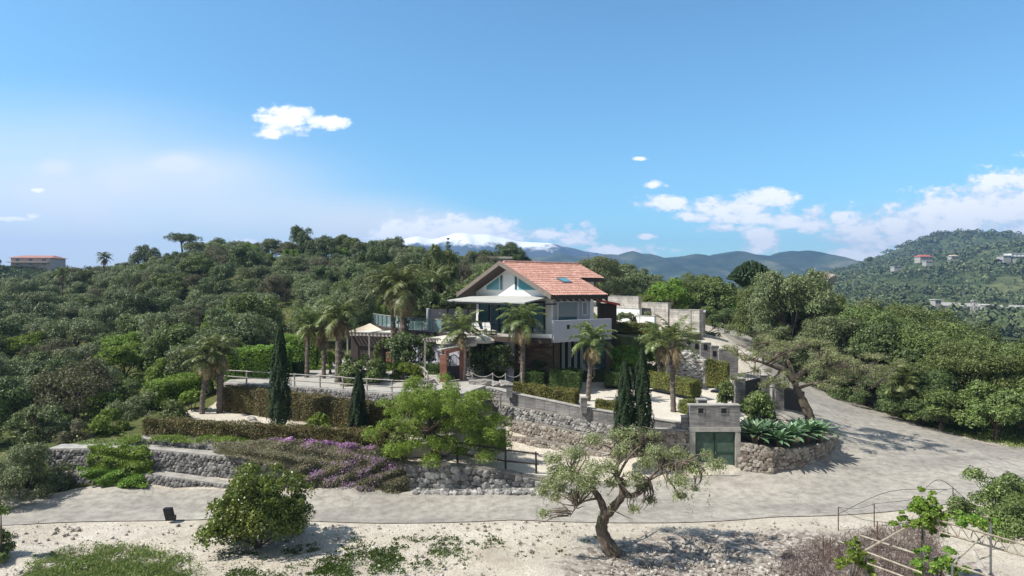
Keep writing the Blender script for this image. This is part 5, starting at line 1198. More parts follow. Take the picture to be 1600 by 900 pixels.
pbush((985, 592), 49.0, fill(958, 1000, 545, 588, 10, 24, 14, False), 8000, .16, .08, 'bright', 'yellow green bushes below the upper hedge', seed=18, dy=1.0)
pbush((1030, 598), 49.5, fill(1002, 1052, 535, 590, 11, 30, 15, False), 10000, .16, .08, 'green', 'tangled green bushes left of the pale stone pier', seed=19, dy=1.0)
pbush((990, 500), 58.0, fill(962, 1012, 490, 500, 6, 16, 16, False), 4000, .16, .06, 'olive', 'row of grey green plants behind the upper hedge', seed=20, dy=.6)
pbush((843, 597), 47.6, [(845, 575, 7), (838, 570, 6), (852, 572, 6)], 1200, .13, .07, 'green', 'small round topiary between the clipped boxes', seed=21, dy=.2, z=3.3)
pbush((1105, 520), 62.0, fill(1098, 1140, 505, 530, 6, 10, 17, False), 2200, .14, .05, 'olive', 'thin grey green shrub at the end pillar of the drive', seed=22, dy=.5)
pbush((1090, 775), 24.6, [(1092, 712, 14), (1110, 716, 10), (1080, 708, 10)], 200, .1, .04, 'olive_near', 'tiny loose spray of olive leaves', seed=23) if False else None
pbush((1560, 872), 27.5, fill(1505, 1660, 745, 862, 18, 60, 18)+[(1570, 815, 40), (1610, 800, 45)], 42000, .12, .06, 'green', 'broad dark green shrub at the right edge behind the steel trellis', seed=24, dy=1.8)
pbush((1598, 665), 44.0, fill(1585, 1625, 612, 660, 10, 14, 19), 4000, .18, .1, 'bright', 'light green leafy shrub on the right verge of the road', seed=25, dy=.8)

# ------------------------------------------------------------------ cypresses
cypress(437, 667, 36.6, 5.7, .62, 'tallest slender cypress on the sandy terrace', 1)
cypress(560, 681, 35.6, 3.5, .48, 'shorter cypress right of the small bright bush', 2)
cypress(976, 706, 34.6, 4.85, .58, 'left and shorter cypress of the tight pair by the fieldstone wall', 3)
cypress(1003, 706, 34.7, 5.55, .6, 'right and taller cypress of the tight pair by the fieldstone wall', 4)

# ------------------------------------------------------------------ palms
palm('palmA', 322, 645, 40.2, .95, 'left palm of the close pair on the sandy terrace, browning fronds', rz=.3, z=2.3)
palm('palmB', 344, 645, 40.6, .92, 'right palm of the close pair on the sandy terrace', rz=1.9, z=2.3)
palm('palmE', 480, 590, 45.2, 1.0, 'leftmost palm of the group on the walkway', rz=2.2, z=3.85)
palm('palmC', 506, 592, 44.6, 1.25, 'palm in the middle of the group on the walkway', rz=.9, z=3.85)
palm('palmF', 531, 602, 43.0, 1.0, 'thick palm in front of the left pergola', rz=3.9, z=3.85)
palm('palmD', 617, 572, 52.0, 1.36, 'tall palm in front of the glass balustrade, left of two', rz=.2, z=3.9)
palm('palmB', 633, 572, 51.0, 1.45, 'tall palm in front of the glass balustrade, right of two', rz=4.1, z=3.9)
palm('palmC', 721, 592, 44.2, 1.15, 'slim dark palm rising beside the brick gateway', rz=1.4, z=3.85)
palm('palmD', 815, 606, 44.0, .98, 'tall palm in front of the villa terrace corner', rz=2.7, z=3.25)
palm('palmA', 925, 620, 41.2, .98, 'grey trunked palm in the courtyard before the curtained doors', rz=.4, z=3.1)
palm('palmE', 1052, 645, 38.4, 1.05, 'tall palm behind the parapet next to the garage', rz=5.1, z=2.75)
palm('palmC', 1030, 600, 46.5, 1.05, 'thin palm between the cypress pair and rock face', rz=3.3, z=3.25)
palm('palmC', 683, 487, 62.0, 1.2, 'slender palm behind the lilac screen wall', rz=.7, z=7.2)
palm('palmC', 757, 565, 47.0, .75, 'small young palm against the dark ivy mass', rz=1.1, z=3.9)
palm('palmD', 163, 437, 112, .8, 'distant palm crown on the left skyline', rz=1.0)
palm('palmD', 97, 466, 98, .8, 'distant palm on the left hillside below the far villa', rz=2.0)
palm('fanpalm', 1413, 620, 47, 1.1, 'low spreading palm in the shade at the right edge of the road', rz=.6)

# ------------------------------------------------------------------ custom trees near the camera
def pxtree(name, label, cat, base, Yd, limbs_, clumps, n, ln, wd, lmat, bark, seed, dy=1.2, spread=.9, shell=.5, droop=0., up=.1, flat=.85, twigs=60, k=8, strands=(), fat=1.0):
    "limbs_: lists of (u,v,dy,r); clumps (u,v,r_px[,dy])"
    rng = np.random.default_rng(seed); b_ = P(*base, Yd); t_ = thing(name, label, cat, tuple(b_))
    def w(u, v, d): q = P(u, v, Yd); return Vector((q.x-b_.x, d, q.z-b_.z))
    mb = MB()
    ends = []
    for L_ in limbs_:
        pts = [w(u, v, d) for u, v, d, r_ in L_]; rs = [r_ for *_, r_ in L_]
        dn = []; rr = []
        sm = smoothline([(*p, r_) for p, r_ in zip(pts, rs)], 4)
        dn = [Vector(q[:3]) for q in sm]; rr = [q[3]*(1+.09*math.sin(i*2.3)) for i, q in enumerate(sm)]
        mb.tube(dn, rr, k); ends += [(dn[i], rr[i]) for i in range(len(dn)//2, len(dn))]
    cl = []
    for c in clumps:
        d = c[3] if len(c) > 3 else rng.uniform(-dy, dy); q = w(c[0], c[1], d); cl.append((q.x, q.y, q.z, c[2]*Yd/1000*fat))
    for i in range(twigs):
        c = cl[rng.integers(len(cl))]; c_ = Vector(c[:3])+Vector(rng.normal(size=3))*c[3]*.5; e, r_ = min(ends, key=lambda a: (a[0]-c_).length+rng.random()*.5)
        m_ = e.lerp(c_, .5)+Vector((rng.normal()*.1, rng.normal()*.1, .1+rng.normal()*.08))
        mb.tube([e, e.lerp(m_, .5)+Vector(rng.normal(size=3))*.04, m_, m_.lerp(c_, .5)+Vector(rng.normal(size=3))*.05, c_], [min(r_*.6, .045), .03, .022, .014, .007], 5)
    mb.build('trunk', M[bark], t_, True, world=False)
    V, F = clumpleaves(cl, n, ln, wd, rng, spread, shell, up, droop, flat)
    for (u, v0, v1, d) in strands:     # hanging shoots
        q0 = w(u, v0, d); q1 = w(u+rng.normal()*5, v1, d); m_ = 40; f = rng.random(m_); P_ = np.array(q0)[None]+f[:, None]*(np.array(q1)-np.array(q0))[None]+rng.normal(0, .05, (m_, 3))
        V2, F2 = leafcloud(P_, unit(rng, m_), ln, wd, rng, .8, .8); F = np.concatenate([F, F2+len(V)]); V = np.concatenate([V, V2])
    link('crown', mesh(name+'_crown', V, [F], M[lmat]), t_)
    return t_
pxtree('olive_tree', 'gnarled old olive with sparse crown on the gravel in front of the road', 'olive tree', (957, 862), 24.6,
    [[(960, 868, 0, .36), (948, 848, 0, .27), (940, 828, 0, .235), (943, 810, 0, .22), (950, 798, 0, .22)],
     [(946, 806, 0, .17), (940, 786, .1, .14), (930, 770, .2, .12), (918, 757, .3, .09), (908, 748, .4, .06), (890, 738, .5, .035)],
     [(950, 802, 0, .2), (962, 788, 0, .17), (972, 772, -.1, .14), (970, 755, -.1, .12), (963, 742, 0, .09), (966, 722, .2, .05), (960, 700, .3, .025)],
     [(971, 772, -.1, .11), (988, 770, -.3, .1), (1003, 758, -.4, .085), (1010, 742, -.5, .06), (1030, 722, -.6, .04), (1060, 712, -.7, .02)],
     [(936, 780, .1, .05), (915, 778, -.3, .035), (900, 782, -.6, .025), (888, 795, -.8, .012)],
     [(965, 745, 0, .06), (985, 722, .5, .045), (1010, 705, .9, .03), (1040, 700, 1.1, .015)],
     [(1008, 745, -.5, .045), (1040, 738, 0, .03), (1075, 735, .3, .018), (1100, 742, .4, .01)]],
    [(862, 775, 13), (850, 785, 10), (875, 768, 12), (848, 795, 8), (880, 730, 15), (865, 718, 13), (898, 712, 15), (920, 722, 15), (905, 740, 14), (935, 708, 14), (885, 750, 12), (948, 722, 12), (870, 742, 13),
     (975, 700, 13), (1000, 692, 12), (990, 712, 13), (1020, 705, 13), (1035, 722, 14), (1015, 735, 13), (1045, 738, 13), (1060, 715, 13), (1075, 728, 13), (1065, 745, 11), (1100, 714, 12), (1112, 720, 9), (1092, 735, 10), (985, 738, 11), (975, 728, 10), (1030, 695, 10), (978, 775, 7), (1095, 775, 6), (957, 690, 9), (925, 755, 10), (912, 768, 9), (948, 745, 10), (995, 755, 9), (985, 772, 7), (1010, 775, 8), (1050, 762, 9), (870, 790, 9), (895, 775, 9)],
    30000, .1, .032, 'olive_near', 'olive_bark', 5, dy=1.7, twigs=220, fat=1.5, shell=.95, strands=[(1060, 742, 775, 0), (1085, 745, 782, .3), (1098, 745, 790, -.3), (1035, 745, 772, .5), (870, 780, 800, 0), (930, 790, 815, -.4), (1020, 750, 790, -.6), (1075, 750, 796, -.4), (855, 790, 808, .2), (900, 765, 795, .6), (990, 760, 800, .6), (1110, 735, 765, 0), (945, 760, 790, -.6)])
pxtree('olive_tree', 'leaning olive with wide flat crown at the entrance behind the agaves', 'olive tree', (1270, 668), 39.6,
    [[(1270, 680, 0, .4), (1266, 655, 0, .33), (1257, 632, 0, .28), (1247, 610, .1, .23), (1241, 592, .1, .19)],
     [(1241, 596, .1, .2), (1225, 580, 0, .14), (1200, 570, -.3, .1), (1175, 562, -.6, .06), (1150, 560, -.8, .03)],
     [(1241, 596, .1, .2), (1262, 578, .3, .14), (1290, 570, .5, .1), (1325, 575, .6, .06), (1360, 585, .6, .03)],
     [(1243, 592, .1, .17), (1240, 570, .6, .11), (1230, 552, 1, .07), (1215, 540, 1.3, .04)],
     [(1247, 606, 0, .11), (1280, 594, -.6, .06), (1320, 590, -1.0, .035), (1350, 600, -1.2, .03)],
     [(1222, 578, 0, .1), (1198, 590, -.8, .06), (1180, 600, -1.2, .03)]],
    fill(1135, 1215, 538, 600, 10, 22, 31, False)+fill(1200, 1300, 530, 600, 11, 30, 32, False)+fill(1290, 1392, 552, 612, 11, 30, 33, False),
    22000, .12, .038, 'olive_near', 'olive_bark', 6, dy=2.2, twigs=160, shell=.8, flat=.7)
pxtree('broad_tree', 'feathery light green spreading tree beside the boulder landing', 'tree', (680, 712), 34.2,
    [[(682, 720, 0, .3), (680, 700, 0, .24), (676, 682, 0, .2), (670, 668, 0, .17)],
     [(672, 675, 0, .14), (645, 655, .2, .1), (620, 640, .3, .05)], [(673, 672, 0, .14), (700, 650, -.3, .1), (740, 640, -.5, .05)],
     [(672, 672, 0, .13), (668, 640, .5, .09), (665, 615, .8, .05)], [(672, 675, 0, .12), (655, 670, -.8, .08), (620, 670, -1.2, .04)], [(672, 672, 0, .12), (710, 665, .9, .08), (750, 665, 1.3, .04)]],
    fill(572, 790, 596, 708, 15, 130, 34)+[(600, 660, 22), (640, 640, 28), (700, 635, 28), (740, 655, 24), (680, 660, 30), (620, 690, 18), (645, 705, 14), (625, 712, 12), (605, 700, 10), (765, 670, 12)],
    72000, .13, .038, 'lime', 'bark', 7, dy=2.6, twigs=70, shell=.4, spread=.8, flat=.85, up=.3)

# ------------------------------------------------------------------ flowering cover and ivy on the gabions
def cover(name, u0, u1, top, bot, Yf, Yb, n, ln, wd, mat_, label, seed, thick=.3, lump=.5, holes=0, f0=False):
    "a mass lying over the stepped walls: top/bot are lists of (u,v), front depth Yf and back depth Yb"
    rng = np.random.default_rng(seed); u = rng.uniform(u0, u1, n); f = rng.random(n)
    tu, tv = zip(*top); bu, bv = zip(*bot); vt = np.interp(u, tu, tv); vb = np.interp(u, bu, bv); v = vt+(vb-vt)*f
    Yd = Yb+(Yf-Yb)*f**.6; out = thick*(.5+.5*np.sin(u*.09+2*np.sin(v*.11))*np.sin(v*.16+u*.03))*rng.random(n)**.4
    x = (u-800)/1000*Yd; z = H-(v-450)/1000*Yd
    P_ = np.stack([x, Yd-out, z+out*.6], -1)
    eu = np.minimum(u-u0, u1-u)/12; ef = np.minimum(f+.25 if f0 else f*6, (1-f)*6); keep = np.minimum(eu, ef*1.5)+.5*np.sin(u*.31)*np.sin(v*.43+1)+.3*rng.normal(size=n) > .35
    if holes: keep &= (np.sin(u*.13+3)*np.sin(v*.21+u*.05)+.35*rng.normal(size=n)) > -holes
    V, F = leafcloud(P_[keep], np.tile(np.array([0, -.7, .7]), (keep.sum(), 1)), ln, wd, rng, .9)
    return tag(link(name, mesh(name, V, [F], M[mat_])), label, None, None, 'stuff')
cover('flower_stems', 335, 632, [(335, 694), (420, 686), (500, 690), (560, 695), (632, 706)], [(335, 708), (390, 720), (430, 733), (470, 748), (500, 772), (632, 774)], 31.9, 33.6, 42000, .11, .04, 'flower_stems', 'brownish trailing ground cover hanging over the walls', 1, .35)
cover('green_cover', 560, 640, [(560, 702), (640, 706)], [(560, 772), (640, 772)], 31.8, 33.3, 14000, .11, .045, 'brownish', 'dull green end of the trailing cover by the boulder wall', 2, .35)
cover('flowers', 340, 600, [(340, 696), (400, 690), (440, 684), (480, 686), (540, 692), (600, 700)], [(340, 704), (400, 702), (440, 708), (500, 712), (560, 712), (600, 722)], 33.0, 33.6, 11000, .07, .06, 'flowers', 'purple flowers along the top of the trailing cover', 3, .45, holes=.15)
cover('flowers', 480, 600, [(480, 728), (520, 722), (600, 716)], [(480, 756), (520, 774), (600, 770)], 31.75, 32.6, 1800, .07, .055, 'flowers', 'purple flowers low down beside the road', 4, .5, holes=-.15)
cover('flowers', 540, 635, [(540, 702), (635, 712)], [(540, 725), (635, 745)], 32.2, 33.4, 1200, .07, .055, 'flowers', 'thin scatter of purple flowers on the green end of the cover', 14, .5, holes=.1)
cover('ivy', 138, 240, [(138, 698), (190, 694), (240, 700)], [(138, 732), (200, 738), (240, 742)], 32.6, 33.4, 9500, .13, .08, 'bright', 'bright green ivy over the middle gabion wall', 5, .4, holes=.35)
cover('ivy', 124, 232, [(124, 730), (180, 733), (232, 742)], [(124, 742), (180, 768), (232, 762)], 32.0, 32.7, 7500, .13, .08, 'bright', 'bright green ivy over the lowest gabion wall', 6, .4, holes=.35)
cover('weeds', 185, 470, [(185, 678), (230, 682), (330, 680), (470, 690)], [(185, 692), (230, 690), (330, 694), (470, 700)], 33.7, 34.4, 9000, .13, .04, 'bright', 'green weeds along the foot of the reddish hedge', 7, .3, holes=.2)
cover('weeds', 75, 235, [(75, 700), (130, 690), (235, 680)], [(75, 706), (130, 706), (235, 700)], 33.6, 35.2, 5000, .13, .03, 'grassy', 'dry grass behind the left gabions', 8, .3)

# ------------------------------------------------------------------ agaves
def agaveproto():
    out = []
    for sd in range(2):
        rng = np.random.default_rng(200+sd); V = []; F = []
        for i in range(34):
            az = i*2.4+rng.normal()*.1; el = .15+1.15*(i/34)**1.1; Ln = .85*(.8+.3*rng.random())*(1-.25*i/34); d = np.array([math.cos(az), math.sin(az), 0]); sd_ = np.array([-d[1], d[0], 0]); p = np.array([0, 0, .35]); e = el; k0 = len(V)
            for j in range(7):
                t_ = j/6; w = .17*math.sin(math.pi*(.18+.82*t_))**.8*(1 if t_ < 1 else 0)+.003; dr = d*math.cos(e)+np.array([0, 0, math.sin(e)]); up_ = np.cross(sd_, dr)
                V += [p-sd_*w*.5+up_*-.025, p-up_*-.0, p+sd_*w*.5+up_*-.025]; p = p+dr*Ln/6; e -= .11
            for j in range(6):
                a = k0+j*3; F += [(a, a+1, a+4, a+3), (a+1, a+2, a+5, a+4)]
        mb = MB(); mb.tube([(0, 0, -.2), (0, 0, .4)], [.1, .13], 8)
        out.append((mesh('agave_rosette', V, F, M['agave'], True), mesh('agave_stem', np.concatenate(mb.v), mb.f, M['bark'])))
    return out
AG = agaveproto()
for i, (u, v, Yd, s, lab) in enumerate([(1178, 703, 35.6, 1.25, 'big pale agave rosette next to the garage jamb'), (1206, 695, 36.3, 1.0, 'agave rosette second from the garage'), (1216, 712, 35.4, .95, 'low agave rosette at the wall edge, in front of the second'),
        (1236, 705, 36.0, 1.2, 'agave rosette in the middle of the raised bed'), (1262, 700, 37.0, 1.1, 'agave rosette in front of the leaning olive trunk'), (1280, 706, 37.2, 1.05, 'agave rosette at the right end of the raised bed'), (1248, 690, 38.2, .9, 'half hidden agave rosette at the back of the bed'), (1195, 684, 37.4, .8, 'small agave rosette under the bright shrub')]):
    p = P(u, v, Yd); t_ = thing('agave', lab, 'agave', (p.x, p.y, max(p.z, 1.1)+.15), i*1.3, 'agaves in the raised bed', s*1.45); link('rosette', AG[i % 2][0], t_); link('stem', AG[i % 2][1], t_)

# ------------------------------------------------------------------ black pipe, steel trellis, thin fence
t_ = thing('black_pipe', 'short black plastic box pipe tilted on the gravel beside the road', 'pipe', tuple(P(266, 812, 28.2)))
p = P(266, 812, 28.2); mb = MB(); mb.prism([(p.x-.16, p.y-.1), (p.x+.16, p.y-.1), (p.x+.16, p.y+.14), (p.x-.16, p.y+.14)], 0, .5); mb.v[0] = mb.v[0]+np.array([(-.12*(z > .2), 0, 0) for x, y, z in mb.v[0]]); mb.build('casing', M['black'], t_)
mb = MB(); mb.box(p.x-.02, p.x+.26, p.y-.14, p.y+.02, .0, .2); mb.build('elbow', M['black'], t_)
t_ = thing('steel_trellis', 'rusty white steel pipe trellis frame with climbing vines at the bottom corner', 'trellis', (13.5, 21, 0))
def pp3(u, v, Yd): return P(u, v, Yd)
def bar(mb, a, b_, r_=.03): mb.tube([a, b_], r_, 6)
Z0 = 0.0
chords = [((1463, 812, 21.5), (1640, 862, 20.6)), ((1470, 832, 21.5), (1640, 880, 20.6))]
mb = MB()
for a, b_ in chords: bar(mb, pp3(*a), pp3(*b_), .035)
A0, A1 = pp3(*chords[0][0]), pp3(*chords[0][1]); B0, B1 = pp3(*chords[1][0]), pp3(*chords[1][1])
n = 9
for i in range(n): bar(mb, A0.lerp(A1, i/n), B0.lerp(B1, (i+.5)/n), .018); bar(mb, B0.lerp(B1, (i+.5)/n), A0.lerp(A1, (i+1)/n), .018)
mb.build('truss', M['metal_white'], t_)
for a, b_, r_ in (((1352, 860, 21), (1438, 812, 22.2), .035), ((1342, 836, 22), (1470, 878, 20.8), .035), ((1353, 862, 21), (1440, 895, 20.2), .03), ((1355, 880, 20.8), (1450, 915, 20), .03), ((1537, 836, 21.3), (1490, 880, 20), .03), ((1487, 882, 20), (1560, 905, 19.6), .03), ((1530, 874, 20.6), (1548, 868, 21), .025), ((1310, 845, 22.6), (1342, 858, 21.5), .02)):
    mb = MB(); bar(mb, pp3(*a), pp3(*b_), r_); mb.build('beam', M['metal_white'], t_)
for u, v, Yd in ((1443, 814, 22.0), (1548, 818, 21.8), (1330, 856, 21.4), (1488, 880, 20.0), (1353, 860, 21.0)):
    p = P(u, v, Yd); mb = MB(); bar(mb, p, (p.x, p.y, hz(p.x, p.y)-.1), .035); mb.build('post', M['metal_grey'], t_)
t_ = thing('plank', 'grey weathered plank leaning on the steel trellis', 'plank', (13.5, 19.8, 0)); mb = MB(); mb.tube([P(1518, 858, 20.5), P(1545, 905, 19.8)], .08, 4); mb.build('board', M['silverwood'], t_)
t_ = thing('wire_fence', 'rusty iron stakes and thin wire around the dry brush', 'fence', tuple(P(1310, 845, 25)))
ps = [(1310, 803, 27.0), (1366, 797, 27.6), (1489, 762, 29.5), (1548, 812, 25)]
tops = []
for i, (u, v, Yd) in enumerate(ps+[(1371, 815, 24.5), (1286, 850, 23.6), (1297, 852, 23.4)]):
    p = P(u, v, Yd); g = hz(p.x, p.y); tp = Vector((p.x, p.y, max(p.z, g+1.0))); tops.append(tp); mb = MB(); mb.tube([(p.x, p.y, g-.1), tp], .022, 5); mb.build('stake', M['rust'] if 'rust' in M else M['dark_metal'], t_)
mb = MB()
for a, b_ in ((0, 1), (1, 2), (2, 3), (0, 4), (4, 3)):
    A_, B_ = tops[a], tops[b_]; mb.tube([A_.lerp(B_, f)+Vector((0, 0, -.15*math.sin(math.pi*f))) for f in np.linspace(0, 1, 6)], .009, 4)
for (u0, v0, um, vm, u1, v1, Yd) in ((1310, 803, 1390, 768, 1480, 765, 27), (1440, 770, 1470, 750, 1520, 790, 27)): mb.tube(smoothline([tuple(P(u0, v0, Yd)), tuple(P(um, vm, Yd)), tuple(P(u1, v1, Yd+.5))], 6), .012, 4)
mb.build('wire', M['dark_metal'], t_)
def vine(ells, Yd, n, label, seed, base):
    ells = ells+[(u+random.Random(u*q).uniform(-20, 20), v+random.Random(v*q).uniform(-12, 12), r_*.7) for u, v, r_ in ells for q in (1, 2, 3, 4)]
    return pbush(base, Yd, ells, int(n*4.5), .095, .085, 'vine', label, 'vine', 'vine', seed=seed, dy=.5, shell=1.0, stems=2)
vine([(1440, 790, 12), (1452, 805, 14), (1436, 812, 10), (1468, 815, 9), (1450, 780, 8), (1425, 818, 8), (1460, 830, 10), (1405, 810, 6)], 22.0, 1300, 'yellow green vine climbing over the top corner of the trellis', 1, (1443, 905))
vine([(1333, 868, 10), (1342, 880, 9), (1328, 885, 8), (1340, 858, 6)], 21.2, 420, 'small vine at the left post of the trellis', 2, (1332, 915))
vine([(1465, 868, 9), (1455, 880, 9), (1440, 888, 8), (1490, 890, 9), (1475, 885, 8), (1510, 812, 8), (1528, 818, 9), (1495, 806, 6)], 20.6, 900, 'reddish tipped vine under the middle of the trellis', 3, (1465, 920))
# ------------------------------------------------------------------ the wooded slopes
rg = random.Random(77)
taken = []
def free(x, y, d): return all((x-a)**2+(y-b_)**2 > (d*.5+e*.5)**2 for a, b_, e in taken)
def side(u): return 'left' if u < 270 else 'centre'
# distinctive trees on the skyline first
for key, u, Yd, s, lab, cat, nm, z in [
    ('dark1', 228, 128, 1.15, 'dark rounded tree breaking the left skyline', 'tree', 'tree', 1.5),
    ('pine', 286, 132, 1.15, 'umbrella shaped pine on the left skyline', 'pine tree', 'pine_tree', 1.25),
    ('pine', 305, 136, .85, 'smaller umbrella pine just right of the larger one', 'pine tree', 'pine_tree', 1.3),
    ('dark0', 333, 134, .6, 'small dark round tree right of the umbrella pines', 'tree', 'tree', 1.2),
    ('dark2', 471, 124, 1.0, 'leaning dark tree on the highest point of the left skyline', 'tree', 'tree', 1.55),
    ('dark0', 500, 118, 1.15, 'broad dark oak on the highest point of the left skyline', 'tree', 'tree', 1.25),
    ('dark1', 597, 112, .55, 'small round tree standing out before the snowy mountain', 'tree', 'tree', 1.2),
    ('conifer', 700, 88, 1.05, 'tall ragged conifer rising left of the villa gable', 'conifer', 'conifer', 1.0),
    ('green1', 690, 80, 1.1, 'leafy green tree below the ragged conifer', 'tree', 'tree', 1.6),
    ('bare', 722, 92, .95, 'leafless thin tree right of the ragged conifer', 'bare tree', 'bare_tree', 1.1),
    ('bare', 620, 108, .9, 'leafless tree against the snowy mountain, left one', 'bare tree', 'bare_tree', 1.2),
    ('bare', 657, 104, .7, 'leafless tree against the snowy mountain, right one', 'bare tree', 'bare_tree', 1.2),
    ('bright1', 455, 122, .8, 'yellow green tree on the skyline left of the leaning dark tree', 'tree', 'tree', 1.1),
    ('bright0', 392, 126, .8, 'light green bushy tree on the middle of the left skyline', 'tree', 'tree', 1.1), ('bright1', 415, 121, .75, 'yellow green bushy tree right of the light green skyline one', 'tree', 'tree', .9), ('bright1', 372, 122, .65, 'small yellow green tree left of the light green skyline one', 'tree', 'tree', .9), ('bright0', 436, 117, .7, 'low yellow green tree under the skyline before the oak', 'tree', 'tree', .8), ('bright1', 530, 116, .7, 'yellow green tree right of the broad skyline oak', 'tree', 'tree', 1.0),
    ('bright0', 358, 67, 1.0, 'yellow green tree in the middle of the slope behind the palm pair', 'tree', 'tree', 1.0),
    ('green0', 395, 61, 1.15, 'fresh green tree behind the bright walkway hedge', 'tree', 'tree', 1.1),
    ('bright1', 745, 72, 1.0, 'yellow green tree just left of the gable roof', 'tree', 'tree', .9),
    ('green2', 770, 80, 1.0, 'mid green tree behind the left roof slope', 'tree', 'tree', 1.0),
    ('green0', 655, 72, 1.15, 'round green tree behind the two tall palms', 'tree', 'tree', 1.1),
    ('big0', 600, 68, .95, 'large grey green tree behind the tall palm pair', 'tree', 'tree', 1.0),
    ('big1', 560, 74, .9, 'wide green tree left of the glass balustrade', 'tree', 'tree', 1.0),
    ('big0', 545, 62, .75, 'dense grey green tree above the left pergola', 'tree', 'tree', 1.1),
    ('dark2', -12, 39, .95, 'dark tree at the left edge just above the silvery shrub', 'tree', 'tree', 1.0), ('olive2', 28, 41.5, .9, 'grey olive tree behind the silvery shrub', 'olive tree', 'olive_tree', 1.0),
    ('green1', 66, 43, .85, 'leafy tree left of the thin dark stemmed one', 'tree', 'tree', 1.0), ('dark0', 100, 47, .95, 'dark tree right behind the thin dark stemmed one', 'tree', 'tree', 1.0), ('olive0', 155, 46, .8, 'olive tree right of the thin dark stemmed one', 'olive tree', 'olive_tree', 1.0),
    ('dark1', 60, 38.5, .6, 'low dark bush tree on the grass by the leftmost gabions', 'tree', 'tree', .8), ('green2', 185, 44, .6, 'low leafy tree behind the round grey shrub', 'tree', 'tree', .9),
    ('dry0', 120, 42, .95, 'thin dark stemmed tree on the grass left of the round grey shrub', 'tree', 'tree', 1.15),
    ]:
    p = P(u, 450, Yd); tree(key, p.x, p.y, s, lab, cat, None, nm, sz=z); taken.append((p.x, p.y, 3.5*s))
# the slope itself: olives and scrub oaks scattered at arm's length
kinds = [('olive', 4, 'grey green olive tree', 'olive tree', 'olive_tree', .46), ('dark', 3, 'dark evergreen tree', 'tree', 'tree', .19), ('green', 3, 'mid green tree', 'tree', 'tree', .13), ('dry', 3, 'thin brownish tree', 'tree', 'tree', .16), ('bright', 2, 'bright yellow green tree', 'tree', 'tree', .06)]
def pick():
    q = rg.random()
    for k in kinds:
        q -= k[5]
        if q < 0: return k
    return kinds[0]
def zone(u, Yd):
    q = next(b_ for a, b_ in ((52, 'at the foot of the slope'), (62, 'low on the slope'), (76, 'a third up the slope'), (90, 'halfway up the slope'), (106, 'high on the slope'), (122, 'just under the ridge'), (999, 'on the ridge')) if Yd < a)
    w = next(b_ for a, b_ in ((40, 'at the left edge'), (120, 'below the far villa'), (200, 'below the distant palm'), (265, 'left of the umbrella pines'), (335, 'below the umbrella pines'), (425, 'above the palm pair'), (515, 'below the skyline oak'), (600, 'left of the tall palms'), (690, 'above the tall palms'), (9999, 'left of the villa gable')) if u < a)
    return q+', '+w
labcount = {}
def treelab(k, s, u, Yd, sz=1.0, base=None):
    base = base or k[2]+' '+zone(u, Yd)
    size = 'small ' if s < .88 else 'large ' if s > 1.03 else 'medium '
    form = 'upright ' if sz > .97 else 'spreading '
    for pre in ('', size, form, size+form, 'sparse '+size, 'dense '+form, 'ragged '+form, 'ragged '+size):
        lab = pre+base
        if lab not in labcount and len(lab.split()) <= 16: break
    labcount[lab] = 1
    return lab
cnt = 0; tries = 0
while cnt < 235 and tries < 60000:
    tries += 1
    Yd = 42+98*rg.random()**.8; u = rg.uniform(-40, 770)
    x = (u-800)/1000*Yd; y = Yd
    # keep the garden, terrace and villa clear
    if u > 540 and Yd < 72: continue
    if u > 360 and Yd < 62 and x > -25+(Yd-42)*.35: continue
    if u > 215 and Yd < 47: continue
    if Yd < 46 and u > 150: continue
    if Yd < 38 and u > 60: continue
    if u < 95 and Yd < 36: continue
    if u > 640 and Yd < 78: continue
    if 5 < u < 110 and Yd > 125: continue
    k = pick(); s = rg.uniform(.75, 1.15)*(1.0 if Yd > 60 else .95)
    if not free(x, y, 3.7*s): continue
    key = k[0]+str(rg.randrange(k[1])); sz = rg.uniform(.85, 1.1); lab = treelab(k, s, u, Yd, sz)
    tree(key, x, y, s, lab, k[3], k[2]+'s of the wooded slope', k[4], sz=sz); taken.append((x, y, 3.7*s)); cnt += 1
print('slope trees', cnt)
for i, (u, Yd, s) in enumerate([(150, 62, .8), (232, 70, .9), (312, 75, .8), (200, 88, .9), (60, 70, .9), (430, 84, .8), (540, 86, .8), (270, 58, .7), (350, 92, .9), (480, 104, .9)]):
    p = P(u, 450, Yd); tree('bare', p.x, p.y, s, treelab(('', 0, 'leafless grey branched tree'), s, u, Yd), 'bare tree', 'leafless trees of the wooded slope', 'bare_tree')
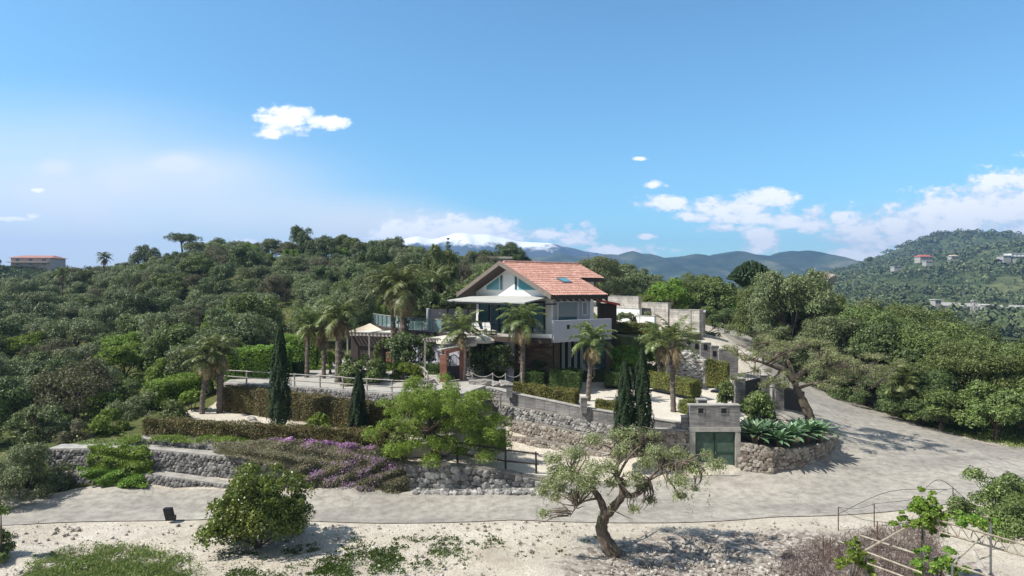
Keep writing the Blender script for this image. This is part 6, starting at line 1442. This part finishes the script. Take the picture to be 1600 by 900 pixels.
# behind the villa to the right
for i, (key, u, Yd, s, z, lab) in enumerate([
    ('big0', 935, 78, .95, 1.0, 'dark olive green tree right behind the roof end'), ('dark2', 912, 92, 1.1, 1.0, 'dark tree over the far end of the roof'), ('olive1', 970, 84, 1.3, 1.1, 'grey green tree behind the block walls'),
    ('olive2', 1000, 92, 1.2, 1.0, 'grey green tree behind the second block wall'), ('bright1', 1010, 72, .75, .9, 'yellow green bush at the end of the block walls'), ('dry1', 1035, 88, 1.1, 1.0, 'dull tree beside the yellow green bush'),
    ('bright0', 1048, 80, 1.2, 1.1, 'yellow green tree left of the big round one above the drive'), ('big1', 1080, 84, 1.0, 1.05, 'big round green tree above the upper drive'), ('green1', 1115, 82, 1.3, 1.1, 'mid green tree in the row above the upper drive'),
    ('big2', 1140, 90, .9, 1.1, 'tall green tree at the back of the row above the drive'), ('bright1', 1155, 80, 1.0, 1.0, 'light green tree in the row above the drive'), ('green2', 1100, 77, .75, .8, 'low green bush tree on the bank of the drive'), ('dark1', 1130, 76, .7, .8, 'low dark leafy tree on the bank of the drive'), ('dark0', 1160, 76, .75, .8, 'low dark tree beside the parked car'),
    ('dark0', 1170, 92, 1.2, 1.3, 'dark rounded tree behind the candelabra tree'), ('green0', 1215, 84, 1.3, 1.2, 'fresh green tree right of the candelabra tree'),
    ('dark1', 765, 118, 1.0, 1.0, 'dark tree left of the small cream building'), ('dark2', 790, 124, 1.15, 1.1, 'dark tree right behind the small cream building'), ('dark0', 803, 122, 1.05, 1.1, 'dark tree over the gable peak'), ('dark1', 815, 125, .9, .9, 'small dark tree just right of the gable peak'), ('dark2', 840, 120, .7, .8, 'small dark tree above the roof ridge')]):
    p = P(u, 450, Yd); tree(key, p.x, p.y, s, lab, 'tree', None, 'tree', sz=z)
for i in range(46):
    Yd = rg.uniform(100, 158); u = rg.uniform(915, 1075)+rg.uniform(0, 25); x = (u-800)/1000*Yd
    if not free(x, Yd, 4.0): continue
    k = pick(); taken.append((x, Yd, 4.0)); s_ = rg.uniform(.8, 1.15); sz = rg.uniform(.85, 1.1)
    w_ = ('low on' if Yd < 118 else 'halfway up' if Yd < 138 else 'on top of')+' the rise, '+('by the roof end' if u < 950 else 'over the first block wall' if u < 1000 else 'over the second one' if u < 1050 else 'by the round trees')
    tree(k[0]+str(rg.randrange(k[1])), x, Yd, s_, treelab(k, s_, u, Yd, sz, k[2]+' '+w_), k[3], k[2]+'s on the rise', k[4], sz=sz)
for u, Yd, s, lab in ((1205, 59, .8, 'low grey green olive filling the gap under the great tree'), (1228, 56, .7, 'small olive at the foot of the great tree'), (1258, 57, .85, 'low olive right of the great tree trunk'), (1290, 54, .75, 'low olive behind the leaning one by the entrance'), (1318, 53, .7, 'low olive on the bank above the road')):
    p = P(u, 450, Yd); tree('olive%d' % (int(u) % 4), p.x, p.y, s, lab, 'olive tree', None, 'olive_tree')
for i in range(34):
    Yd = rg.uniform(135, 192); u = rg.uniform(-30, 300); x = (u-800)/1000*Yd
    if not free(x, Yd, 4.5) or (5 < u < 100 and Yd > 180): continue
    k = kinds[i % 2]; taken.append((x, Yd, 4.5)); s_ = rg.uniform(.8, 1.1)*(.75 if 5 < u < 100 else 1); sz = rg.uniform(.85, 1.1)
    w_ = 'on the far ridge, '+('left of the far villa' if u < 15 else 'below the far villa' if u < 80 else 'right of the far villa' if u < 140 else 'behind the distant palm' if u < 200 else 'behind the umbrella pines')+(', rear one' if Yd > 165 else '')
    tree(k[0]+str(rg.randrange(k[1])), x, Yd, s_, treelab(k, s_, u, Yd, sz, k[2]+' '+w_), k[3], k[2]+'s by the far villa', k[4], sz=sz)
for i, (u, Yd, s) in enumerate([(-14, 176, .8), (2, 181, .75), (-30, 168, .9), (12, 170, .6), (96, 183, .7), (110, 178, .8), (36, 168, .6), (62, 166, .6), (86, 168, .65), (124, 170, .9), (-8, 160, .8), (20, 158, .7)]):
    p = P(u, 450, Yd); k = kinds[i % 2]; tree(k[0]+str(i % 3), p.x, p.y, s, treelab(k, s, u, Yd, 1, k[2]+(' left of' if u < 15 else ' in front of' if u < 90 else ' right of')+' the far villa'), k[3], k[2]+'s by the far villa', k[4])
# large trees on the right
R_ = [('big0', 1238, 61, 1.05, 1.15, 'great grey green tree above the parked car'), ('big1', 1205, 67, .95, 1.15, 'green tree directly over the parked car'), ('big2', 1275, 66, 1.0, 1.0, 'green tree behind the great grey green one'),
      ('big0', 1300, 57, .85, 1.0, 'grey green tree overhanging the leaning olive'), ('big1', 1345, 58, .95, 1.05, 'broad green tree in the middle of the roadside thicket, left part'), ('bigdark', 1395, 54, .9, 1.1, 'dark broad tree shading the low palm'),
      ('big2', 1385, 63, 1.05, 1.1, 'high green tree behind the dark broad one'), ('big1', 1440, 60, 1.05, 1.1, 'highest green tree of the roadside thicket'), ('big1', 1470, 52, .95, 1.05, 'green tree over the shaded bank'), ('bigdark', 1500, 58, 1.0, 1.0, 'dark tree behind the shaded bank'),
      ('big2', 1515, 47.5, .85, 1.0, 'green tree close to the grassy verge'), ('big1', 1565, 52, .95, .95, 'round green tree second from the right edge'), ('big2', 1610, 47, .9, 1.0, 'light green tree cut by the right edge'), ('bigdark', 1350, 52, .6, .8, 'low dark tree behind the leaning olive crown'),
      ('big0', 1330, 66, 1.0, 1.0, 'grey green tree at the back of the thicket'), ('bigdark', 1440, 47.5, .65, .85, 'low dark tree above the road bend'), ('big1', 1560, 66, 1.0, .9, 'green tree far back near the right edge'), ('big2', 1600, 60, 1.0, .9, 'tree behind the one cut by the right edge'), ('green1', 1555, 43.5, .9, .9, 'small leafy tree on the grassy verge'), ('big0', 1500, 72, 1.0, .9, 'pale green tree top at the back of the thicket'), ('green0', 1470, 45.5, .75, .8, 'small bushy tree at the verge of the road')]
for key, u, Yd, s, z, lab in R_:
    p = P(u, 450, Yd); tree(key, p.x, p.y, s*1.12, lab, 'tree', None, 'tree', sz=z*1.02)
for i in range(30):
    Yd = rg.uniform(75, 150); u = rg.uniform(1230, 1640); x = (u-800)/1000*Yd
    if not free(x, Yd, 5): continue
    taken.append((x, Yd, 5)); k = pick(); s_ = rg.uniform(.9, 1.25); sz = rg.uniform(.85, 1.1)
    w_ = ('just behind' if Yd < 95 else 'well beyond' if Yd < 120 else 'far beyond')+' the roadside thicket, '+('below the rock outcrop' if u < 1330 else 'below the lone umbrella tree' if u < 1420 else 'below the red roofed farmhouse' if u < 1500 else 'by the lattice tower' if u < 1560 else 'at the right edge')
    tree(k[0]+str(rg.randrange(k[1])), x, Yd, s_, treelab(k, s_, u, Yd, sz, k[2]+' '+w_), k[3], k[2]+'s beyond the thicket', k[4], sz=sz)
# candelabra euphorbia: a fan of upright fleshy arms
p = P(1178, 450, 79); t_ = thing('candelabra_tree', 'dark candelabra tree with upright fleshy arms above the drive', 'candelabra tree', (p.x, p.y, hz(p.x, p.y)-.1), sc=1.25); rng = np.random.default_rng(3); mb = MB()
for i in range(230):
    a = rng.random()*6.3; rr = rng.random()**.5*2.1; tip = Vector((math.cos(a)*rr*1.15-.3, math.sin(a)*rr*1.15, 7.0-.42*rr*rr+rng.normal()*.07)); st = Vector((math.cos(a)*rr*.35, math.sin(a)*rr*.35, 3.6+.3*rr)); m_ = Vector((math.cos(a)*rr*.95, math.sin(a)*rr*.95, 4.9+.15*rr))
    mb.tube([st, m_, tip], [.09, .13, .1], 5)
mb.build('arms', plain('succulent_skin', (.05, .085, .03), .6, scale=5, c2=(.025, .045, .015)), t_, world=False)
mb = MB(); mb.tube([(0, 0, -.3), (0.1, 0, 2), (0, 0, 4.0)], [.3, .25, .2], 8); mb.build('trunk', M['bark'], t_, world=False)

# undergrowth between the trees and weeds on the gravel: nobody could count it
def scatter(name, n, pts, ln, wd, mat_, label, seed, h=.35, per=7, jit=.18, up=1.0):
    rng = np.random.default_rng(seed); P_ = np.array(pts); Z = hills(P_[:, 0], P_[:, 1])
    C = np.repeat(np.stack([P_[:, 0], P_[:, 1], Z], -1), per, 0); m_ = len(C); sc_ = np.repeat(P_[:, 2] if P_.shape[1] > 2 else np.ones(len(P_)), per)
    C = C+np.stack([rng.normal(0, jit, m_)*sc_, rng.normal(0, jit, m_)*sc_, rng.random(m_)*h*sc_], -1)
    nm = unit(rng, m_); nm[:, 2] = np.abs(nm[:, 2])*.4
    V, F = leafcloud(C, nm, ln, wd, rng, .5, -up); return tag(link(name, mesh(name, V, [F], M[mat_])), label, None, None, 'stuff')
rng = np.random.default_rng(9)
pts = []
while len(pts) < 9000:
    Yd = 36+110*rng.random()**.75; u = rng.uniform(-60, 780); x = (u-800)/1000*Yd
    if (u > 215 and Yd < 48) or (x > -21 and Yd < 63) or (u < 240 and Yd < 36): continue
    pts.append((x, Yd, rng.uniform(.7, 2.2)))
scatter('undergrowth', 0, pts, .22, .09, 'green', 'scrub and tall grass between the trees of the slope', 4, .45, 9, .3)
pts = []
while len(pts) < 900:
    Yd = rng.uniform(148, 200); u = rng.uniform(-60, 150); pts.append(((u-800)/1000*Yd, Yd, rng.uniform(1.0, 2.4)*(1 if 5 < u < 95 else 1.6)))
scatter('undergrowth', 0, pts, .5, .3, 'dark', 'dark scrub on the ground round the far villa', 14, .45, 40, .3)
pts = [(rng.uniform(33, 62)+0, rng.uniform(39, 75), rng.uniform(.6, 1.6)) for _ in range(2500)]
scatter('undergrowth', 0, pts, .2, .07, 'green', 'scrub under the roadside trees', 5, .4, 8, .3)
def zonepts(n, f): 
    out = []
    while len(out) < n:
        q = f()
        if q: out.append(q)
    return out
def patchA():
    u = rng.uniform(40, 340); v = rng.uniform(845, 915); w = ((u-175)/140)**2+((v-905)/52)**2
    if w > 1*(.5+.8*rng.random()) or math.sin(u*.06)*math.sin(v*.19+u*.03)+.5*rng.normal() < -.25: return None
    Yd = H*1000/(v-450); return ((u-800)/1000*Yd, Yd, rng.uniform(.25, .7))
scatter('grass', 0, zonepts(2600, patchA), .12, .028, 'grassy', 'patch of grass on the gravel at the bottom left', 6, .3, 7, .16)
def patchB():
    u = rng.uniform(330, 780); v = rng.uniform(835, 915)
    if rng.random() > math.exp(-((v-(905-.14*(u-330)))/24)**2)*(1 if u < 620 else .35)*(.25+.9*(math.sin(u*.07)*math.sin(v*.1+u*.02) > -.1)): return None
    Yd = H*1000/(v-450); return ((u-800)/1000*Yd, Yd, rng.uniform(.2, .6))
scatter('weeds', 0, zonepts(650, patchB), .09, .05, 'tuft', 'small round weeds dotted over the gravel', 7, .22, 22, .22, .4)
def patchC():
    u = rng.uniform(640, 930); v = rng.uniform(815, 880)
    Yd = H*1000/(v-450); return ((u-800)/1000*Yd, Yd, rng.uniform(.15, .35))
scatter('weeds', 0, zonepts(60, patchC), .07, .04, 'tuft', 'scattered tiny weeds near the road edge', 8, .2, 16, .2, .4)
pts = [(x, y, rng.uniform(.4, 1.0)) for x, y in ((rng.uniform(29.5, 44), rng.uniform(39.5, 52)) for _ in range(3600)) if y > 41.2+(x-33)*.2 and x > 30.5+max(0, (46-y))*.3]
scatter('grass', 0, pts, .17, .04, 'grassy', 'sunny grass on the right verge of the road', 9, .3, 7, .2)
def patchD():
    u = rng.uniform(1225, 1470); v = rng.uniform(805, 915)
    if v < 872-(u-1195)*.26 or rng.random() > .9: return None
    Yd = H*1000/(v-450)*.99; return ((u-800)/1000*Yd, Yd, rng.uniform(.5, 1.3))
scatter('dry_brush', 0, zonepts(1150, patchD), .26, .014, 'dry', 'dry brown brush inside the wire fence', 10, .4, 12, .2, 1.1)
# loose stones
n = 6000; u = rng.uniform(0, 1400, n); v = rng.uniform(815, 915, n); dens = np.where(u > 950, 1.0, .35)*np.where((v > 850) | (u < 950), 1, .4); kp = rng.random(n) < dens; u, v = u[kp], v[kp]
Yd = H*1000/(v-450); x = (u-800)/1000*Yd; z = hills(x, Yd); s = .018+.07*rng.random(len(u))**4
V, F = stones(np.stack([x, Yd, z+.03], -1), s, rng); tag(link('loose_stones', mesh('loose_stones', V, [F], stonemat('pale_loose_stones', (.2, .175, .15), (.4, .365, .31), (.62, .58, .52)))), 'loose pale stones scattered on the gravel', None, None, 'stuff')
n = 220; x = rng.uniform(-4.8, 2.2, n); y = 32.0-rng.random(n)*.5; V, F = stones(np.stack([x, y, .05+0*x], -1), .08+.1*rng.random(n), rng); tag(link('rubble', mesh('rubble', V, [F], M['rock_grey'])), 'rubble along the foot of the boulder wall', None, None, 'stuff')

# ------------------------------------------------------------------ far things
M['far_wall'] = plain('pinkish_wall', (.6, .5, .46), .9, scale=.6)
def farhouse(u, v, Yd, w, h, d, label, wallm='white', roofc=(.45, .15, .1), flat=False, rh=None, rz=0, z=None, storeys=2):
    p = P(u, v, Yd); t_ = thing('far_house', label, 'house', tuple(p), rz)
    mb = MB(); mb.box(-w/2, w/2, 0, d, -3, h); mb.build('wall', M[wallm], t_, world=False)
    if flat: mb = MB(); mb.box(-w/2-.4, w/2+.4, -.4, d+.4, h, h+.35)
    else:
        mb = MB(); V = [(-w/2-.6, -.8, h), (w/2+.6, -.8, h), (w/2+.6, d+.8, h), (-w/2-.6, d+.8, h), (-w/2+1, d/2, h+(rh or w*.09+.8)), (w/2-1, d/2, h+(rh or w*.09+.8))]; mb.add(V, [(3, 2, 1, 0), (0, 1, 5, 4), (2, 3, 4, 5), (1, 2, 5), (3, 0, 4)])
    mb.build('roof', plain('far_roof', roofc, .85, scale=1.5), t_, world=False)
    n = max(2, int(w/3))
    for k in range(storeys):
        for i in range(n):
            x = -w/2+(i+.5)*w/n; z0 = h*k/storeys+h/storeys*.3; mb = MB(); mb.box(x-.5, x+.5, -.06, .02, z0, z0+h/storeys*.45); mb.build('window', M['window'], t_, world=False)
    if storeys > 1: mb = MB(); mb.box(-w/2-.5, w/2, -1.3, 0, h*.5-.15, h*.5+.1); mb.build('balcony', M[wallm], t_, world=False)
    return t_
farhouse(48, 416, 192, 11.5, 2.5, 7, 'distant villa with red roof and balcony on the left ridge', 'far_wall', (.38, .2, .17), rz=.05, rh=.9)
farhouse(781, 414, 112, 3.6, 1.1, 3, 'small cream building behind the gable peak', 'deck', (.5, .47, .4), True, storeys=1)
farhouse(1447, 406, 640, 12, 3.2, 9, 'red roofed farmhouse high on the far hillside', 'deck', (.45, .12, .08), storeys=1)
farhouse(1452, 411, 625, 6, 1.6, 6, 'low pale shed just below the red roofed farmhouse', 'deck', (.6, .58, .5), True, storeys=1)
farhouse(1403, 419, 600, 7, 1.4, 6, 'long pale shed lower down the far hillside', 'deck', (.6, .6, .55), True, storeys=1)
farhouse(1492, 404, 650, 7, 2.5, 6, 'small pale house right of the red roofed farmhouse', 'deck', (.5, .4, .3), storeys=1)
farhouse(1592, 405, 560, 13, 5, 9, 'white flat roofed house high on the right edge', 'white', (.6, .6, .58), True)
farhouse(1575, 405, 560, 8, 3, 8, 'low stone outbuilding left of the white flat roofed house', 'deck', (.4, .36, .3), True, storeys=1)
farhouse(1466, 476, 330, 3, 2.4, 4, 'small white cabin on the valley floor', 'deck', (.6, .58, .5), True, storeys=1)
farhouse(1545, 481, 320, 3, 1.2, 4, 'tiny pale hut right of the lattice tower', 'deck', (.6, .58, .5), True, storeys=1)
mb = MB(); mb.prism([gl(1468, 345), gl(1620, 350), gl(1620, 338), (gl(1468, 333))], -5.0, [zat(472, 345), zat(478, 350), zat(482, 338), zat(477, 333)]); tag(mb.build('valley_road', M['cap']), 'pale road crossing the valley floor', None, None, 'structure')
# lattice tower
p = P(1522, 505, 300); t_ = thing('lattice_tower', 'slim steel lattice tower in the valley', 'tower', tuple(p)); mb = MB(); hh = 10.5
for sx, sy in ((-1, -1), (1, -1), (1, 1), (-1, 1)): mb.tube([(sx*1.4, sy*1.4, -3), (sx*.8, sy*.8, hh)], .14, 4)
for k in range(6):
    z0, z1 = hh*k/6, hh*(k+1)/6; w0 = 1.4-.6*k/6; w1 = 1.4-.6*(k+1)/6
    for (a, b_) in (((-1, -1), (1, -1)), ((1, -1), (1, 1)), ((1, 1), (-1, 1)), ((-1, 1), (-1, -1))):
        mb.tube([(a[0]*w0, a[1]*w0, z0), (b_[0]*w1, b_[1]*w1, z1)], .09, 4); mb.tube([(b_[0]*w0, b_[1]*w0, z0), (a[0]*w1, a[1]*w1, z1)], .09, 4); mb.tube([(a[0]*w1, a[1]*w1, z1), (b_[0]*w1, b_[1]*w1, z1)], .09, 4)
mb.build('lattice', M['deck'], t_, world=False)
mb = MB(); mb.box(-1, 1, -1, 1, hh, hh+.4); mb.build('platform', M['deck'], t_, world=False)
# rock outcrop
for (u, v, Yd, s, lab) in ((1284, 440, 240, 3.6, 'pale pointed rock outcrop on the spur across the valley'), (1266, 442, 250, 2.2, 'smaller rock left of the pale outcrop')):
    p = P(u, v, Yd); b = bmesh.new(); bmesh.ops.create_icosphere(b, subdivisions=4, radius=1); rr = np.random.default_rng(int(u))
    for q in b.verts:
        n_ = mnoise.noise(q.co*1.4+Vector((u, 0, 0)))*.5+mnoise.noise(q.co*4)*.18; q.co = q.co*(1+n_); q.co = Vector((q.co.x*s*1.2+q.co.z*s*.5, q.co.y*s, q.co.z*s*.85))
    me = bpy.data.meshes.new('rock_outcrop'); b.to_mesh(me); b.free(); me.materials.append(plain('outcrop_rock', (.42, .36, .3), .95, scale=.5, c2=(.18, .15, .13), bmp=.8, bd=.5)); o = link('rock_outcrop', me, loc=tuple(p)); tag(o, lab, 'rock')
# trees of the far hillside: thousands, one object
rng = np.random.default_rng(12); gx, gy, gz = FHG
n = 17000; Y_ = 245+900*rng.random(n)**1.1; X_ = (rng.uniform(1040, 1640, n)-800)/1000*Y_
cl = np.sin(X_*.021+np.sin(Y_*.013)*2)*np.sin(Y_*.017+X_*.006)+.6*np.sin(X_*.06)*np.sin(Y_*.05); kp = (rng.random(n) < .12+.75*np.clip(cl*1.3+.45, 0, 1)) & (X_ > 62); X_, Y_ = X_[kp], Y_[kp]
fi = (X_-gx[0, 0])/(gx[0, 1]-gx[0, 0]); fj = (Y_-gy[0, 0])/(gy[1, 0]-gy[0, 0]); i0 = np.clip(fi.astype(int), 0, gx.shape[1]-2); j0 = np.clip(fj.astype(int), 0, gx.shape[0]-2); a, b_ = fi-i0, fj-j0
Z_ = gz[j0, i0]*(1-a)*(1-b_)+gz[j0, i0+1]*a*(1-b_)+gz[j0+1, i0]*(1-a)*b_+gz[j0+1, i0+1]*a*b_
R0 = (.9+3.0*rng.random(len(X_))**2.2)*(1+Y_/1600); per = 34
C = np.repeat(np.stack([X_, Y_, Z_+R0*.55], -1), per, 0); rr = np.repeat(R0, per); d = unit(rng, len(C)); d[:, 2] = np.abs(d[:, 2])*1.1-.15
V, F = leafcloud(C+d*rr[:, None]*np.array([1.1, 1.1, .85]), d, 1.0, 1.0, rng, .5)
V = V.reshape(-1, 4, 3); cc = V.mean(1, keepdims=True); V = cc+(V-cc)*(rr*.5)[:, None, None]; V = V.reshape(-1, 3)
M['fartree'] = leafmat('far_tree_leaves', (.055, .075, .032), (.1, .13, .052), (.18, .2, .095), .12, .7, .0, .2, .02)
tag(link('hillside_trees', mesh('hillside_trees', V, [F], M['fartree'])), 'thousands of small trees on the hillside across the valley', None, None, 'stuff')
# lone tree on the spur
p = P(1360, 404, 620); tree('green0', p.x, p.y, 1.5, 'lone umbrella tree on the crest of the far spur', 'tree', None, 'tree', z=p.z-4.5)

# parked car on the upper drive, mostly under the great tree
p = P(1184, 520, 71); cz = hz(p.x, p.y)+.05; t_ = thing('parked_car', 'dark parked car under the great tree at the top of the drive', 'car', (p.x, p.y, cz), 1.9)
mb = MB(); prof = [(-2.1, .35), (-2.1, .8), (-1.3, .95), (-.7, 1.4), (.8, 1.42), (1.5, .98), (2.1, .9), (2.15, .35)]
V = [(x, sy*.85*(1 if z < 1 else .82), z) for sy in (-1, 1) for x, z in prof]; n = len(prof); mb.add(V, [tuple(range(n)), tuple(range(2*n-1, n-1, -1))]+[(i, n+i, n+(i+1) % n, (i+1) % n) for i in range(n)]); m_, tt, bb = mat('car_paint', .25, .6); bb.inputs['Base Color'].default_value = (.02, .025, .045, 1); mb.build('body', m_, t_, world=False)
mb = MB(); mb.add([(-1.2, -.87, 1.0), (1.35, -.87, 1.02), (.75, -.73, 1.36), (-.66, -.73, 1.34), (-1.2, .87, 1.0), (1.35, .87, 1.02), (.75, .73, 1.36), (-.66, .73, 1.34)], [(0, 1, 2, 3), (7, 6, 5, 4), (1, 5, 6, 2), (4, 0, 3, 7)]); mb.build('windows', M['window'], t_, world=False)
for x in (-1.3, 1.35):
    for sy in (-1, 1): mb = MB(); mb.tube([(x, sy*.88, .33), (x, sy*.68, .33)], .33, 14); w_ = mb.build('wheel', M['black'], t_, world=False); mb = MB(); mb.tube([(x, sy*.89, .33), (x, sy*.875, .33)], .2, 12); mb.build('rim', M['metal_grey'], w_, world=False)
for sy in (-1, 1): mb = MB(); mb.box(-2.14, -2.08, sy*.6-.15, sy*.6+.15, .65, .8); mb.build('headlight', M['white'], t_, world=False)
# mast behind the villa
p = P(919, 420, 90); t_ = thing('pole', 'thin grey pole behind the far end of the roof', 'pole', (p.x, p.y, hz(p.x, p.y))); mb = MB(); mb.tube([(0, 0, -.2), (0, 0, zat(396, 90)-hz(p.x, p.y))], .06, 6); mb.build('shaft', M['metal_grey'], t_, world=False)
